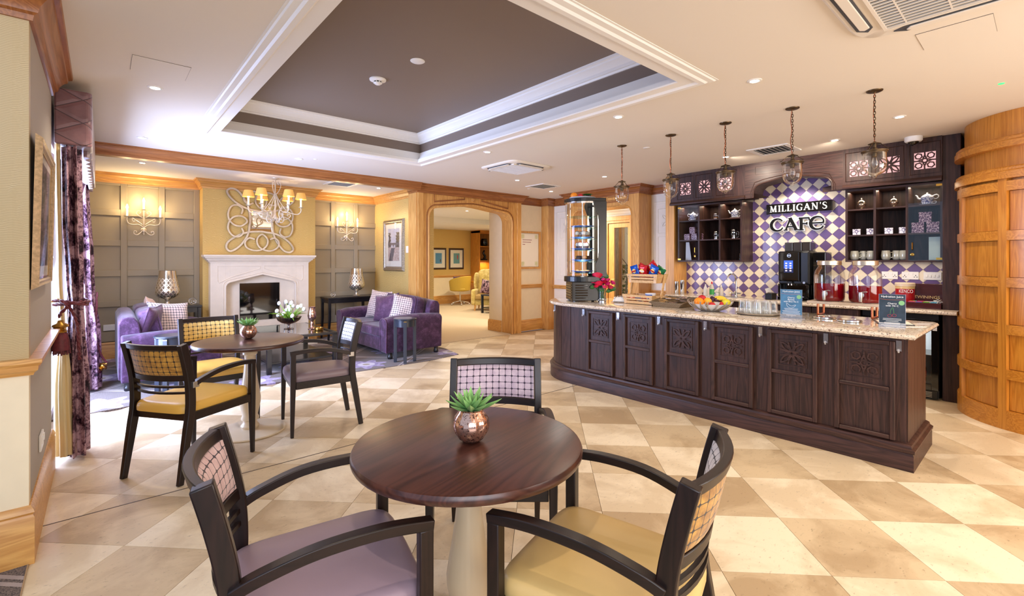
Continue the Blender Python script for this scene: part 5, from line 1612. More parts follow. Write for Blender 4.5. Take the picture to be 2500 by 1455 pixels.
fi = thing('electric_fire', 'black glass electric fire set in the limestone surround', 'fire', (1.95, FY - .03, .44))
wobj('glass_front', G().box(1.662, 2.243, FY - .046, FY - .040, .442, 1.038), M['gloss'], fi)
wobj('casing', G().box(1.664, 2.241, FY - .040, FY - .002, .444, 1.036), M['black'], fi)
ft = thing('fire_tools', 'polished steel fireside tool set standing on the hearth', 'fire tools', (2.33, FY - .26, .061))
obj('base', G().lathe([(0, 0), (.085, 0), (.085, .014), (.06, .022), (0, .022)], 24), M['steel'], ft, smooth=40)
obj('stand', G().tube([(0, 0, .02), (0, 0, .62)], .008, 8).tube([(-.07, 0, .56), (.07, 0, .56)], .005, 6).tube([(0, -.07, .56), (0, .07, .56)], .005, 6), M['steel'], ft, smooth=40)
for k, (dx, dy) in enumerate(((-.065, 0), (.065, 0), (0, -.065), (0, .065))):
    tl = obj('tool', G().tube([(dx, dy, .06), (dx, dy, .56)], .005, 6), M['steel'], ft, smooth=40)
    obj('handle', G().lathe([(.006, .56), (.011, .58), (.012, .66), (.006, .69), (0, .695)], 10, (dx, dy, 0)), M['steel'], tl, smooth=40)
    if k % 2 == 0: obj('head', G().box(dx - .03, dx + .03, dy - .006, dy + .006, .03, .12), M['steel'], tl, bevel=.004)

# mirror with looping ribbon frame
mr = thing('wall_mirror', 'square mirror in a looping silver ribbon frame above the mantel', 'mirror', (1.975, FY - .002, 2.04))
HS = .505
def rib(pts, y, closed=False, w=.028, h=.028):
    P = spline([(p[0] * HS, p[1] * HS) for p in pts], 7, closed)
    n = len(P)
    return G().bar([(p[0], y + (.006 * math.sin(8 * PI * (i / n - .131)) if closed else -.010 * i / n), p[1]) for i, p in enumerate(P)], w, h, closed=closed, up=(0, 1, 0))
q = [(-.345, -.15), (-.37, -.35), (-.45, -.56), (-.60, -.78), (-.76, -.92), (-.90, -.965), (-.985, -.86), (-.95, -.70), (-.80, -.56), (-.56, -.42), (-.30, -.345), (0, -.325)]
def rot90(p, k):
    x, z = p
    for _ in range(k): x, z = -z, x
    return (x, z)
mainp = []
for k in range(4):
    seg_ = q + [] if True else q
    mainp += [rot90(p, k) for p in seg_[:-1]] + [rot90(seg_[-1], k)]
    # mirror half is supplied by the next rotation
mainp = []
half = q
full_corner = half[:]                      # from left side middle through bottom-left loop to bottom middle
for k in range(4): mainp += [rot90(p, k) for p in full_corner]
obj('ribbon', rib(mainp, -.020, True), M['silverleaf'], mr, smooth=50)
scr = [(-.20, -.58), (-.36, -.545), (-.475, -.68), (-.43, -.85), (-.22, -.94), (.0, -.91), (.15, -.77), (.17, -.58), (.03, -.42), (-.10, -.50), (-.14, -.66), (-.07, -.83), (.10, -.93), (.30, -.94), (.48, -.82), (.505, -.64), (.38, -.53), (.24, -.575)]
for k in range(4): obj('scroll', rib([rot90(p, k) for p in scr], -.034, False, .024, .024), M['silverleaf'], mr, smooth=50)
obj('glass', G().box(-.35 * HS, .35 * HS, -.014, -.008, -.35 * HS, .35 * HS), M['mirror'], mr)
obj('backing', G().box(-.35 * HS, .35 * HS, -.008, 0, -.35 * HS, .35 * HS), M['black'], mr)


# ================================================================ WALL LIGHTS AND CHANDELIER
candle = plain('ivory_candle_tube', (250, 236, 200), 0.5, emit=lin((255, 214, 150)), estr=1.6)
def curl(c0, pts, per=6): return spline(pts, per)
def sconce(label, x):
    t = thing('wall_light', label, 'wall light', (x, BY - .002, 1.78), 0, 'scrolled three-candle wall lights')
    Mt = M['whitemetal']
    obj('wall_plate', G(Matrix.Translation((0, 0, .07)) @ Matrix.Rotation(PI / 2, 4, 'X')).lathe([(.036, 0), (.036, .008), (.026, .016), (.010, .022), (0, .022)], 20), Mt, t, smooth=40)
    obj('stem', G().tube([(0, -.06, .0), (0, -.06, .10), (0, -.06, .36)], .009, 8).tube([(0, -.06, .07), (0, -.0, .07)], .008, 8).lathe([(.0, .03), (.020, .045), (.022, .07), (.012, .10), (.0, .11)], 14, (0, -.06, 0)), Mt, t, smooth=40)
    for s_ in (-1, 1):
        arm = spline([(0, -.06, .10), (s_ * .06, -.075, .145), (s_ * .12, -.09, .14), (s_ * .175, -.10, .155), (s_ * .195, -.10, .21), (s_ * .19, -.10, .25)], 6)
        obj('arm', G().tube(arm, .0075, 8), Mt, t, smooth=50)
        lo = spline([(0, -.06, .09), (s_ * .035, -.07, .03), (s_ * .08, -.08, -.005), (s_ * .115, -.085, .015), (s_ * .11, -.085, .05), (s_ * .085, -.08, .045), (s_ * .09, -.08, .028)], 5)
        obj('scroll', G().tube(lo, .007, 8), Mt, t, smooth=50)
        up_ = spline([(0, -.06, .24), (s_ * .05, -.06, .27), (s_ * .085, -.065, .31), (s_ * .065, -.065, .345), (s_ * .035, -.06, .33), (s_ * .05, -.06, .305)], 5)
        obj('scroll', G().tube(up_, .005, 6), Mt, t, smooth=50)
        dn = spline([(s_ * .02, -.065, .15), (s_ * .06, -.07, .185), (s_ * .10, -.08, .215), (s_ * .13, -.08, .235), (s_ * .125, -.08, .19), (s_ * .10, -.08, .195)], 5)
        obj('scroll', G().tube(dn, .005, 6), Mt, t, smooth=50)
    for dx, dy, dz in ((-.19, -.10, .25), (.19, -.10, .25), (0, -.06, .36)):
        obj('drip_pan', G().lathe([(0, 0), (.018, 0), (.036, .008), (.038, .012), (.016, .008), (0, .008)], 18, (dx, dy, dz)), Mt, t, smooth=40)
        c = obj('candle_tube', G().lathe([(.0125, 0), (.0125, .10), (0, .10)], 12, (dx, dy, dz + .008)), candle, t, smooth=40)
        obj('bulb', G().lathe([(.006, .10), (.014, .118), (.016, .132), (.010, .155), (.003, .175), (0, .178)], 12, (dx, dy, dz + .008)), M['warmglow'], c, smooth=60)
        light('POINT', (x + dx, BY + dy - .03, 1.78 + dz + .14), 4.2, (1, .74, .42), .02)
    return t
sconce('scrolled wall light with three lit candle bulbs, left of the fireplace', .475)
sconce('scrolled wall light with three lit candle bulbs, right of the fireplace', 3.50)

chn = thing('chandelier', 'scrolled chandelier with six small amber shades in front of the mirror', 'chandelier', (1.99, 7.72, 2.0))
Mt = M['whitemetal']
M['shade'] = plain('amber_fabric_shade', (222, 172, 92), 0.7, emit=lin((238, 176, 84)), estr=0.35)
obj('ceiling_rose', G().lathe([(0, .628), (.020, .628), (.055, .640), (.058, .650), (0, .650)], 24), Mt, chn, smooth=40)
obj('stem', G().tube([(0, 0, .03), (0, 0, .63)], .009, 10).lathe([(0, .0), (.020, .010), (.034, .03), (.034, .06), (.020, .085), (.010, .10), (.010, .40), (.018, .415), (.010, .43)], 18), Mt, chn, smooth=40)
sh_prof = [(.056, .085), (.057, .086), (.082, -.012), (.081, -.013)]
for k in range(6):
    a = math.radians(-14.5 + 60 * k); ca, sa = math.cos(a), math.sin(a); Rr = .355
    P = lambda r, z: (r * ca, r * sa, z)
    arm = obj('arm', G().tube(spline([P(.02, .06), P(.05, -.0), P(.09, -.02), P(.12, .03), P(.10, .10), P(.13, .155), P(.22, .125), P(.31, .115), P(Rr, .16), P(Rr, .215)], 6), .0075, 8), Mt, chn, smooth=50)
    obj('scroll', G().tube(spline([P(.03, .05), P(.10, .02), P(.17, .045), P(.21, .085), P(.19, .115), P(.165, .095), P(.18, .08)], 5), .006, 6), Mt, chn, smooth=50)
    if k % 2 == 0:
        obj('scroll', G().tube(spline([P(.008, .40), P(.05, .46), P(.075, .54), P(.055, .60), P(.03, .58), P(.045, .555)], 5), .005, 6), Mt, chn, smooth=50)
    obj('scroll', G().tube(spline([P(.008, .42), P(.045, .33), P(.11, .22), P(.15, .17), P(.17, .20), P(.15, .22)], 5), .0045, 6), Mt, chn, smooth=50)
    obj('drip_pan', G().lathe([(0, .215), (.016, .215), (.034, .224), (.036, .228), (.014, .224), (0, .224)], 18, (Rr * ca, Rr * sa, 0)), Mt, chn, smooth=40)
    ctb = obj('candle_tube', G().lathe([(.013, .224), (.013, .335), (0, .335)], 12, (Rr * ca, Rr * sa, 0)), candle, chn, smooth=40)
    obj('bulb', G().ell((Rr * ca, Rr * sa, .36), (.017, .017, .026), 12, 8), M['warmglow'], ctb, smooth=60)
    obj('shade', G(Matrix.Translation((Rr * ca, Rr * sa, .36))).lathe(sh_prof, 28, caps=False), M['shade'], chn, smooth=40)
    light('POINT', (1.99 + Rr * ca, 7.72 + Rr * sa, 2.365), 3.4, (1, .72, .38), .02)

# ================================================================ LAMPS, SIDE TABLES, ORBS
def side_table(label, x0, x1, y0, y1, z, group='black lamp tables'):
    t = thing('side_table', label, 'table', ((x0 + x1) / 2, (y0 + y1) / 2, 0), 0, group)
    wobj('top', G().box(x0, x1, y0, y1, z - .03, z), M['blackwood'], t, bevel=.004)
    wobj('apron', G().box(x0 + .03, x1 - .03, y0 + .03, y1 - .03, z - .10, z - .03), M['blackwood'], t)
    for x in (x0 + .03, x1 - .03):
        for y in (y0 + .03, y1 - .03):
            sx = -1 if x < (x0 + x1) / 2 else 1
            wobj('leg', G().bar([(x, y, z - .03), (x, y, z * .5), (x + sx * .02, y, .0)], .045, .045, up=(0, 1, 0), taper=[1, .9, .65]), M['blackwood'], t, bevel=.004)
    return t
side_table('black lamp table in the corner behind the left-hand sofa', .40, 1.12, 8.18, 8.58, .75)
side_table('black lamp table beside the wall behind the right-hand sofa', 2.98, 3.80, 8.25, 8.66, .75)
def lamp(label, x, y, z):
    t = thing('table_lamp', label, 'lamp', (x, y, z), 0, 'mercury glass table lamps')
    obj('body', G().lathe([(0, .0), (.062, .0), (.066, .006), (.058, .014), (.030, .024), (.022, .045), (.022, .075), (.034, .095), (.085, .115), (.132, .150), (.148, .195), (.146, .235), (.132, .30), (.116, .38), (.106, .46), (.102, .505), (.096, .505), (.10, .46), (.11, .38), (.124, .30), (.138, .20), (.10, .13), (0, .11)], 48), M['lampglass'], t, smooth=60)
    obj('bulb_holder', G().cyl((0, 0), .02, .11, .22, 12), M['steel'], t)
    return t
lamp('silver mercury glass lamp with diamond pattern behind the left-hand sofa', .725, 8.38, .751)
lamp('silver mercury glass lamp with diamond pattern behind the right-hand sofa', 3.57, 8.46, .751)
def orb(label, x, y, z, r=.055):
    t = thing('glass_orb', label, 'ornament', (x, y, z), 0, 'glass orbs on the lamp tables')
    obj('glass_globe', G().lathe([(0, .0)] + [(r * math.sin(math.radians(q_)), r - r * math.cos(math.radians(q_))) for q_ in range(15, 160, 12)], 24), M['glass'], t, smooth=70)
    rnd = random.Random(4)
    for k in range(5):
        obj('inner_bead', G().ell((rnd.uniform(-.022, .022), rnd.uniform(-.022, .022), .022 + rnd.uniform(0, .03)), (.012, .012, .012), 10, 8), M['chrome'], t, smooth=70)
    return t
orb('clear glass orb beside the left-hand lamp', 1.02, 8.32, .752)
orb('small gilded glass orb on the right-hand lamp table', 3.10, 8.36, .752, .048)

# coffee table with lower shelf
cf_ = thing('coffee_table', 'black coffee table with a glossy top and lower shelf in the lounge', 'table', (1.95, 6.85, 0))
K0, K1, L0, L1 = 1.52, 2.38, 6.25, 7.50
M['blackglass'] = plain('black_glass_top', (24, 24, 26), 0.04, coat=0.8)
wobj('top', G().box(K0, K1, L0, L1, .425, .455), M['blackwood'], cf_, bevel=.004)
wobj('glass_inlay', G().box(K0 + .05, K1 - .05, L0 + .05, L1 - .05, .4555, .457), M['blackglass'], cf_)
wobj('shelf', G().box(K0 + .04, K1 - .04, L0 + .04, L1 - .04, .12, .145), M['blackwood'], cf_, bevel=.003)
for x in (K0, K1 - .055):
    for y in (L0, L1 - .055): wobj('leg', G().box(x, x + .055, y, y + .055, .007, .425), M['blackwood'], cf_, bevel=.003)

# bowl of white tulips
bl = thing('tulip_bowl', 'footed smoked glass bowl of white tulips and pebbles on the coffee table', 'flowers', (1.96, 6.93, .458))
bp_ = [(0, .0), (.062, .0), (.064, .004), (.02, .012), (.010, .022), (.010, .055), (.03, .068), (.09, .085), (.14, .120), (.165, .165), (.160, .166), (.134, .124), (.086, .092), (.02, .076), (0, .074)]
obj('glass_bowl', G().lathe(bp_, 40), M['smoke'], bl, smooth=60)
rnd = random.Random(11)
peb = [plain('rose_pebble', (196, 140, 120), .25, .5), plain('dark_pebble', (70, 50, 46), .2, .4), plain('pale_pebble', (214, 190, 176), .3, .3)]
for k in range(34):
    r = .105 * math.sqrt(rnd.random()); a = rnd.uniform(0, 6.28); zz = .088 + .02 * rnd.random() + r * .32
    obj('pebble', G().ell((r * math.cos(a), r * math.sin(a), zz), (.019, .016, .013), 10, 6), peb[k % 3], bl, smooth=70)
M['tulip'] = plain('white_tulip_petal', (248, 246, 240), .45, sss=.1)
for k in range(15):
    a = rnd.uniform(0, 6.28); r = rnd.uniform(.03, .21); hz = rnd.uniform(.20, .36) + (.05 if r < .1 else 0) - (r > .17) * .04
    P0 = (r * .3 * math.cos(a), r * .3 * math.sin(a), .12); P2 = (r * math.cos(a), r * math.sin(a), hz); P1 = (r * .55 * math.cos(a), r * .55 * math.sin(a), hz * .75)
    fl = obj('tulip', G(Matrix.Translation(P2) @ Matrix.Rotation(rnd.uniform(-.4, .4), 4, 'X') @ Matrix.Rotation(rnd.uniform(-.4, .4), 4, 'Y')).lathe([(0, -.022), (.018, -.018), (.026, 0), (.024, .018), (.014, .032), (0, .036)], 12), M['tulip'], bl, smooth=60)
    obj('stem', G().tube(spline([P0, P1, P2], 5), .0035, 5), M['leaf'], fl, smooth=60)
for k in range(26):
    obj('leaf', leaf_geo(G(), rnd.uniform(.18, .30), rnd.uniform(.018, .032), .003, rnd.uniform(-1.5, -.4), rnd.uniform(0, 6.28), rnd.uniform(.9, 1.35), .11, .02), M['leaf'], bl, smooth=60)

def hurricane(label, x, y, z, s=1.0):
    t = thing('candle_holder', label, 'candle holder', (x, y, z), 0, 'rose mercury glass candle holders')
    obj('vase', G().lathe([(r * s, zz * s) for r, zz in [(0, 0), (.050, 0), (.052, .006), (.022, .02), (.018, .05), (.026, .07), (.018, .09), (.020, .11), (.048, .14), (.056, .18), (.050, .23), (.040, .27), (.046, .30), (.050, .305), (.042, .30), (.036, .27), (.046, .23), (.05, .18), (.03, .14), (0, .13)]], 32), M['mercury'], t, smooth=60)
    return t
hurricane('tall rose mercury glass candle holder on the right of the coffee table', 2.20, 6.72, .458, 1.0)
hurricane('rose mercury glass candle holder at the left end of the hearth', 1.28, 8.16, .0605, 1.55)
gd = thing('gold_dish', 'small round gold dish on the coffee table corner', 'dish', (2.22, 6.50, .458))
obj('bowl', G().lathe([(0, 0), (.052, 0), (.056, .005), (.056, .036), (.050, .036), (.050, .010), (0, .008)], 32), M['gold'], gd, smooth=50)
obj('rim', G().tube([(.054 * math.cos(a), .054 * math.sin(a), .037) for a in [2 * PI * i / 24 for i in range(24)]], .003, 6, closed=True), M['brass'], gd, smooth=60)

def drum_table(label, x, y, z=.61, rot=0.3):
    t = thing('round_side_table', label, 'table', (x, y, .0), rot, 'round side tables with four square legs')
    m = M['slateblack']
    obj('top', G().lathe([(0, z - .022), (.150, z - .022), (.158, z - .016), (.158, z - .006), (.150, z), (0, z)], 40), m, t, smooth=30)
    obj('apron', G().lathe([(0, z - .115), (.132, z - .115), (.132, z - .022), (0, z - .022)], 40), m, t, smooth=30)
    for k in range(4):
        a = PI / 4 + k * PI / 2
        lg = obj('leg', G(Matrix.Rotation(a, 4, 'Z')).box(.108, .152, -.022, .022, .006, z - .028), m, t, bevel=.003)
        obj('brass_dot', G(Matrix.Rotation(a, 4, 'Z')).box(.152, .1535, -.020, .020, z - .042, z - .034), M['brass'], lg)
    return t
M['slateblack'] = plain('slate_black_lacquer', (44, 50, 62), 0.3, coat=.2)
drum_table('round slate-black side table with four square legs beside the right-hand sofa', 3.165, 5.86)
drum_table('round slate-black side table in front of the left-hand sofa arm', .57, 6.17)

# picture, switch and socket in the lounge
framed('framed_picture', 'silver-framed watercolour of a river bridge on the gold wall by the archway', 'picture', (4.098, 8.0, 1.205), -PI / 2, .80, .96, .075, plain('pewter_frame', (150, 136, 116), 0.35, 0.6, var=.3, nscale=60), .105, m_art('bridge_watercolour', 'bridge'), .04)
s1 = thing('wall_switch', 'white light switch on the gold wall beside the archway', 'switch', (4.099, 7.50, 1.60))
obj('plate', G().box(-.010, 0, -.043, .043, -.06, .06), M['white'], s1, bevel=.003)
obj('rocker', G().box(-.014, -.010, -.014, .014, -.02, .02), M['white'], s1)
s2 = thing('wall_socket', 'white double socket low on the grey panelling by the far curtain', 'socket', (.10, BY - .001, .45))
obj('plate', G().box(-.073, .073, -.010, 0, -.043, .043), M['white'], s2, bevel=.003)
for k in (-1, 1): obj('rocker', G().box(k * .018 - .006, k * .018 + .006, -.014, -.010, .008, .028), M['white'], s2)

# framed notice in the niche
nt_ = thing('notice_board', 'oak framed notice with pale green corner motifs beside the archway', 'notice', (6.475, 6.868, 1.235))
obj('frame', G().bar([(-.275, -.014, .02), (.275, -.014, .02), (.275, -.014, .735), (-.275, -.014, .735)], .062, .026, closed=True, up=(0, 1, 0)), M['oakz'], nt_, bevel=.004)
obj('sheet', G().box(-.245, .245, -.008, -.004, .05, .705), M['ivory'], nt_)
M['corner'] = plain('pale_green_motif', (222, 222, 176), .5)
for sx in (-1, 1):
    for sz in (-1, 1):
        obj('corner_motif', fret(0, .085, .008, -.0075), M['corner'], nt_, loc=(sx * .185, 0, .3775 + sz * .27))
M['redprint'] = plain('dark_red_print', (140, 50, 60), .6)
for k, w_ in enumerate((.25, .22, .07)):
    g = G(); xx = -.19; rnd = random.Random(k)
    while xx < -.19 + w_:
        ww = rnd.uniform(.012, .03); g.box(xx, xx + ww, -.0095, -.008, .575 - k * .045, .587 - k * .045); xx += ww + .007
    obj('print_line', g, M['redprint'], nt_, kind='stuff')

# ================================================================ FAR ROOM FURNITURE
def m_poster(name, bgc, fig):
    t = NT(name); s = t.n('ShaderNodeSeparateXYZ', {0: t.tc('Generated')}).outputs
    x, z = s[0], s[2]
    dx = t.ma('DIVIDE', t.ma('SUBTRACT', x, fig[0]), fig[2]); dz = t.ma('DIVIDE', t.ma('SUBTRACT', z, fig[1]), fig[3])
    m = t.ma('LESS_THAN', t.ma('ADD', t.ma('MULTIPLY', dx, dx), t.ma('MULTIPLY', dz, dz)), 1.0)
    t.set(col=t.mix(m, lin(bgc), lin(fig[4])), rough=.5); return t.m
dfr = plain('dark_walnut_frame', (58, 36, 28), .3)
framed('framed_picture', 'dark framed blue print on the far gold wall, left of its neighbour', 'picture', (8.185, 12.945, 1.115), 0, .60, .70, .06, dfr, .12, m_poster('blue_print', (70, 150, 196), (.78, .28, .08, .16, (40, 36, 40))), .03, group='dark framed prints in the far room', slip=False)
framed('framed_picture', 'dark framed teal print with a red figure on the far gold wall', 'picture', (8.88, 12.945, 1.115), 0, .60, .70, .06, dfr, .12, m_poster('teal_print', (84, 156, 168), (.66, .62, .10, .24, (190, 30, 50))), .03, group='dark framed prints in the far room', slip=False)
bk = thing('bookcase', 'oak bookcase with lit alcove above the desk in the far room', 'bookcase', (9.85, 12.6, 0))
wobj('side', G().box(9.45, 9.49, 12.45, 12.93, 0, 2.4), M['teakz'], bk)
wobj('back_panel', G().box(9.50, 10.4, 12.90, 12.94, 0, 2.4), M['teakz'], bk)
for zz in (1.38, 1.86, 2.30): wobj('shelf', G().box(9.49, 10.4, 12.5, 12.90, zz, zz + .03), M['teakx'], bk)
wobj('top', G().box(9.45, 10.4, 12.45, 12.9, 2.33, 2.42), M['teakx'], bk)
light('AREA', (9.9, 12.7, 1.36), 8, (1, .6, .25), .5, .1)
vz = thing('vase', 'dark round vase on the upper shelf of the far bookcase', 'vase', (9.85, 12.7, 1.891))
obj('body', G().lathe([(0, 0), (.09, 0), (.13, .08), (.12, .2), (.09, .26), (.08, .26), (.0, .2)], 24), M['gloss'], vz, smooth=60)
vz = thing('statuette', 'dark curved figurine on the lower shelf of the far bookcase', 'ornament', (9.85, 12.7, 1.411))
obj('plinth', G().box(-.09, .09, -.06, .06, 0, .05), M['black'], vz)
obj('figure', G().tube(spline([(0, 0, .05), (.04, 0, .14), (-.03, 0, .24), (.01, 0, .34)], 6), [.05 - .0012 * i for i in range(19)], 10), M['gloss'], vz, smooth=60)
dk = thing('desk', 'oak desk in the far room', 'desk', (9.2, 12.5, 0))
wobj('top', G().box(8.9, 10.2, 11.95, 12.44, .70, .74), M['teakx'], dk, bevel=.004)
wobj('leg', G().box(10.1, 10.15, 12.0, 12.40, 0, .70), M['teakz'], dk)
wobj('leg', G().box(9.40, 9.44, 12.0, 12.40, 0, .70), M['teakz'], dk)
oc = thing('office_chair', 'mustard swivel tub chair on chrome castors at the far desk', 'chair', (8.58, 12.30, 0), .5)
must = plain('mustard_upholstery', (206, 170, 62), .6)
obj('seat', G().ell((0, 0, .50), (.30, .29, .07), 24, 12, .6), must, oc, smooth=60)
secs = []
for i in range(15):
    a = math.radians(115 + 310 * i / 14 - 10); h_ = .92 - .22 * (abs(i - 7) / 7) ** 2
    ca, sa = math.cos(a), math.sin(a)
    secs.append([(.27 * ca, .27 * sa, .46), (.32 * ca, .32 * sa, .46), (.36 * ca, .36 * sa, h_), (.30 * ca, .30 * sa, h_)])
obj('tub_back', G().loft(secs), must, oc, smooth=60, bevel=.015)
obj('column', G().cyl((0, 0), .025, .12, .44, 12), M['chrome'], oc)
for k in range(5):
    a = 2 * PI * k / 5
    lg = obj('foot', G().bar([(0, 0, .13), (.28 * math.cos(a), .28 * math.sin(a), .08)], .035, .025), M['chrome'], oc)
    obj('castor', G().ell((.29 * math.cos(a), .29 * math.sin(a), .036), (.03, .03, .032), 12, 8), M['chrome'], lg, smooth=60)
cushion('cushion', 'dark plum cushion in the mustard swivel chair', .34, .12, M['velvet2'], MC(8.56, 12.42, .74, 20, -14), seed=7)
wc = thing('wing_armchair', 'yellow chenille wing armchair in the far room', 'armchair', (8.30, 10.55, 0), math.radians(-48))
Y_ = M['yellowvelvet']
obj('base', G().box(-.36, .36, -.36, .34, .16, .32), Y_, wc, bevel=.03, seg=3)
obj('seat', G().box(-.27, .27, -.44, .26, .32, .46), plain('tan_seat_fabric', (176, 142, 82), .6), wc, bevel=.04, seg=3, smooth=60)
for s_ in (-1, 1): obj('arm', G().box(s_ * .27, s_ * .40, -.40, .30, .16, .60), Y_, wc, bevel=.05, seg=4, smooth=60)
obj('backrest', G(Matrix.Translation((0, .30, .72)) @ Matrix.Rotation(-.14, 4, 'X')).ell((0, 0, 0), (.36, .10, .44), 24, 14, .5), Y_, wc, smooth=60)
for s_ in (-1, 1): obj('wing', G(Matrix.Translation((s_ * .34, .18, .80)) @ Matrix.Rotation(s_ * .2, 4, 'Z')).ell((0, 0, 0), (.05, .17, .26), 16, 12, .7), Y_, wc, smooth=60)
for x, y in ((-.3, -.34), (.3, -.34), (-.3, .28), (.3, .28)): obj('leg', G().bar([(x, y, 0), (x * .95, y * .95, .16)], .05, .05, up=(0, 1, 0), taper=[.6, 1]), M['oakz'], wc)
cushion('cushion', 'silvery mottled velvet cushion on the wing armchair', .42, .14, M['curtain'], MC(8.22, 10.42, .66, -48, -16, 8), seed=8)
bt = thing('side_table', 'small black open side table by the wing armchair', 'table', (7.90, 9.80, 0), .1)
obj('top', G().box(-.24, .24, -.22, .22, .47, .50), M['blackwood'], bt)
obj('shelf', G().box(-.22, .22, -.20, .20, .14, .16), M['blackwood'], bt)
for x in (-.21, .21):
    for y in (-.19, .19): obj('leg', G().box(x - .025, x + .025, y - .025, y + .025, 0, .47), M['blackwood'], bt)
# ================================================================ DOWNLIGHTS
def downlight(x, y, label, p=16, z=H, col=(1, .84, .67)):
    t = thing('downlight', label, 'downlight', (x, y, z), 0, 'recessed ceiling downlights')
    obj('trim_ring', G().lathe([(.030, -.001), (.030, -.005), (.040, -.006), (.047, -.003), (.047, 0)], 24), M['white'], t, smooth=40)
    obj('lens', G().lathe([(.030, -.002), (0, -.002)], 20), M['lens'], t)
    light('SPOT', (x, y, z - .03), p * (1.75 if x > 3.2 else 1.5), col, .03, aim=(6.7, 2.07, 1.5) if x > 5.65 and .9 < y < 2.7 else (x, y, 0), spot=130, blend=.8)
DL = [(.296, 4.251, 'recessed downlight nearest the left curtain, below the access hatch', 20), (.316, 6.064, 'recessed downlight just before the oak-crowned beam on the left', 14),
      (.40, 7.62, 'recessed downlight in the lounge ceiling, left of the chimney breast', 12), (1.832, 6.064, 'recessed downlight centred before the oak beam, above the far tray edge', 14),
      (3.60, 7.60, 'recessed downlight in the lounge ceiling near the picture wall', 12), (3.345, 4.249, 'recessed downlight between tray and far air conditioning unit', 14),
      (4.868, 5.435, 'recessed downlight just behind the far air conditioning unit', 14), (6.10, 5.90, 'recessed downlight by the corner oak post', 14),
      (5.63, 4.344, 'recessed downlight in front of the oak framed opening', 14), (3.382, 2.46, 'recessed downlight right of the tray, left of the nearest large one', 16),
      (3.416, 1.345, 'large bright recessed downlight near the top right of the tray corner', 18), (5.218, .853, 'recessed downlight right of the nearest pendant', 18),
      (5.723, 1.46, 'recessed downlight between the square vent and the nearest pendant', 18), (5.662, 2.56, 'recessed downlight glowing behind the middle pendant chain', 18)]
for x, y, l, p in DL: downlight(x, y, l, p)
downlight(6.4, 8.9, 'large round downlight in the ceiling of the far room', 40, 2.559, (1, .88, .66))
downlight(9.0, 11.2, 'small downlight at the back of the far room ceiling', 60, 2.419, (1, .85, .6))
# the room's further rows of downlights, behind the viewer
for x, y in ((.3, .9), (.3, -1.2), (3.4, -.6), (5.2, -1.0), (1.9, -1.2)):
    light('SPOT', (x, y, H - .03), 30, (1, .84, .66), .03, aim=(x, y, 0), spot=130, blend=.8)
light('AREA', (7.6, 6.9, 2.45), 60, (1, .93, .85), .5)  # unseen lamp added to brighten the hall beyond the opening
light('AREA', (6.9, 10.0, 2.40), 45, (1, .86, .62), 1.6)

# ================================================================ CEILING FITTINGS
sd1 = thing('smoke_detector', 'white domed smoke detector on the brown tray ceiling', 'smoke detector', (1.84, 3.90, TZ))
obj('base', G().lathe([(0, 0), (.072, 0), (.070, -.010), (.060, -.014), (.045, -.020), (0, -.020)][::-1], 28), M['white'], sd1, smooth=40)
obj('dark_band', G().lathe([(.030, -.032), (.034, -.020)], 24, caps=False), M['black'], sd1)
obj('dome', G().lathe([(0, -.048), (.022, -.046), (.034, -.036), (.036, -.031), (0, -.031)], 24), M['white'], sd1, smooth=40)
for k in range(8):
    a = PI / 4 * k
    obj('rib', G(Matrix.Rotation(a, 4, 'Z')).box(.028, .040, -.003, .003, -.034, -.018), M['white'], sd1)
def disc(label, x, y, z, r=.05):
    t = thing('ceiling_disc', label, 'ceiling disc', (x, y, z), 0, 'flat round caps on the ceilings')
    obj('cap', G().lathe([(0, -.006), (r - .006, -.006), (r, -.002), (r, 0)], 24), M['white'], t, smooth=40)
disc('flat white round cap beside the smoke detector on the tray ceiling', 1.91, 3.33, TZ, .058)
disc('tiny white round cap next to the downlight before the oak beam', 1.99, 5.95, H, .022)
disc('flat cream round cap between the two left-hand pendants', 4.55, 2.93, H, .040)
disc('small grey round cap by the far square vent', 5.60, 5.95, H, .03)
cc = thing('cctv_camera', 'white dome security camera in front of the dark canopy at the right', 'camera', (6.18, .90, H))
obj('housing', G().lathe([(0, -.052), (.062, -.050), (.072, -.038), (.072, 0), (0, 0)], 32), M['white'], cc, smooth=40)
obj('dome', G().lathe([(0, -.088), (.022, -.084), (.038, -.070), (.044, -.052)], 24), M['gloss'], cc, smooth=60)
gs = thing('ceiling_sensor', 'tiny green indicator light in the ceiling above the curved oak wall', 'sensor', (4.78, .22, H))
obj('body', G().lathe([(0, -.004), (.016, -.004), (.018, 0)], 16), plain('green_led', (30, 220, 80), .4, emit=(0.05, 1, .2, 1), estr=1.5), gs)

def hatch(label, pts):
    t = thing('access_hatch', label, 'hatch', (pts[0][0], pts[0][1], H), 0, 'painted ceiling access hatches')
    obj('panel', G().prism([(p[0] - pts[0][0], p[1] - pts[0][1]) for p in pts], -.003, 0), M['ceil'], t)
    q = [Vector((p[0] - pts[0][0], p[1] - pts[0][1], -.0015)) for p in pts]
    obj('gap', G().bar([tuple(v) for v in q], .004, .002, closed=True), plain('shadow_gap', (120, 108, 98), .8), t)
hatch('flush access hatch in the ceiling above the left curtain', [(.145, 3.655), (.44, 3.655), (.44, 3.945), (.145, 3.945)])
hatch('flush access hatch in the ceiling beside the near air conditioning unit', [(3.39, .185), (3.668, .185), (3.668, .485), (3.39, .485)])

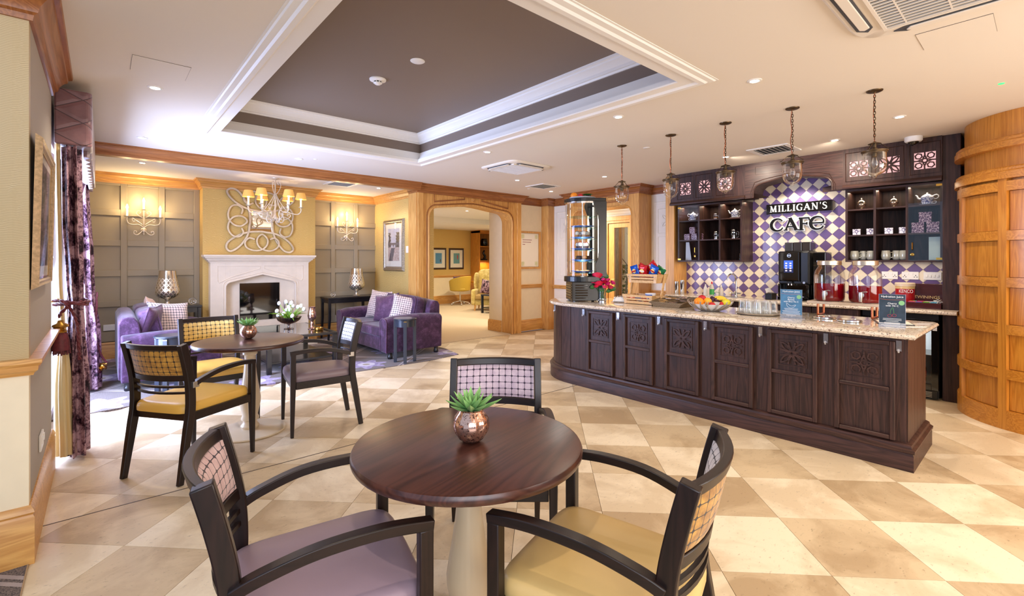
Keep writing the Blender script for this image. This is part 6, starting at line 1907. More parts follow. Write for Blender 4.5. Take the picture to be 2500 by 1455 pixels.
def vent(label, x, y, s=.30, rz=0.0):
    t = thing('ceiling_vent', label, 'vent', (x, y, H), rz, 'square slatted ceiling vents')
    h = s / 2 + .05
    obj('frame', G().box(-h, h, -h, -s / 2, -.010, 0).box(-h, h, s / 2, h, -.010, 0).box(-h, -s / 2, -s / 2, s / 2, -.010, 0).box(s / 2, h, -s / 2, s / 2, -.010, 0), M['white'], t, bevel=.003)
    obj('backing', G().box(-s / 2, s / 2, -s / 2, s / 2, -.002, 0), M['black'], t)
    for k in range(7):
        u = -s / 2 + s * (k + .5) / 7
        obj('slat', G(Matrix.Translation((0, u, -.006)) @ Matrix.Rotation(.6, 4, 'X')).box(-s / 2, s / 2, -.014, .014, -.001, .001), M['white'], t)
vent('square slatted vent above the café, left of the fourth pendant', 5.70, 2.04, .33)
vent('square slatted vent in front of the oak archway', 5.58, 5.58, .33)
vent('square slatted vent in the lounge ceiling by the chandelier', 2.94, 7.58, .33)

M['slotgrey'] = plain('slot_grey', (70, 74, 82), .35)
def cassette(label, x, y, s, rz=0.0):
    t = thing('air_conditioner', label, 'air conditioner', (x, y, H), rz, 'ceiling cassette air conditioners')
    h = s / 2
    M['acwhite'] = M.get('acwhite') or plain('air_con_plastic', (236, 228, 216), .4)
    q = lambda r, e=.3: [(r * math.copysign(abs(math.cos(a)) ** e, math.cos(a)), r * math.copysign(abs(math.sin(a)) ** e, math.sin(a))) for a in [2 * PI * i / 48 for i in range(48)]]
    rings = [[(px, py, z) for px, py in q(r)] for r, z in ((h, 0), (h, -.012), (h - .015, -.024), (h * .74, -.030))]
    obj('fascia', G().loft(rings[::-1]), M['acwhite'], t, smooth=30)
    for k in range(4):
        a = k * PI / 2; Rm = Matrix.Rotation(a, 4, 'Z')
        L = h * .66
        slot = [(-L, h - .075), (-L * .85, h - .035), (L * .85, h - .035), (L, h - .075), (L * .85, h - .105), (-L * .85, h - .105)]
        obj('air_slot', G(Rm).prism(slot, -.0315, -.020), M['slotgrey'], t)
        fl = [(-L * .84, h - .070), (-L * .78, h - .052), (L * .78, h - .052), (L * .84, h - .070), (L * .78, h - .096), (-L * .78, h - .096)]
        obj('flap', G(Rm).prism(fl, -.040, -.0318), M['acwhite'], t, bevel=.003)
    gq = h * .70
    obj('grille_recess', G().box(-gq, gq, -gq, gq, -.0318, -.028), M['black'], t)
    n = 20
    for k in range(n):
        u = -gq + 2 * gq * (k + .5) / n
        obj('grille_bar', G().box(u - .005, u + .005, -gq, gq, -.040, -.032), M['acwhite'], t)
    for k in range(4):
        u = -gq + 2 * gq * (k + .5) / 4
        obj('grille_bar', G().box(-gq, gq, u - .003, u + .003, -.038, -.032), M['acwhite'], t)
    obj('grille_frame', G().bar([(-gq, -gq, -.034), (gq, -gq, -.034), (gq, gq, -.034), (-gq, gq, -.034)], .02, .014, closed=True), M['acwhite'], t)
cassette('white ceiling air conditioner at the top right edge above the café counter', 2.76, .22, .98)
cassette('white ceiling air conditioner in the middle distance before the archway', 4.17, 4.69, .72)

# ================================================================ PENDANTS
def pendant(loc, label, drop=.56):
    t = thing('pendant_light', label, 'pendant light', loc, 0.4, 'glass bell-jar pendants over the counter')
    B = M['bronze']
    obj('ceiling_rose', G().lathe([(0, -.020), (.008, -.020), (.012, -.014), (.040, -.011), (.050, -.006), (.052, 0), (0, 0)], 24), B, t, smooth=40)
    # chain of links
    g = G(); z = -.03; k = 0; zt = -.355
    while z > zt:
        L = .024; pts = []
        for i in range(12):
            a = 2 * PI * i / 12; w_ = .0065 * math.cos(a); h_ = .5 * L * math.sin(a) * 1.15
            pts.append((w_, 0, z - L / 2 + h_) if k % 2 else (0, w_, z - L / 2 + h_))
        g.tube(pts, .0024, 4, closed=True); z -= .0205; k += 1
    obj('chain', g, B, t, smooth=60, kind='stuff')
    obj('flex', G().tube(spline([(.004, 0, -.02), (.012, .002, -.10), (.004, .006, -.18), (.014, .002, -.26), (.006, 0, -.34), (.002, 0, -.38)], 6), .0028, 6), M['copper'], t, smooth=60)
    obj('smoke_lid', G().lathe([(0, -.372), (.008, -.374), (.014, -.380), (.040, -.390), (.041, -.393), (.012, -.389), (.012, -.42), (.018, -.425), (.018, -.445), (.0, -.445)], 28), B, t, smooth=40)
    obj('rim_band', G().lathe([(.070, -.444), (.080, -.442), (.083, -.446), (.082, -.451), (.076, -.454), (.076, -.462), (.070, -.462)], 32), B, t, smooth=40)
    for k in range(3):
        a = 2 * PI * k / 3 + .5; ca, sa = math.cos(a), math.sin(a)
        obj('hanger', G().tube([(.037 * ca, .037 * sa, -.393), (.064 * ca, .064 * sa, -.418), (.086 * ca, .086 * sa, -.436), (.094 * ca, .094 * sa, -.440), (.090 * ca, .090 * sa, -.432)], .0024, 6), B, t, smooth=60)
    prof = [(.070, -.445), (.073, -.50), (.073, -.545), (.069, -.575), (.057, -.602), (.036, -.620), (.016, -.627), (.012, -.632), (.010, -.638), (0, -.642)]
    obj('glass_jar', G().lathe(prof, 32, caps=False), M['glass'], t, smooth=70)
    hol = obj('lamp_holder', G().lathe([(.0, -.440), (.017, -.440), (.017, -.485), (.012, -.49), (0, -.49)], 16), B, t, smooth=40)
    obj('bulb', G().lathe([(.010, -.488), (.014, -.505), (.022, -.530), (.020, -.552), (.010, -.570), (0, -.578)], 16), M['glass'], hol, smooth=60)
    return t
p0 = pendant((4.28, .843, H), 'bell-jar pendant nearest the camera, first from the right')
for y, l in ((1.383, 'bell-jar pendant in front of the tiled arch, second from the right'), (1.931, 'middle one of the five bell-jar pendants'),
             (2.475, 'bell-jar pendant at the left edge of the dark canopy, second from the left'), (3.057, 'farthest bell-jar pendant, hanging before the oak framed opening')):
    dup(p0, (4.265, y, H), .4 + y, l)
# ================================================================ ON THE FRONT COUNTER
CZ = .9145
BZ = .9125
# --- cake display
cd = thing('cake_display', 'tall black glass-fronted cake display with round shelves at the far end of the counter', 'display case', (4.42, 3.72, CZ), math.radians(-35))
K = M['black']
obj('base_housing', G().box(-.185, .20, -.17, .17, .012, .235), K, cd, bevel=.006)
for k in range(6):
    obj('louvre', G().box(-.150, .0, -.178, -.170, .040 + .030 * k, .052 + .030 * k), M['steelgrey'] if 'steelgrey' in M else M['gloss'], cd, bevel=.003)
    obj('louvre', G().box(-.193, -.185, -.13, .13, .040 + .030 * k, .052 + .030 * k), M['gloss'], cd, bevel=.003)
for x, y in ((-.15, -.14), (.15, -.14), (-.15, .14), (.15, .14)): obj('foot', G().cyl((x, y), .018, 0, .014, 12), K, cd)
def dshape(r, xb, n=28):
    """round front towards -x, flat back"""
    pts = []
    for i in range(n + 1):
        a = math.radians(80 + 200 * i / n); pts.append((r * math.cos(a) - .02, r * math.sin(a)))
    return pts + [(xb, -r * .96), (xb, r * .96)]
obj('lower_ring', G().prism(dshape(.222, .19), .235, .30, 'xy'), K, cd, bevel=.006)
obj('top_plate', G().prism(dshape(.222, .21), 1.185, 1.225, 'xy'), K, cd, bevel=.006)
obj('steel_rim', G().prism(dshape(.205, .15), 1.165, 1.185, 'xy'), M['chrome'], cd)
# side cheeks with curved inner edge
for s_ in (-1, 1):
    ck = [(.11, .30), (.21, .30), (.21, 1.185), (.06, 1.185)] + [(.06, 1.15), (.085, 1.08), (.115, 1.02), (.125, .95), (.125, .60), (.115, .52), (.085, .44), (.09, .36)]
    g = G(); zs = [.30, .36, .44, .52, .60, .95, 1.02, 1.08, 1.15, 1.185]; xs = [.11, .09, .085, .115, .125, .125, .115, .085, .06, .06]
    for i in range(len(zs) - 1):
        g.prism([(xs[i], zs[i]), (.215, zs[i]), (.215, zs[i + 1]), (xs[i + 1], zs[i + 1])], s_ * .195, s_ * .215, 'xz')
    obj('side_cheek', g, K, cd)
obj('back_column', G().box(.150, .215, -.195, .195, .30, 1.185), plain('dark_back_panel', (60, 52, 46), .4), cd)
g = G(); n = 30; secs = []
for z in (.302, 1.165):
    secs.append([(.207 * math.cos(math.radians(88 + 184 * i / n)) - .02, .207 * math.sin(math.radians(88 + 184 * i / n)), z) for i in range(n + 1)])
g.add(secs[0] + secs[1], [(i, i + 1, n + 2 + i, n + 1 + i) for i in range(n)])
obj('curved_glass', g, M['glass'], cd, smooth=60)
ledm = plain('display_led_strip', (255, 250, 235), .5, emit=lin((255, 246, 224)), estr=2.5)
for y in (-.11, .11): obj('led_strip', G().box(.140, .149, y - .005, y + .005, .34, 1.15), ledm, cd)
obj('centre_rod', G().cyl((-.02, 0), .008, .30, 1.165, 10), M['steel'], cd)
cw = Vector(cd.location)
for q_ in (.42, .68, .95, 1.12): light('POINT', (cw.x - .10, cw.y - .06, CZ + q_), 1.1, (1, .96, .88), .02)
SH = [.335, .470, .605, .740, .875, 1.01]
for zz in SH[:-0 or None]:
    obj('glass_shelf', G().lathe([(0, 0), (.165, 0), (.168, .003), (.165, .006), (0, .006)], 36, (-.02, 0, zz)), M['greenglass'], cd, smooth=30)
M['platebl'] = plain('blue_rim_plate', (96, 122, 190), .15, coat=.5)
cake = plain('chocolate_cake', (70, 38, 26), .6, var=.3); cream_ = plain('whipped_cream', (248, 240, 226), .5); berry = plain('berries', (170, 20, 50), .3); pastry = plain('golden_pastry', (206, 142, 70), .6, var=.25, nscale=40)
lev = ['bottom', 'second', 'third', 'fourth', 'fifth']
ca_, sa_ = math.cos(math.radians(-35)), math.sin(math.radians(-35))
def in_cd(x, y): return (cw.x + x * ca_ - y * sa_, cw.y + x * sa_ + y * ca_)
for i, zz in enumerate(SH[:5]):
    px, py = in_cd(-.02, 0)
    p = thing('plate', 'blue-rimmed oval plate on the %s shelf of the cake display' % lev[i], 'plate', (px, py, CZ + zz + .0065), 0, 'plates in the cake display')
    obj('dish', G().lathe([(0, .0), (.08, .0), (.09, .004), (.142, .020), (.144, .024), (.088, .009), (0, .007)], 36), M['platebl'], p, smooth=50)
    rnd = random.Random(i)
    if i in (2, 3):
        for k in range(4):
            a = 2 * PI * k / 4 + i * .7 + .4
            c = thing('dessert_cup', 'small glass of layered dessert on the %s plate of the cake display' % lev[i], 'dessert', (px + .062 * math.cos(a), py + .062 * math.sin(a), CZ + zz + .0155), 0, 'dessert glasses on the %s shelf' % lev[i])
            obj('glass_cup', G().lathe([(0, 0), (.018, 0), (.026, .03), (.034, .072), (.033, .072), (.024, .03), (0, .004)], 16), M['glass'], c, smooth=60)
            obj('filling', G().lathe([(0, .006), (.016, .006), (.023, .03), (.025, .044), (0, .046)], 14), cake if i == 2 else pastry, c, smooth=60)
            obj('cream', G().lathe([(.0245, .045), (.030, .066), (.018, .082), (0, .088)], 14), cream_, c, smooth=60)
            for q_ in range(3): obj('topping', G().ell((.012 * math.cos(q_ * 2.1), .012 * math.sin(q_ * 2.1), .084), (.007, .007, .007), 8, 6), berry if i == 2 else cake, c, smooth=70)
    elif i == 1:
        for k in range(6):
            a = 2 * PI * k / 6
            c = thing('muffin', 'chocolate muffin on the second shelf of the cake display', 'muffin', (px + .07 * math.cos(a), py + .07 * math.sin(a), CZ + zz + .0155), 0, 'muffins in the cake display')
            obj('case', G().lathe([(0, 0), (.018, 0), (.026, .034), (0, .034)], 14), plain('muffin_case', (90, 56, 120) if k % 2 else (120, 80, 50), .6) if k < 2 else bpy.data.materials['muffin_case'], c, smooth=40)
            obj('top', G().ell((0, 0, .040), (.031, .031, .022), 14, 8), cake if k % 2 else pastry, c, smooth=70)
    else:
        for k in range(5):
            a = 2 * PI * k / 5 + i
            c = thing('pastry', 'flat golden pastry on the %s plate of the cake display' % lev[i], 'pastry', (px + .065 * math.cos(a), py + .065 * math.sin(a), CZ + zz + .0155), a, 'pastries on the %s shelf' % lev[i])
            obj('dough', G().ell((0, 0, .011), (.034, .028, .011), 16, 8), pastry, c, smooth=70)
            obj('glaze', G().ell((0, 0, .018), (.020, .015, .006), 12, 6), cake if k % 2 else cream_, c, smooth=70)
# fruit plate on top
px, py = in_cd(-.02, 0)
fpz = CZ + 1.2255
fpl = thing('plate', 'white plate of fruit on top of the cake display', 'plate', (px, py, fpz))
obj('dish', G().lathe([(0, 0), (.09, 0), (.10, .004), (.155, .020), (.157, .024), (.10, .010), (0, .007)], 40), M['china'], fpl, smooth=50)
M['orange'] = plain('orange_peel', (240, 140, 20), .45, bump=.5); M['apple'] = plain('red_apple', (190, 30, 40), .3, var=.2, nscale=6)
M['grape'] = plain('dark_grape', (62, 22, 52), .25, var=.2); M['banana'] = plain('banana_skin', (238, 200, 60), .45, var=.08); M['lemon'] = plain('yellow_green_apple', (222, 214, 50), .35, var=.05, nscale=5)
def fruit(name, label, loc, r, m, group, squash=.95):
    r *= 1.1
    o = thing(name, label, name, loc, 0, group)
    obj('flesh', G().lathe([(0, -.93 * r * squash)] + [(r * math.sin(math.radians(q_)), -r * squash * math.cos(math.radians(q_))) for q_ in range(12, 170, 13)] + [(0, .90 * r * squash)], 20), m, o, smooth=70)
    obj('stalk', G().tube([(0, 0, r * squash * .88), (.003, 0, r * squash * 1.12)], .002, 5), M['bronze'], o)
    return o
tg = 'fruit on top of the cake display'
fruit('orange', 'orange on the plate on top of the cake display', (px - .085, py + .060, fpz + .047), .038, M['orange'], tg)
fruit('apple', 'red apple beside the orange on top of the cake display', (px - .035, py - .0, fpz + .040), .032, M['apple'], tg)
gr = thing('grapes', 'bunch of dark grapes with leaves on top of the cake display', 'grapes', (px + .045, py - .045, fpz + .012), 0, tg)
rnd = random.Random(9)
for k in range(22):
    a = rnd.uniform(0, 6.28); r = .055 * math.sqrt(rnd.random())
    obj('grape', G().ell((r * math.cos(a), r * math.sin(a) * .8, .014 + rnd.random() * .045 * (1 - r / .07)), (.012, .012, .012), 10, 7), M['grape'], gr, smooth=70)
for k in range(4): obj('leaf', leaf_geo(G(), .10, .055, .002, -.7, k * 1.4 + .3, .5, .03, .0), M['roseleaf'], gr, smooth=60)

# --- vase of pink roses
vs_ = thing('rose_vase', 'glass vase of crimson and pink roses beside the cake display', 'flowers', (4.46, 3.475, CZ))
obj('vase', G().lathe([(0, 0), (.042, 0), (.045, .004), (.045, .165), (.042, .165), (.042, .008), (0, .008)], 32), M['glass'], vs_, smooth=40)
obj('silver_filigree', G().lathe([(.0465, .0), (.0465, .012)], 32, caps=False).lathe([(.0465, .034), (.0465, .040)], 32, caps=False), M['chrome'], vs_, smooth=40)
for k in range(16):
    a = 2 * PI * k / 16
    obj('filigree_loop', G(Matrix.Rotation(a, 4, 'Z') @ Matrix.Translation((.0468, 0, .023))).tube([(0, .008 * math.cos(b), .011 * math.sin(b)) for b in [2 * PI * i / 8 for i in range(8)]], .0015, 4, closed=True), M['chrome'], vs_)
RC = [plain('crimson_rose', (206, 20, 62), .5, var=.12), plain('magenta_rose', (214, 36, 116), .5, var=.12), plain('deep_pink_rose', (228, 52, 92), .5, var=.12)]
def rose(R_, c, r, m, name='rose_bloom'):
    e = bpy.data.objects.new(name, None); COL.objects.link(e); e.parent = R_; e.location = c
    rnd = random.Random(int(c[0] * 1e4 + c[2] * 1e3))
    e.rotation_euler = (rnd.uniform(-.3, .5), rnd.uniform(-.6, -.1), rnd.uniform(0, 6))
    obj('heart', G().lathe([(0, -.2 * r), (.30 * r, 0), (.34 * r, .3 * r), (.2 * r, .55 * r), (0, .5 * r)], 10), m, e, smooth=60)
    for ring, (num, rr, h0, h1, op) in enumerate(((3, .42, -.1, .66, .05), (4, .62, -.25, .62, .12), (5, .82, -.35, .52, .25), (6, 1.0, -.45, .36, .5))):
        for i in range(num):
            a0 = 2 * PI * i / num + ring * .5; wd = 2 * PI / num * 1.15
            vs = []; fs = []
            for j in range(4):
                v = j / 3
                for k in range(5):
                    u = k / 4 - .5
                    rad = r * rr * (.45 + .55 * v ** .7) * (1 + op * .28 * v * v) * (1 - .12 * abs(u) * v)
                    z = r * (h0 + (h1 - h0) * v) * (1 - .25 * (2 * u) ** 2 * v) - op * .12 * r * v * v
                    vs.append((rad * math.cos(a0 + u * wd * (1.1 - .25 * v)), rad * math.sin(a0 + u * wd * (1.1 - .25 * v)), z))
            for j in range(3):
                for k in range(4): fs.append((j * 5 + k, j * 5 + k + 1, j * 5 + k + 6, j * 5 + k + 5))
            obj('petal', G().add(vs, fs), m, e, smooth=80)
    return e
camdir = Vector((Fv.x, Fv.y, 0)); camr = Vector((Rv.x, Rv.y, 0))
def rel(dx, dd, dz): return tuple(camr * dx + camdir * dd + Vector((0, 0, dz)))
for k, (dx, dd, dz, r, c) in enumerate(((-.060, -.02, .300, .058, 0), (-.105, -.01, .235, .040, 2), (-.045, -.05, .215, .052, 0), (-.075, -.05, .190, .036, 0), (.015, -.05, .235, .034, 0), (.000, -.06, .265, .026, 1), (.055, -.04, .215, .038, 1),
                                      (.118, -.02, .225, .032, 1), (.012, -.08, .180, .034, 2), (.085, -.05, .175, .038, 2), (-.02, .03, .25, .04, 0), (.06, .03, .25, .036, 1))):
    rose(vs_, rel(dx, dd, dz), r, RC[c])
    obj('stem', G().tube(spline([rel(dx * .2, dd * .2, .02), rel(dx * .4, dd * .5, .12), rel(dx, dd, dz - r * .3)], 4), .0025, 5), M['roseleaf'], vs_)
for k, (dx, dd, dz, sz) in enumerate(((.030, .04, .335, .035), (.048, .0, .300, .030), (-.120, -.02, .175, .028), (-.125, .02, .235, .025), (.120, -.03, .155, .032), (.10, .03, .14, .03), (.065, -.03, .13, .026), (.02, .02, .30, .032), (-.01, -.04, .14, .026))):
    pts = []
    c_ = Vector(rel(dx, dd, dz)); a_ = camr * sz; b_ = Vector((0, 0, sz * .9)); n_ = -camdir * .004
    g = G(); ring = [c_ + a_ * math.cos(t) * (1 - .15 * math.sin(t)) + b_ * math.sin(t) + n_ * (2 * math.cos(2 * t)) for t in [2 * PI * i / 12 for i in range(12)]]
    g.add([c_ + n_ * 2] + ring + [c_ - n_] , [(0, 1 + i, 1 + (i + 1) % 12) for i in range(12)] + [(13, 1 + (i + 1) % 12, 1 + i) for i in range(12)])
    obj('leaf', g, M['roseleaf'], vs_, smooth=60)

# --- napkin holder
nh = thing('napkin_holder', 'wire napkin holder with white napkins between roses and crate stand', 'napkin holder', (4.56, 3.30, CZ), math.radians(-70))
g = G(); g.tube(spline([(-.07, -.03, .01), (-.05, -.03, .05), (0, -.03, .075), (.05, -.03, .05), (.07, -.03, .01)], 5), .003, 6)
obj('wire_arch', g, M['chrome'], nh, smooth=60)
obj('wire_arch', G().tube(spline([(-.07, .03, .01), (-.05, .03, .05), (0, .03, .075), (.05, .03, .05), (.07, .03, .01)], 5), .003, 6), M['chrome'], nh, smooth=60)
obj('wire_base', G().tube([(-.08, -.05, .008), (.08, -.05, .008), (.08, .05, .008), (-.08, .05, .008)], .003, 6, closed=True), M['chrome'], nh, smooth=60)
for x in (-.08, .08):
    for y in (-.05, .05): obj('foot', G().ell((x, y, .005), (.006, .006, .005), 8, 6), M['chrome'], nh)
for k in range(6): obj('napkin', G().box(-.062, .062, -.024 + k * .008, -.018 + k * .008, .012, .062 - .004 * (k % 2)), M['ivory'], nh, bevel=.002)

# --- two-tier crate stand
cs = thing('crate_stand', 'two-tier pale wooden slatted crate stand beside the napkin holder', 'stand', (4.66, 3.02, CZ), math.radians(-90))
P_ = M['pine']
def crate(z0, w0, w1, y0, y1, h):
    """local x along the counter; flared sides"""
    for y, s_ in ((y0, -1), (y1, 1)):
        for zz0, zz1 in ((0, .030), (.040, .062), (.072, h)):
            a = w0 + (w1 - w0) * zz0 / h; b = w0 + (w1 - w0) * zz1 / h
            obj('slat', G().loft([[(-a, y + s_ * .012 * zz0 / h * 2, z0 + zz0), (a, y + s_ * .012 * zz0 / h * 2, z0 + zz0), (a, y + s_ * (.012 * zz0 / h * 2) + .008, z0 + zz0), (-a, y + s_ * .012 * zz0 / h * 2 + .008, z0 + zz0)],
                                 [(-b, y + s_ * .012 * zz1 / h * 2, z0 + zz1), (b, y + s_ * .012 * zz1 / h * 2, z0 + zz1), (b, y + s_ * (.012 * zz1 / h * 2) + .008, z0 + zz1), (-b, y + s_ * .012 * zz1 / h * 2 + .008, z0 + zz1)]]), P_, cs)
        for sx in (-1, 1):
            obj('slat', G().box(sx * (w0 - .030), sx * (w0 + .003), y + s_ * .006, y + s_ * .006 + .008, z0, z0 + h), P_, cs)
    for sx in (-1, 1):
        obj('end_board', G().loft([[(sx * w0, y0, z0), (sx * w0, y1 + .008, z0), (sx * (w0 - .010), y1 + .008, z0), (sx * (w0 - .010), y0, z0)], [(sx * w1, y0 - .02, z0 + h), (sx * w1, y1 + .028, z0 + h), (sx * (w1 - .010), y1 + .028, z0 + h), (sx * (w1 - .010), y0 - .02, z0 + h)]]), P_, cs)
    obj('floor_board', G().box(-w0, w0, y0, y1, z0, z0 + .008), P_, cs)
crate(.004, .175, .195, -.15, .05, .100)
crate(.235, .175, .200, -.06, .12, .100)
for sx in (-1, 1):
    obj('upright', G().bar([(sx * .20, -.02, .02), (sx * .205, .07, .325)], .030, .012, up=(1, 0, 0)), P_, cs)
# crisps in the top crate
bagm = {'blue': plain('blue_crisp_bag', (24, 84, 186), .25, .2, var=.15, nscale=20), 'red': plain('red_crisp_bag', (198, 22, 34), .25, .2, var=.15, nscale=20), 'green': plain('green_crisp_bag', (26, 110, 60), .25, .2, var=.15, nscale=20)}
M['bagmark'] = plain('yellow_bag_emblem', (246, 214, 120), .3)
csl = Vector(cs.location)
def bag(label, dx, dy, z, col, rot, group='crisp packets in the upper crate', sc=1.0):
    # dx along the counter to the right (-Y), dy towards the back (+X)
    t = thing('crisp_packet', label, 'crisps', (csl.x + dy, csl.y - dx, CZ + z), 0, group)
    e = Euler(rot)
    n = 8; vs = []; fs = []
    for side in (1, -1):
        for j in range(n + 1):
            for i in range(n + 1):
                u, v = 2 * i / n - 1, 2 * j / n - 1
                p = max(0, 1 - u ** 4) ** .5 * max(0, 1 - v ** 4) ** .6
                vs.append((u * .056 * sc * (1 - .10 * (1 - abs(v))), side * (.022 * p + .001) + .003 * math.sin(9 * u + v * 7 + dx * 40) * p, v * .075 * sc))
    q_ = (n + 1) ** 2
    for sdx in (0, 1):
        for j in range(n):
            for i in range(n):
                x = sdx * q_ + j * (n + 1) + i; f = (x, x + 1, x + n + 2, x + n + 1); fs.append(f if sdx else f[::-1])
    Rm = Matrix.Rotation(-PI / 2, 4, 'Z') @ e.to_matrix().to_4x4()
    bg_ = obj('packet', G(Rm).add(vs, fs), bagm[col], t, smooth=60)
    obj('emblem', G(Rm @ Matrix.Translation((0, -.0262, .012)) @ Matrix.Rotation(PI / 2, 4, 'X')).lathe([(.0, .0), (.024 * sc, .0), (.026 * sc, -.003)][::-1], 20), M['bagmark'], bg_)
    obj('emblem_band', G(Rm).box(-.032 * sc, .032 * sc, -.031, -.0285, .004, .018), bagm['red'] if col != 'red' else M['white'], bg_)
for i, (l, dx, dy, z, c, r) in enumerate((('blue crisp packet at the left end of the upper crate', -.13, .00, .36, 'blue', (.25, -.25, -.15)), ('red crisp packet leaning behind the blue one in the upper crate', -.075, .05, .375, 'red', (.2, .5, .1)),
        ('red crisp packet in the front middle of the upper crate', -.02, -.015, .365, 'red', (.3, .12, .0)), ('red crisp packet tilted high over the others', .055, .04, .41, 'red', (.2, .95, .1)), ('red crisp packet behind the middle of the upper crate', .0, .08, .37, 'red', (-.1, -.3, .1)),
        ('blue crisp packet at the right of the upper crate', .105, .0, .365, 'blue', (.25, .45, .0)), ('green crisp packet at the right end of the upper crate', .155, .04, .35, 'green', (.2, .6, .1)))):
    bag(l, dx, dy, z, c, r)
for i, c in enumerate(('red', 'blue', 'red', 'blue')):
    bag('crisp packet seen through the slats of the lower crate, number %d from the left' % (i + 1) if False else ['red crisp packet lying at the left in the lower crate', 'blue crisp packet second from left in the lower crate', 'red crisp packet third from left in the lower crate', 'blue crisp packet at the right in the lower crate'][i], -.12 + .075 * i, -.05, .045, c, (1.3, .3 * i, .2), 'crisp packets in the lower crate', .8)
tb_ = thing('plastic_tub', 'small blue and white plastic tub in the lower crate', 'tub', (csl.x - .04, csl.y - .09, CZ + .060))
obj('tub', G().lathe([(0, 0), (.045, 0), (.060, .062), (.057, .062), (.044, .004), (0, .004)], 24), M['china'], tb_, smooth=40)
obj('blue_print', G().lathe([(.0485, .014), (.0575, .050)], 24, a0=-.9 + PI, a1=.9 + PI, caps=False), plain('blue_tub_print', (60, 110, 190), .4), tb_)

# --- wicker tray
wk = NT('wicker_weave'); s_ = wk.n('ShaderNodeSeparateXYZ', {0: wk.tc()}).outputs
hh = wk.ma('MULTIPLY', wk.ma('ADD', s_[0], s_[1]), 90.0); zz_ = wk.ma('MULTIPLY', s_[2], 110.0)
wv_ = wk.ma('ABSOLUTE', wk.ma('SINE', wk.ma('ADD', wk.ma('MULTIPLY', hh, PI), wk.ma('MULTIPLY', wk.ma('FLOOR', zz_), PI / 2 * 1.0))))
wv2 = wk.ma('ABSOLUTE', wk.ma('SINE', wk.ma('MULTIPLY', zz_, PI)))
f_ = wk.ma('MULTIPLY', wv_, wv2)
wk.set(col=wk.ramp(f_, [(.05, lin((70, 54, 38))), (.6, lin((172, 146, 110)))]), rough=.7).bump(f_, .8, .004)
M['wicker'] = wk.m
wkt = thing('wicker_tray', 'brown wicker tray of wrapped biscuits beside the crate stand', 'basket', (4.60, 2.64, CZ), math.radians(-90))
W0, W1, hh_ = .145, .185, .075
HF, HB = .042, .088
for y, s_, h3 in ((-.155, -1, HF), (.155, 1, HB)):
    obj('side', G().loft([[(-W0, y * .9, 0), (W0, y * .9, 0), (W0, y * .9 + s_ * .008, 0), (-W0, y * .9 + s_ * .008, 0)], [(-W1, y, h3), (W1, y, h3), (W1, y + s_ * .008, h3), (-W1, y + s_ * .008, h3)]]), M['wicker'], wkt)
for s_ in (-1, 1):
    obj('side', G().loft([[(s_ * W0, -.14, 0), (s_ * W0, .14, 0), (s_ * (W0 - .008), .14, 0), (s_ * (W0 - .008), -.14, 0)], [(s_ * W1, -.155, HF), (s_ * W1, .155, HB), (s_ * (W1 - .008), .155, HB), (s_ * (W1 - .008), -.155, HF)]]), M['wicker'], wkt)
obj('bottom', G().box(-W0, W0, -.14, .14, .001, .009), M['wicker'], wkt)
obj('rim', G().tube([(-W1, -.158, HF), (W1, -.158, HF), (W1, .158, HB), (-W1, .158, HB)], .008, 8, closed=True), M['wicker'], wkt, smooth=60)
obj('divider', G().box(-.004, .004, -.14, .14, .01, .06), M['wicker'], wkt)
bis = plain('wrapped_biscuit', (206, 160, 100), .3, var=.2, nscale=40, coat=.6); bis2 = plain('foil_wrapped_biscuit', (150, 124, 110), .22, .3, var=.3, nscale=60)
rnd = random.Random(21)
for k in range(26):
    left = k < 12
    lx = rnd.uniform(-.13, -.03) if left else rnd.uniform(.03, .14); ly = rnd.uniform(-.115, .115); z = .014 + .016 * (k % 4)
    bx = thing('wrapped_biscuit', ('wrapped golden biscuit in the left half of the wicker tray' if left else 'foil-wrapped biscuit in the right half of the wicker tray'), 'biscuit', (4.60 + ly, 2.64 - lx, CZ + z + .030), rnd.uniform(0, 3), 'wrapped golden biscuits in the wicker tray' if left else 'foil-wrapped biscuits in the wicker tray')
    obj('biscuit', G().box(-.026, .026, -.018, .018, 0, .009), bis if left else bis2, bx, bevel=.003)
    obj('wrapper_end', G().box(-.036, -.026, -.016, .016, .004, .0055), M['clearplastic'], bx)
    obj('wrapper_end', G().box(.026, .036, -.016, .016, .004, .0055), M['clearplastic'], bx)

# --- fruit bowl
fb = thing('fruit_bowl', 'silver twig-pattern bowl of fruit in the middle of the counter', 'bowl', (4.46, 2.17, CZ))
fb.scale = (1.17, 1.17, 1.17)
obj('liner', G().lathe([(0, .004), (.075, .004), (.12, .03), (.155, .062), (.152, .062), (.115, .034), (.07, .010), (0, .010)], 36), M['china'], fb, smooth=50)
rnd = random.Random(3)
for k in range(26):
    a0 = 2 * PI * k / 26; a1 = a0 + rnd.uniform(-.35, .35)
    pts = [(.07 * math.cos(a0), .07 * math.sin(a0), .006), (.125 * math.cos((a0 + a1) / 2), .125 * math.sin((a0 + a1) / 2), .026), (.162 * math.cos(a1), .162 * math.sin(a1), .058), (.176 * math.cos(a1 + .05), .176 * math.sin(a1 + .05), .084)]
    obj('twig', G().tube(spline(pts, 4), .0048, 6), M['silverleaf'], fb, smooth=60)
obj('base_ring', G().tube([(.07 * math.cos(b), .07 * math.sin(b), .006) for b in [2 * PI * i / 24 for i in range(24)]], .005, 6, closed=True), M['silverleaf'], fb, smooth=60)
FB = Vector((4.46, 2.17, CZ))
def at_fb(dx, dd, dz): return tuple(FB + (camr * dx + camdir * dd + Vector((0, 0, dz))) * 1.16)
fg = 'fruit in the silver bowl'
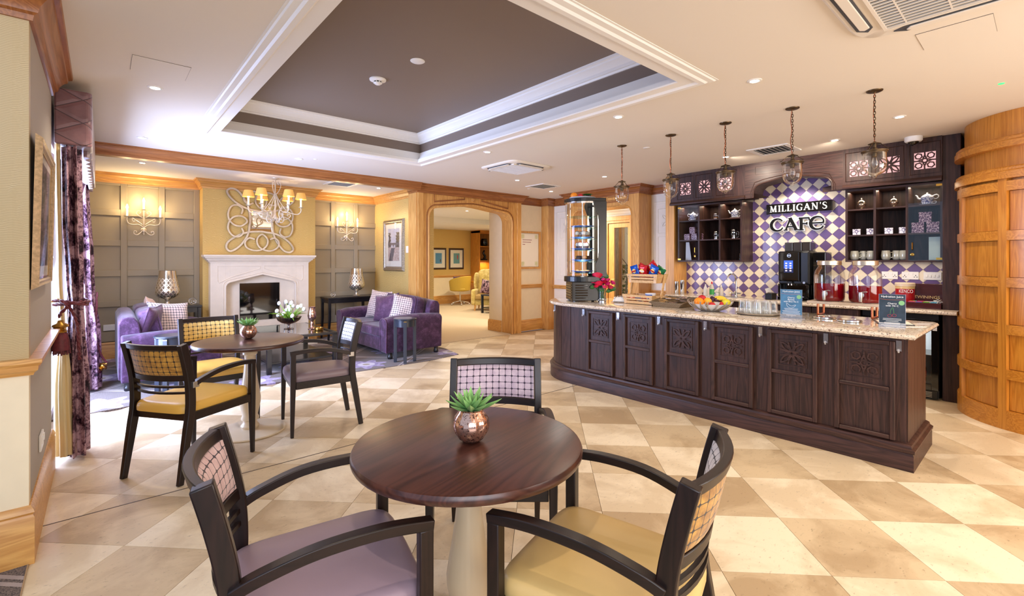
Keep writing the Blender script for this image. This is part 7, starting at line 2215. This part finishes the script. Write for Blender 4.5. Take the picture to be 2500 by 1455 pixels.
fruit('orange', 'large orange at the left of the silver fruit bowl', at_fb(-.105, -.03, .075), .042, M['orange'], fg)
fruit('orange', 'smaller orange in the middle of the silver fruit bowl', at_fb(-.035, -.035, .080), .035, plain('pale_orange_peel', (248, 172, 40), .45), fg)
fruit('apple', 'red apple at the back left of the silver fruit bowl', at_fb(-.045, .055, .095), .037, M['apple'], fg)
fruit('apple', 'dark red plum-like apple low in the front of the fruit bowl', at_fb(-.02, -.085, .050), .032, M['apple'], fg)
fruit('apple', 'yellow-green apple at the right of the silver fruit bowl', at_fb(.115, -.045, .066), .039, M['lemon'], fg)
fruit('apple', 'small red apple beside the yellow-green one', at_fb(.070, -.05, .060), .022, M['apple'], fg)
gr = thing('grapes', 'bunch of red grapes over the middle of the silver fruit bowl', 'grapes', at_fb(.025, .01, .075), 0, fg)
for k in range(34):
    a = rnd.uniform(0, 6.28); r = .060 * math.sqrt(rnd.random())
    obj('grape', G().ell((r * math.cos(a), r * math.sin(a) * .8, .006 + rnd.random() * .055 * (1 - r / .075)), (.013, .013, .013), 10, 7), M['grape'], gr, smooth=70)
obj('stalk', G().tube(spline([(0, 0, .05), tuple(camr * .03 + Vector((0, 0, .09))), tuple(camr * .07 + Vector((0, 0, .085)))], 4), .0022, 5), M['roseleaf'], gr)
for k, (dd, dz) in enumerate(((.01, .082), (.035, .092))):
    bn = thing('banana', ['front one of the two bananas in the silver fruit bowl', 'rear one of the two bananas in the silver fruit bowl'][k], 'banana', at_fb(.095, dd, dz), 0, fg)
    P = spline([tuple(camr * (-.085) + Vector((0, 0, -.012))), tuple(camr * (-.03) + Vector((0, 0, .016))), tuple(camr * .03 + Vector((0, 0, .014))), tuple(camr * .075 + Vector((0, 0, -.012)))], 6)
    rr = [.006 + .0105 * math.sin(PI * min(1, max(0, .08 + .86 * i / (len(P) - 1)))) ** .5 for i in range(len(P))]
    obj('skin', G().tube(P, rr, 7), M['banana'], bn, smooth=50)
    obj('tip', G().ell(P[-1], (.006, .006, .006), 8, 6), M['bronze'], bn)

# --- tray of upturned tumblers
tr = thing('round_tray', 'round silver tray carrying upturned drinking glasses', 'tray', (4.49, 1.74, CZ))
obj('tray', G().lathe([(0, .0), (.160, .0), (.178, .006), (.186, .014), (.184, .016), (.172, .009), (0, .005)], 48), M['silverleaf'], tr, smooth=40)
k = 0
for ring, num, r in ((0, 1, 0), (1, 6, .070), (2, 10, .132)):
    for i in range(num):
        a = 2 * PI * i / max(1, num) + ring * .2
        gt = thing('tumbler', ['clear tumbler at the centre of the round tray', 'clear tumbler in the inner ring on the round tray', 'clear tumbler in the outer ring on the round tray'][ring], 'glass', (4.49 + r * math.cos(a), 1.74 + r * math.sin(a), CZ + .0055), 0, 'upturned tumblers, ' + ['centre', 'inner ring', 'outer ring'][ring])
        obj('glass', G().lathe([(.034, .0), (.035, .002), (.032, .07), (.028, .118), (0, .119), (0, .108), (.026, .108), (.030, .05), (.032, .0)], 20, caps=False), M['glass'], gt, smooth=50)

# --- menu holders
def menu(label, loc, rz, w, h, lines, top, dark):
    t = thing('menu_stand', label, 'menu', loc, rz, 'drinks menus in clear stands')
    obj('clear_holder', G().box(-w / 2, w / 2, .0, .003, 0, h).box(-w / 2, w / 2, -.004, .055, 0, .003), M['clearplastic'], t)
    cardm = M['cardb'] if dark else M['carda']
    obj('card', G().box(-w / 2 + .003, w / 2 - .003, -.0015, -.0003, .030, h - .002), cardm, t)
    R_ = (PI / 2, 0, 0)
    text_obj('heading', 'Hydration Juice', .0205, M['chalk'], t, (0, -.0022, h - .018), R_, .0003)
    g = G(); g.tube([(-w / 2 + .008 + (w - .016) * i / 12, -.002, h - .036 - .005 * math.sin(PI * i / 12)) for i in range(13)], .0008, 4)
    obj('orange_swash', g, plain('orange_print', (220, 120, 80), .5), t)
    for i, (s_, z) in enumerate(top): text_obj('menu_text', s_, .018, M['chalk'], t, (0, -.0022, z), R_, .0003)
    obj('green_spot', G(Matrix.Translation((w / 2 - .024, -.0018, h - .062)) @ Matrix.Rotation(PI / 2, 4, 'X')).lathe([(0, .001), (.017, .001), (.017, 0)], 20), plain('green_spot_print', (130, 186, 130), .5), t)
    g = G(); rnd = random.Random(int(w * 1e4))
    for k in range(7):
        ww = w * rnd.uniform(.22, .42)
        g.box(-ww, ww, -.0021, -.0015, lines - .0095 * k, lines - .0095 * k + .0022)
    obj('small_print', g, M['chalk'], t, kind='stuff')
    return t
M['chalk'] = plain('white_print', (240, 244, 248), .5)
M['carda'] = plain('blue_grey_menu_card', (74, 120, 156), .3, var=.15, nscale=12)
M['cardb'] = plain('dark_slate_menu_card', (44, 58, 72), .3, var=.25, nscale=14)
m1 = menu('blue drinks card with a banana drawing, beside the glass tray', (4.41, 1.44, CZ), math.radians(-84), .165, .242, .078, (('Cherry', .172), ('Banana', .155), ('with Blue Vit C', .138)), False)
obj('banana_drawing', G().tube(spline([(-.035, -.002, .155), (-.028, -.002, .125), (0, -.002, .112), (.028, -.002, .128), (.032, -.002, .140), (.0, -.002, .130), (-.030, -.002, .152)], 5), .0011, 4), M['chalk'], m1, loc=(0, 0, -.028))
m2 = menu('dark drinks card with a cherry drawing at the right end of the counter', (4.36, .755, CZ), math.radians(-80), .155, .240, .060, (('Cherry', .172), ('with Vit C', .155)), True)
obj('cherry_drawing', G().tube(spline([(-.012, -.002, .125), (-.008, -.002, .155), (.004, -.002, .172), (.008, -.002, .150), (.010, -.002, .130)], 5), .001, 4), plain('green_line', (90, 170, 90), .5), m2, loc=(0, 0, -.030))
obj('cherry_drawing', G().tube([(.012 * math.cos(b) - .014, -.002, .112 + .010 * math.sin(b)) for b in [2 * PI * i / 14 for i in range(14)]], .001, 4, closed=True).tube([(.012 * math.cos(b) + .012, -.002, .116 + .010 * math.sin(b)) for b in [2 * PI * i / 14 for i in range(14)]], .001, 4, closed=True), plain('red_line', (190, 50, 70), .5), m2, loc=(0, 0, -.030))

# --- drinks stand with two jars
ds = thing('drinks_stand', 'pale wooden board on copper pipe legs carrying the two juice jars', 'stand', (4.87, 1.155, CZ))
obj('board', G().box(-.105, .125, -.275, .275, .105, .128), plain('washed_oak_board', (206, 184, 160), .5, var=.08, nscale=6), ds, bevel=.004)
for y in (-.195, .195):
    obj('copper_leg', G().tube(spline([(-.075, y, .105), (-.075, y, .02), (-.060, y, .009), (.070, y, .009), (.085, y, .02), (.085, y, .105)], 3), .0095, 10), M['copper'], ds, smooth=60)
def jar(y, label, level):
    t = thing('drink_dispenser', label, 'drink dispenser', (4.875, y, CZ + .1285), 0, 'glass jars of red juice with taps')
    pr_o = [(0, .0), (.098, .0), (.108, .010), (.112, .03), (.112, .175), (.106, .205), (.090, .228), (.082, .240), (.082, .262), (.078, .262)]
    obj('jar', G().lathe(pr_o, 48, caps=False), M['glass'], t, smooth=50)
    obj('juice', G().lathe([(0, .004), (.096, .004), (.106, .013), (.109, .03), (.109, level), (0, level + .0005)], 40), M['juice'], t, smooth=40)
    obj('lid', G().lathe([(.0, .282), (.084, .282), (.088, .278), (.088, .252), (.084, .250)], 40), M['tinlid'], t, smooth=40)
    for q_ in range(3): obj('lid_thread', G().tube([(.0885 * math.cos(b), .0885 * math.sin(b), .257 + .007 * q_) for b in [2 * PI * i / 32 for i in range(32)]], .0014, 4, closed=True), M['tinlid'], t, smooth=60)
    obj('embossed_panel', G().add([(.1135 * math.cos(PI + a), .1135 * math.sin(PI + a), z) for z in (.135, .175, .185) for a in [(-.35 + .7 * i / 10) for i in range(11)]], [(j * 11 + i, j * 11 + i + 1, j * 11 + i + 12, j * 11 + i + 11) for j in range(2) for i in range(10)]), M['glass'], t, smooth=60)
    tp_ = obj('tap', G(Matrix.Translation((-.112, 0, .055)) @ Matrix.Rotation(-PI / 2, 4, 'Y')).lathe([(.018, -.004), (.018, .004), (.010, .006), (.010, .030), (0, .030)], 16), M['steel'], t, smooth=40)
    obj('spout', G().lathe([(.012, .075), (.015, .060), (.013, .02), (.010, .012), (0, .012)], 16, (-.142, 0, 0)), M['steel'], tp_, smooth=40)
    obj('lever', G().bar([(-.142, 0, .073), (-.142, -.03, .080), (-.142, -.045, .078)], .010, .006), M['steel'], tp_, bevel=.002)
M['juice'] = plain('cherry_juice', (150, 4, 22), .08, sss=0.0, coat=.5, trans=.35, ior=1.33)
M['tinlid'] = plain('brushed_tin_lid', (206, 190, 166), .3, .9)
jar(1.285, 'glass juice jar with silver lid, left one on the board', .125)
jar(1.025, 'glass juice jar with silver lid, right one on the board', .115)
for o_ in [q for q in bpy.data.objects if q.name.startswith('drink_dispenser')]: o_.scale = (1.04, 1.04, 1.27)
def lid(label, x, y):
    t = thing('jar_lid', label, 'lid', (x, y, CZ), 0, 'spare silver lids lying on the counter')
    obj('disc', G().lathe([(0, .0), (.078, .0), (.082, .003), (.082, .014), (.076, .016), (.074, .012), (0, .012)], 40), M['chrome'], t, smooth=40)
lid('shiny round lid lying flat by the drinks stand, left one', 4.60, 1.245)
lid('shiny round lid lying flat by the drinks stand, right one', 4.50, 1.045)
cb_ = thing('clipboard', 'black and white clipboard lying behind the dark menu card', 'clipboard', (4.66, .80, CZ), .3)
obj('board', G().box(-.14, .14, -.11, .11, 0, .006), M['black'], cb_, bevel=.002)
obj('paper', G().box(-.13, .10, -.10, .10, .006, .008), M['ivory'], cb_)

# ================================================================ ON THE BACK WORKTOP
cm = thing('coffee_machine', 'tall black coffee machine with lit blue touch screen and bean hoppers', 'coffee machine', (6.42, 2.045, BZ), -PI / 2)
# local x to the right (towards -Y), -y towards the room
obj('body', G().box(-.185, .155, -.02, .26, .20, .605), M['black'], cm, bevel=.012, seg=3)
obj('base', G().box(-.185, .155, -.07, .26, .0, .045), M['gloss'], cm, bevel=.008)
obj('lower_back', G().box(-.185, .155, .05, .26, .045, .20), M['gloss'], cm)
obj('side_post', G().box(-.185, -.150, -.05, .05, .045, .20), M['gloss'], cm, bevel=.008)
obj('side_post', G().box(.120, .155, -.05, .05, .045, .20), M['gloss'], cm, bevel=.008)
obj('front_door', G().box(-.178, .060, -.060, -.021, .235, .600), M['gloss'], cm, bevel=.014, seg=3)
obj('side_tower', G().box(.064, .150, -.045, -.021, .215, .590), M['black'], cm, bevel=.010, seg=3)
for k, (x0, x1) in enumerate(((-.135, -.045), (-.040, .055), (.060, .150))):
    obj('bean_hopper', G().box(x0, x1, .03, .22, .606, .715), M['hopper'] if 'hopper' in M else M.setdefault('hopper', plain('smoked_hopper', (46, 42, 40), .12, coat=.5)), cm, bevel=.006)
scr_ = obj('screen', G().box(-.112, -.012, -.0625, -.0605, .340, .490), plain('lit_blue_screen', (20, 40, 120), .2, emit=lin((50, 90, 235)), estr=1.3), cm)
obj('screen_fade', G().box(-.112, -.012, -.0632, -.0626, .340, .392), plain('dark_screen_area', (14, 18, 46), .2, emit=lin((20, 30, 80)), estr=.6), scr_)
for r_ in range(4):
    for c_ in (-.086, -.038):
        obj('icon', G().box(c_ - .010, c_ + .010, -.0640, -.0633, .358 + .030 * r_ , .372 + .030 * r_), plain('screen_icon', (230, 220, 240), .4, emit=lin((220, 190, 220)), estr=1.2) if (r_, c_) == (0, -.086) else bpy.data.materials['screen_icon'], scr_)
logo = obj('round_badge', G(Matrix.Translation((-.055, -.0605, .550)) @ Matrix.Rotation(PI / 2, 4, 'X')).lathe([(.018, 0), (.018, .002), (.0225, .002), (.0225, 0)], 24), M['steel'], cm)
text_obj('badge_text', 'ZEUS' if False else 'zuma' if False else '@', .0001, M['steel'], logo, (-.055, -.0605, .55), (PI / 2, 0, 0)) if False else obj('badge_bar', G().box(-.070, -.040, -.0625, -.0605, .546, .554), M['steel'], logo)
obj('nozzle', G().box(-.085, -.025, -.055, .0, .205, .235), K, cm, bevel=.006)
for x in (-.072, -.038): obj('spout', G().cyl((x, -.03), .008, .185, .206, 10), M['steel'], cm)
obj('steam_knob', G(Matrix.Translation((.105, -.046, .222)) @ Matrix.Rotation(PI / 2, 4, 'X')).lathe([(.013, 0), (.013, .008), (0, .008)], 16), M['steel'], cm)
obj('drip_tray', G().box(-.140, .110, -.075, .045, .046, .056), M['steel'], cm)
for k in range(9): obj('drip_bar', G().box(-.130 + .027 * k, -.122 + .027 * k, -.07, .04, .056, .060), K, cm)
mf = thing('milk_fridge', 'black cabinet beside the coffee machine with a mirror-like side', 'milk cooler', (6.46, 1.83, BZ), -PI / 2)
obj('body', G().box(-.04, .09, .02, .24, .01, .59), plain('bronze_grey_panel', (70, 62, 60), .15, .3, coat=.5), mf, bevel=.008)
obj('door_front', G().box(-.04, .09, -.005, .019, .02, .585), M['gloss'], mf, bevel=.006)
obj('latch', G().box(.00, .02, -.010, -.006, .47, .49), M['steel'], mf)
kb = thing('knock_box', 'black low box at the left foot of the coffee machine', 'box', (6.33, 2.30, BZ), -PI / 2)
obj('box', G().box(-.045, .035, -.06, .10, 0, .08), K, kb, bevel=.008)
obj('bar', G().tube([(-.045, .02, .085), (.035, .02, .085)], .006, 8), M['steel'], kb)
sc_ = thing('steel_canister', 'short brushed steel canister between coffee machine and juice jars', 'canister', (6.30, 1.77, BZ))
obj('body', G().lathe([(0, 0), (.042, 0), (.044, .004), (.044, .105), (.040, .110), (0, .110)], 28), M['steel'], sc_, smooth=40)
obj('lid', G().lathe([(0, .118), (.040, .118), (.045, .112), (.045, .104)], 28), M['chrome'], sc_, smooth=40)

def flask(label, x, y, h):
    t = thing('steel_beaker', label, 'beaker', (x, y, BZ), 0, 'polished steel beakers by the oak post')
    obj('body', G().lathe([(0, 0), (.028, 0), (.030, .004), (.031, h), (.029, h), (.028, .006), (0, .006)], 24), M['chrome'], t, smooth=40)
    obj('rim', G().tube([(.0305 * math.cos(b), .0305 * math.sin(b), h) for b in [2 * PI * i / 24 for i in range(24)]], .0015, 5, closed=True), M['chrome'], t, smooth=60)
flask('taller polished steel beaker beside the orange oak post', 6.34, 3.50, .205); flask('shorter polished steel beaker beside the orange oak post', 6.30, 3.565, .185)
def soap(label, x, y, body_m, cap_m, h, r, pump=False, lab=None):
    t = thing('soap_bottle', label, 'bottle', (x, y, BZ), 0, 'washing-up bottles by the sink')
    obj('bottle', G().lathe([(0, 0), (r, 0), (r + .002, .006), (r + .002, h * .55), (r * .7, h * .75), (r * .35, h * .84), (r * .35, h * .88), (0, h * .88)], 24), body_m, t, smooth=50)
    obj('cap', G().lathe([(0, h), (r * .3, h), (r * .42, h * .86), (0, h * .86)], 16), cap_m, t, smooth=50)
    if pump: obj('pump', G().tube([(0, 0, h * .95), (0, 0, h * 1.08), (-.03, 0, h * 1.08)], .004, 8), M['white'], t, smooth=60)
    if lab: obj('paper_label', G().lathe([(r + .0028, h * .12), (r + .0028, h * .5)], 24, caps=False), lab, t, smooth=50)
clearb = plain('milky_clear_bottle', (236, 226, 214), .2, trans=.3); 
soap('white soap bottle, left one of three by the tap', 6.36, 3.16, M['white'], M['white'], .16, .026)
soap('green and clear washing-up bottle with red cap by the tap', 6.30, 3.04, clearb, plain('red_cap', (220, 40, 40), .4), .20, .028, lab=plain('green_soap_label', (60, 160, 80), .4))
soap('pale pump soap bottle, right one of three by the tap', 6.34, 2.93, clearb, M['white'], .155, .029, True)
tp2 = thing('mixer_tap', 'chrome swan-neck mixer tap at the back bar sink', 'tap', (6.50, 2.80, BZ))
obj('base', G().lathe([(0, 0), (.026, 0), (.026, .008), (.016, .016), (.016, .06), (0, .06)], 20), M['chrome'], tp2, smooth=40)
obj('spout', G().tube(spline([(0, 0, .05), (0, 0, .22), (-.02, .01, .285), (-.07, .03, .31), (-.12, .05, .285), (-.135, .055, .22)], 6), .010, 12), M['chrome'], tp2, smooth=60)
obj('crossbar', G().tube([(0, -.06, .045), (0, .06, .045)], .012, 12), M['chrome'], tp2, smooth=60)
for s_ in (-1, 1): obj('lever', G().bar([(0, s_ * .065, .045), (-.05, s_ * .085, .055)], .012, .010), M['chrome'], tp2, bevel=.003)
sk2 = thing('sink', 'stainless steel inset sink in the back worktop', 'sink', (6.42, 2.95, BZ))
obj('rim', G().bar([(-.13, -.26, .002), (.05, -.26, .002), (.05, .13, .002), (-.13, .13, .002)], .02, .003, closed=True), M['steel'], sk2)
obj('basin', G().box(-.12, .04, -.25, .12, -.0, .001), M['steel'], sk2)
ns = thing('paper_stand', 'white leaning paper card at the left of the coffee machine', 'card', (6.52, 2.36, BZ), math.radians(-80))
obj('card', G(Matrix.Rotation(-.35, 4, 'Y')).box(-.03, .03, 0, .003, 0, .14), M['white'], ns)

kc = thing('coffee_tub', 'red and gold tub with white KENCO lettering beside the tea box', 'tub', (6.47, 1.012, BZ))
kc.scale = (1, 1, 1.45)
obj('tub', G().lathe([(0, 0), (.078, 0), (.082, .005), (.082, .132)], 36), plain('red_coffee_tub', (176, 22, 34), .3), kc, smooth=40)
obj('gold_band', G().lathe([(.0825, .131), (.0825, .155), (.078, .158), (0, .158)], 36), plain('gold_tub_band', (222, 190, 130), .35), kc, smooth=40)
obj('lid', G().lathe([(.086, .150), (.086, .170), (.082, .174), (0, .174)], 36), plain('cream_tub_lid', (226, 206, 176), .4), kc, smooth=40)
text_obj('lettering', 'KENCO', .034, M['white'], kc, (-.0845 * math.cos(.25), -.0845 * math.sin(.25) * 1.0, .113), (PI / 2, 0, -PI / 2 + .25), .001)
ck_ = thing('cork_jar', 'terracotta pot with round cork-coloured lid behind the right juice jar', 'pot', (6.40, 1.215, BZ))
obj('pot', G().lathe([(0, 0), (.062, 0), (.068, .01), (.068, .085), (0, .085)], 28), plain('peach_ceramic', (226, 178, 150), .4), ck_, smooth=40)
obj('lid', G().lathe([(.060, .085), (.064, .09), (.060, .115), (.05, .122), (0, .122)], 28), plain('cork_lid', (198, 140, 96), .6), ck_, smooth=40)
tbx = thing('tea_box', 'open dark red wooden tea box with gold TWININGS lettering in its lid', 'box', (6.42, .840, BZ), -PI / 2)
mah = plain('mahogany_box', (70, 22, 20), .25, coat=.4)
obj('tray', G().box(-.135, .135, -.13, -.12, 0, .06).box(-.135, .135, .08, .09, 0, .06).box(-.135, -.125, -.12, .08, 0, .06).box(.125, .135, -.12, .08, 0, .06).box(-.125, .125, -.12, .08, 0, .006), mah, tbx, bevel=.002)
ld = obj('lid', G().box(-.135, .135, .092, .112, .05, .245), mah, tbx, bevel=.004)
text_obj('lettering', 'TWININGS', .042, plain('gilt_print', (236, 200, 130), .5), ld, (.0, .0905, .105), (PI / 2, 0, 0), .0006)
cols = [(200, 60, 120), (60, 120, 180), (120, 90, 170), (230, 190, 40), (90, 160, 60), (214, 40, 50), (80, 170, 200), (240, 220, 90)]
kk = 0
for r_ in range(3):
    for c_ in range(4):
        x0 = -.118 + c_ * .058; y0 = -.108 + r_ * .060; col = cols[(r_ * 3 + c_ * 2) % 8]
        for s_ in range(3):
            kk += 1
            q_ = thing('tea_sachet', 'small coloured paper tea sachet in the open tea box', 'tea bag', tuple(Matrix.Rotation(-PI / 2, 3, 'Z') @ Vector((x0 + .026, y0 + .012 + s_ * .014, 0)) + Vector((6.42, .845, BZ + .007))), -PI / 2, 'tea sachets filling the tea box')
            mk = 'sachet_%d' % ((r_ * 3 + c_ * 2) % 8)
            obj('sachet', G(Matrix.Rotation(.2, 4, 'X')).box(-.025, .025, -.003, .003, 0, .062), M.get(mk) or M.setdefault(mk, plain('paper_' + mk, col, .5)), q_)
rnd = random.Random(5)
for k in range(12):
    q_ = thing('sugar_stick', 'thin white paper sugar stick at the right end of the tea box', 'sugar', (6.36 + rnd.uniform(-.03, .03), .745 + rnd.uniform(-.02, .02), BZ + .062 + .004 * k % .02), rnd.uniform(0, 3), 'sugar sticks on the tea box')
    obj('stick', G(Matrix.Rotation(rnd.uniform(-.5, .5), 4, 'Y')).box(-.04, .04, -.004, .004, 0, .003), M['white'], q_)

# ================================================================ ON THE WALL SHELVES
S1, S2, S3 = 1.4075, 1.691, 1.981       # shelf surfaces: bottom, middle, top
SXP = 6.53
def teapot(label, y, z, flip=1, s=1.0):
    t = thing('teapot', label, 'teapot', (SXP, y, z), -PI / 2, 'flowered teapots stacked on their cups')
    c = M['bluechina']
    obj('saucer', G().lathe([(0, 0), (.035 * s, 0), (.062 * s, .010), (.063 * s, .013), (.03 * s, .005), (0, .004)], 28), M['china'], t, smooth=50)
    obj('cup', G().lathe([(0, .005), (.022 * s, .005), (.040 * s, .020), (.050 * s, .045), (.048 * s, .045), (0, .04)], 28), c, t, smooth=50)
    obj('cup_handle', G().tube(spline([(flip * .044 * s, 0, .040), (flip * .066 * s, 0, .038), (flip * .064 * s, 0, .020), (flip * .040 * s, 0, .018)], 4), .004 * s, 6), M['china'], t, smooth=60)
    obj('body', G().lathe([(0, .046), (.040 * s, .046), (.052 * s, .062), (.053 * s, .080), (.044 * s, .100), (.026 * s, .110), (0, .112)], 28), c, t, smooth=50)
    obj('lid', G().lathe([(.028 * s, .108), (.020 * s, .116), (.008 * s, .121), (.006 * s, .125), (.009 * s, .131), (0, .136)], 20), M['china'], t, smooth=50)
    obj('handle', G().tube(spline([(flip * .040 * s, 0, .095), (flip * .070 * s, 0, .108), (flip * .086 * s, 0, .090), (flip * .074 * s, 0, .068), (flip * .050 * s, 0, .064)], 5), .0045 * s, 6), M['china'], t, smooth=60)
    obj('spout', G().tube(spline([(-flip * .045 * s, 0, .066), (-flip * .070 * s, 0, .080), (-flip * .080 * s, 0, .106), (-flip * .090 * s, 0, .112)], 5), [.010 * s] * 6 + [.008 * s] * 5 + [.006 * s] * 5, 8), M['china'], t, smooth=60)
teapot('blue-flowered teapot on its cup behind the glass door at far left', 3.43, S3, -1)
teapot('blue-flowered teapot on its cup in the top right bay of the left cabinet', 2.83, S3, 1)
teapot('blue-flowered teapot on its cup behind the glass door of the right cabinet', .84, S3, 1, 1.05)
def tin(label, y, z, s, m, grp, h=None, rz=0.0):
    h = h or s
    t = thing('tea_tin', label, 'tin', (SXP - .04, y, z), rz, grp)
    obj('box', G().box(-s / 2, s / 2, -s / 2, s / 2, 0, h * .78), m, t, bevel=.002)
    obj('lid', G().box(-s / 2 - .001, s / 2 + .001, -s / 2 - .001, s / 2 + .001, h * .785, h), m, t, bevel=.002)
gq = 'patterned plum tins in the glazed bays'
tin('plum patterned tin on top of the pair in the left cabinet', 3.405, S2 + .1005, .082, M['teatin'], gq, .095)
tin('plum patterned tin, left one of the lower pair in the left cabinet', 3.485, S2, .085, M['teatin'], gq, .10)
tin('plum patterned tin, right one of the lower pair in the left cabinet', 3.375, S2, .085, M['teatin'], gq, .10)
tin('plum patterned tin half hidden at the divider in the left cabinet', 3.285, S2, .04, M['teatin'], gq, .10)
tin('plum patterned tin topping the pyramid in the right cabinet', .845, S2 + .1105, .10, M['teatin'], gq, .105)
tin('plum patterned tin at the lower left of the pyramid in the right cabinet', .905, S2, .10, M['teatin'], gq, .11)
tin('plum patterned tin at the lower right of the pyramid in the right cabinet', .785, S2, .10, M['teatin'], gq, .11)
gq = 'small white patterned tea boxes on the middle shelf'
for y, l in ((1.445, 'small white patterned tea box, first from the left on the middle shelf'), (1.315, 'small white patterned tea box, second from the left on the middle shelf'), (1.155, 'small white patterned tea box, third from the left on the middle shelf'), (1.03, 'small white patterned tea box, fourth from the left on the middle shelf')):
    tin(l, y, S2, .072, M['teabox'], gq, .068, .25)
def pot_silver(label, y, z, s=1.0):
    t = thing('sugar_pot', label, 'sugar pot', (SXP, y, z), 0, 'lidded silver sugar pots')
    obj('bowl', G().lathe([(r * s, q_ * s) for r, q_ in [(0, 0), (.028, 0), (.030, .004), (.014, .014), (.030, .03), (.044, .055), (.044, .070), (.040, .074)]], 28), M['mercurysilver'], t, smooth=60)
    obj('lid', G().lathe([(r * s, q_ * s) for r, q_ in [(.044, .074), (.038, .092), (.020, .108), (.006, .114), (.009, .122), (.004, .132), (0, .134)]], 28), M['mercurysilver'], t, smooth=60)
pot_silver('lidded silver sugar pot in the top left bay of the right cabinet', 1.405, S3); pot_silver('lidded silver sugar pot in the top middle bay of the right cabinet', 1.115, S3, .93)
def press(label, y, z, h=.12, lidded=True):
    t = thing('glass_jar', label, 'jar', (SXP, y, z), 0, 'glass and steel jars in the left cabinet')
    obj('glass', G().lathe([(0, 0), (.036, 0), (.038, .004), (.038, h * .8), (.035, h * .86)], 24, caps=False), M['glass'], t, smooth=50)
    obj('lid', G().lathe([(.040, h * .82), (.040, h * .92), (.030, h), (.0, h)], 24), M['chrome'], t, smooth=50)
    obj('band', G().lathe([(.0395, h * .08), (.0395, h * .16)], 24, caps=False).lathe([(.0395, h * .62), (.0395, h * .70)], 24, caps=False), M['chrome'], t, smooth=50)
    if h > .11:
        obj('handle', G().tube(spline([(0, -.039, h * .75), (0, -.062, h * .70), (0, -.062, h * .30), (0, -.039, h * .15)], 4), .004, 6), M['chrome'], t, smooth=60)
    obj('contents', G().lathe([(0, .004), (.030, .004), (.030, h * .4), (0, h * .4)], 20), plain('brown_sugar', (150, 100, 60), .7) if h < .11 else M['steel'], t)
press('squat glass jar with silver lid in the top middle bay of the left cabinet', 3.09, S3, .088)
press('steel-banded glass coffee press in the centre bay of the left cabinet', 3.085, S2, .128)
press('taller steel-banded glass coffee press in the right bay of the left cabinet', 2.84, S2, .145)
def mug(label, y, x=SXP, rz=0.0, z=S1):
    t = thing('mug', label, 'mug', (x, y, z), rz, 'grey-green glazed mugs on the bottom shelf')
    obj('cup', G().lathe([(0, 0), (.030, 0), (.040, .012), (.044, .045), (.040, .085), (.036, .104), (.033, .104), (.036, .08), (.038, .04), (.03, .01), (0, .008)], 24), M['mug'], t, smooth=60)
    obj('handle', G().tube(spline([(0, -.040, .085), (0, -.066, .078), (0, -.066, .040), (0, -.042, .026)], 4), .005, 6), M['mug'], t, smooth=60)
M['mug'] = plain('grey_green_glaze', (190, 188, 172), .22, .15, coat=.4)
for y, x, rz, l in ((1.465, 6.50, .3, 'grey mug at the far left of the bottom shelf, handle right'), (1.395, 6.56, 3.0, 'grey mug second from the left on the bottom shelf'), (1.31, 6.50, 2.6, 'grey mug in the middle of the left bay'), (1.225 + .075, 6.62, 1, 'grey mug at the right of the left bay'),
                    (1.18, 6.50, .4, 'grey mug at the left of the middle bay, handle towards its neighbour'), (1.095, 6.55, .1, 'grey mug second in the middle bay'), (1.025, 6.52, 2.8, 'grey mug at the right of the middle bay')):
    mug(l, y, x, rz)
cdz = thing('leaning_card', 'tall white printed card leaning behind the glass door at far left', 'card', (6.52, 3.50, S1), -PI / 2 + .2)
obj('card', G().prism([(-.04, 0), (.045, 0), (.012, .265), (-.035, .265)], 0, .004, 'xz'), M['china'], cdz)
cdz = thing('leaning_card', 'tall pale card standing behind the glass door at far right', 'card', (6.50, .775, S1), -PI / 2 - .1)
obj('card', G().prism([(-.05, 0), (.05, 0), (.05, .24), (-.05, .24)], 0, .004, 'xz'), plain('pale_green_card', (196, 216, 206), .4), cdz)
sg2 = thing('pepper_mill', 'small black and steel grinder at the right of the bottom left bay', 'grinder', (6.50, 2.745, S1))
obj('body', G().lathe([(0, 0), (.018, 0), (.020, .03), (.014, .05), (.018, .07), (0, .078)], 18), M['gloss'], sg2, smooth=50)
obj('cap', G().lathe([(.010, .076), (.013, .088), (0, .096)], 14), M['chrome'], sg2, smooth=50)

tr_ = thing('garden_tree', 'bare-branched tree and dark shrub seen through the hall door glass', 'tree', (10.6, 7.46, 0))
g = G(); rnd = random.Random(12)
def branch(p, d, L, r, k):
    q = p + d * L; g.tube([tuple(p), tuple((p + q) / 2 + Vector((rnd.uniform(-.02, .02), rnd.uniform(-.02, .02), 0))), tuple(q)], [r, r * .8, r * .6], 4)
    if k:
        for _ in range(3): branch(q, (d + Vector((rnd.uniform(-.6, .6), rnd.uniform(-.6, .6), rnd.uniform(-.1, .4)))).normalized(), L * .72, r * .6, k - 1)
branch(Vector((0, 0, 0)), Vector((0, 0, 1)), .75, .04, 5)
obj('branches', g, M['bronze'], tr_)
g = G()
for k in range(260):
    a = rnd.uniform(0, 6.28); z = rnd.uniform(.1, 1.25); r = .5 * (1.3 - z) * rnd.random() ** .5 + .05
    g.M = Matrix.Translation((r * math.cos(a), r * math.sin(a), z)); leaf_geo(g, .16, .05, .004, -.4, rnd.uniform(0, 6.3), .6, n=3)
obj('shrub_foliage', g, M['roseleaf'], tr_, kind='stuff')
struct('ground_outside', G().box(9.5, 40, -10, 60, -.1, -.02), plain('lawn', (70, 110, 50), .9, var=.3))
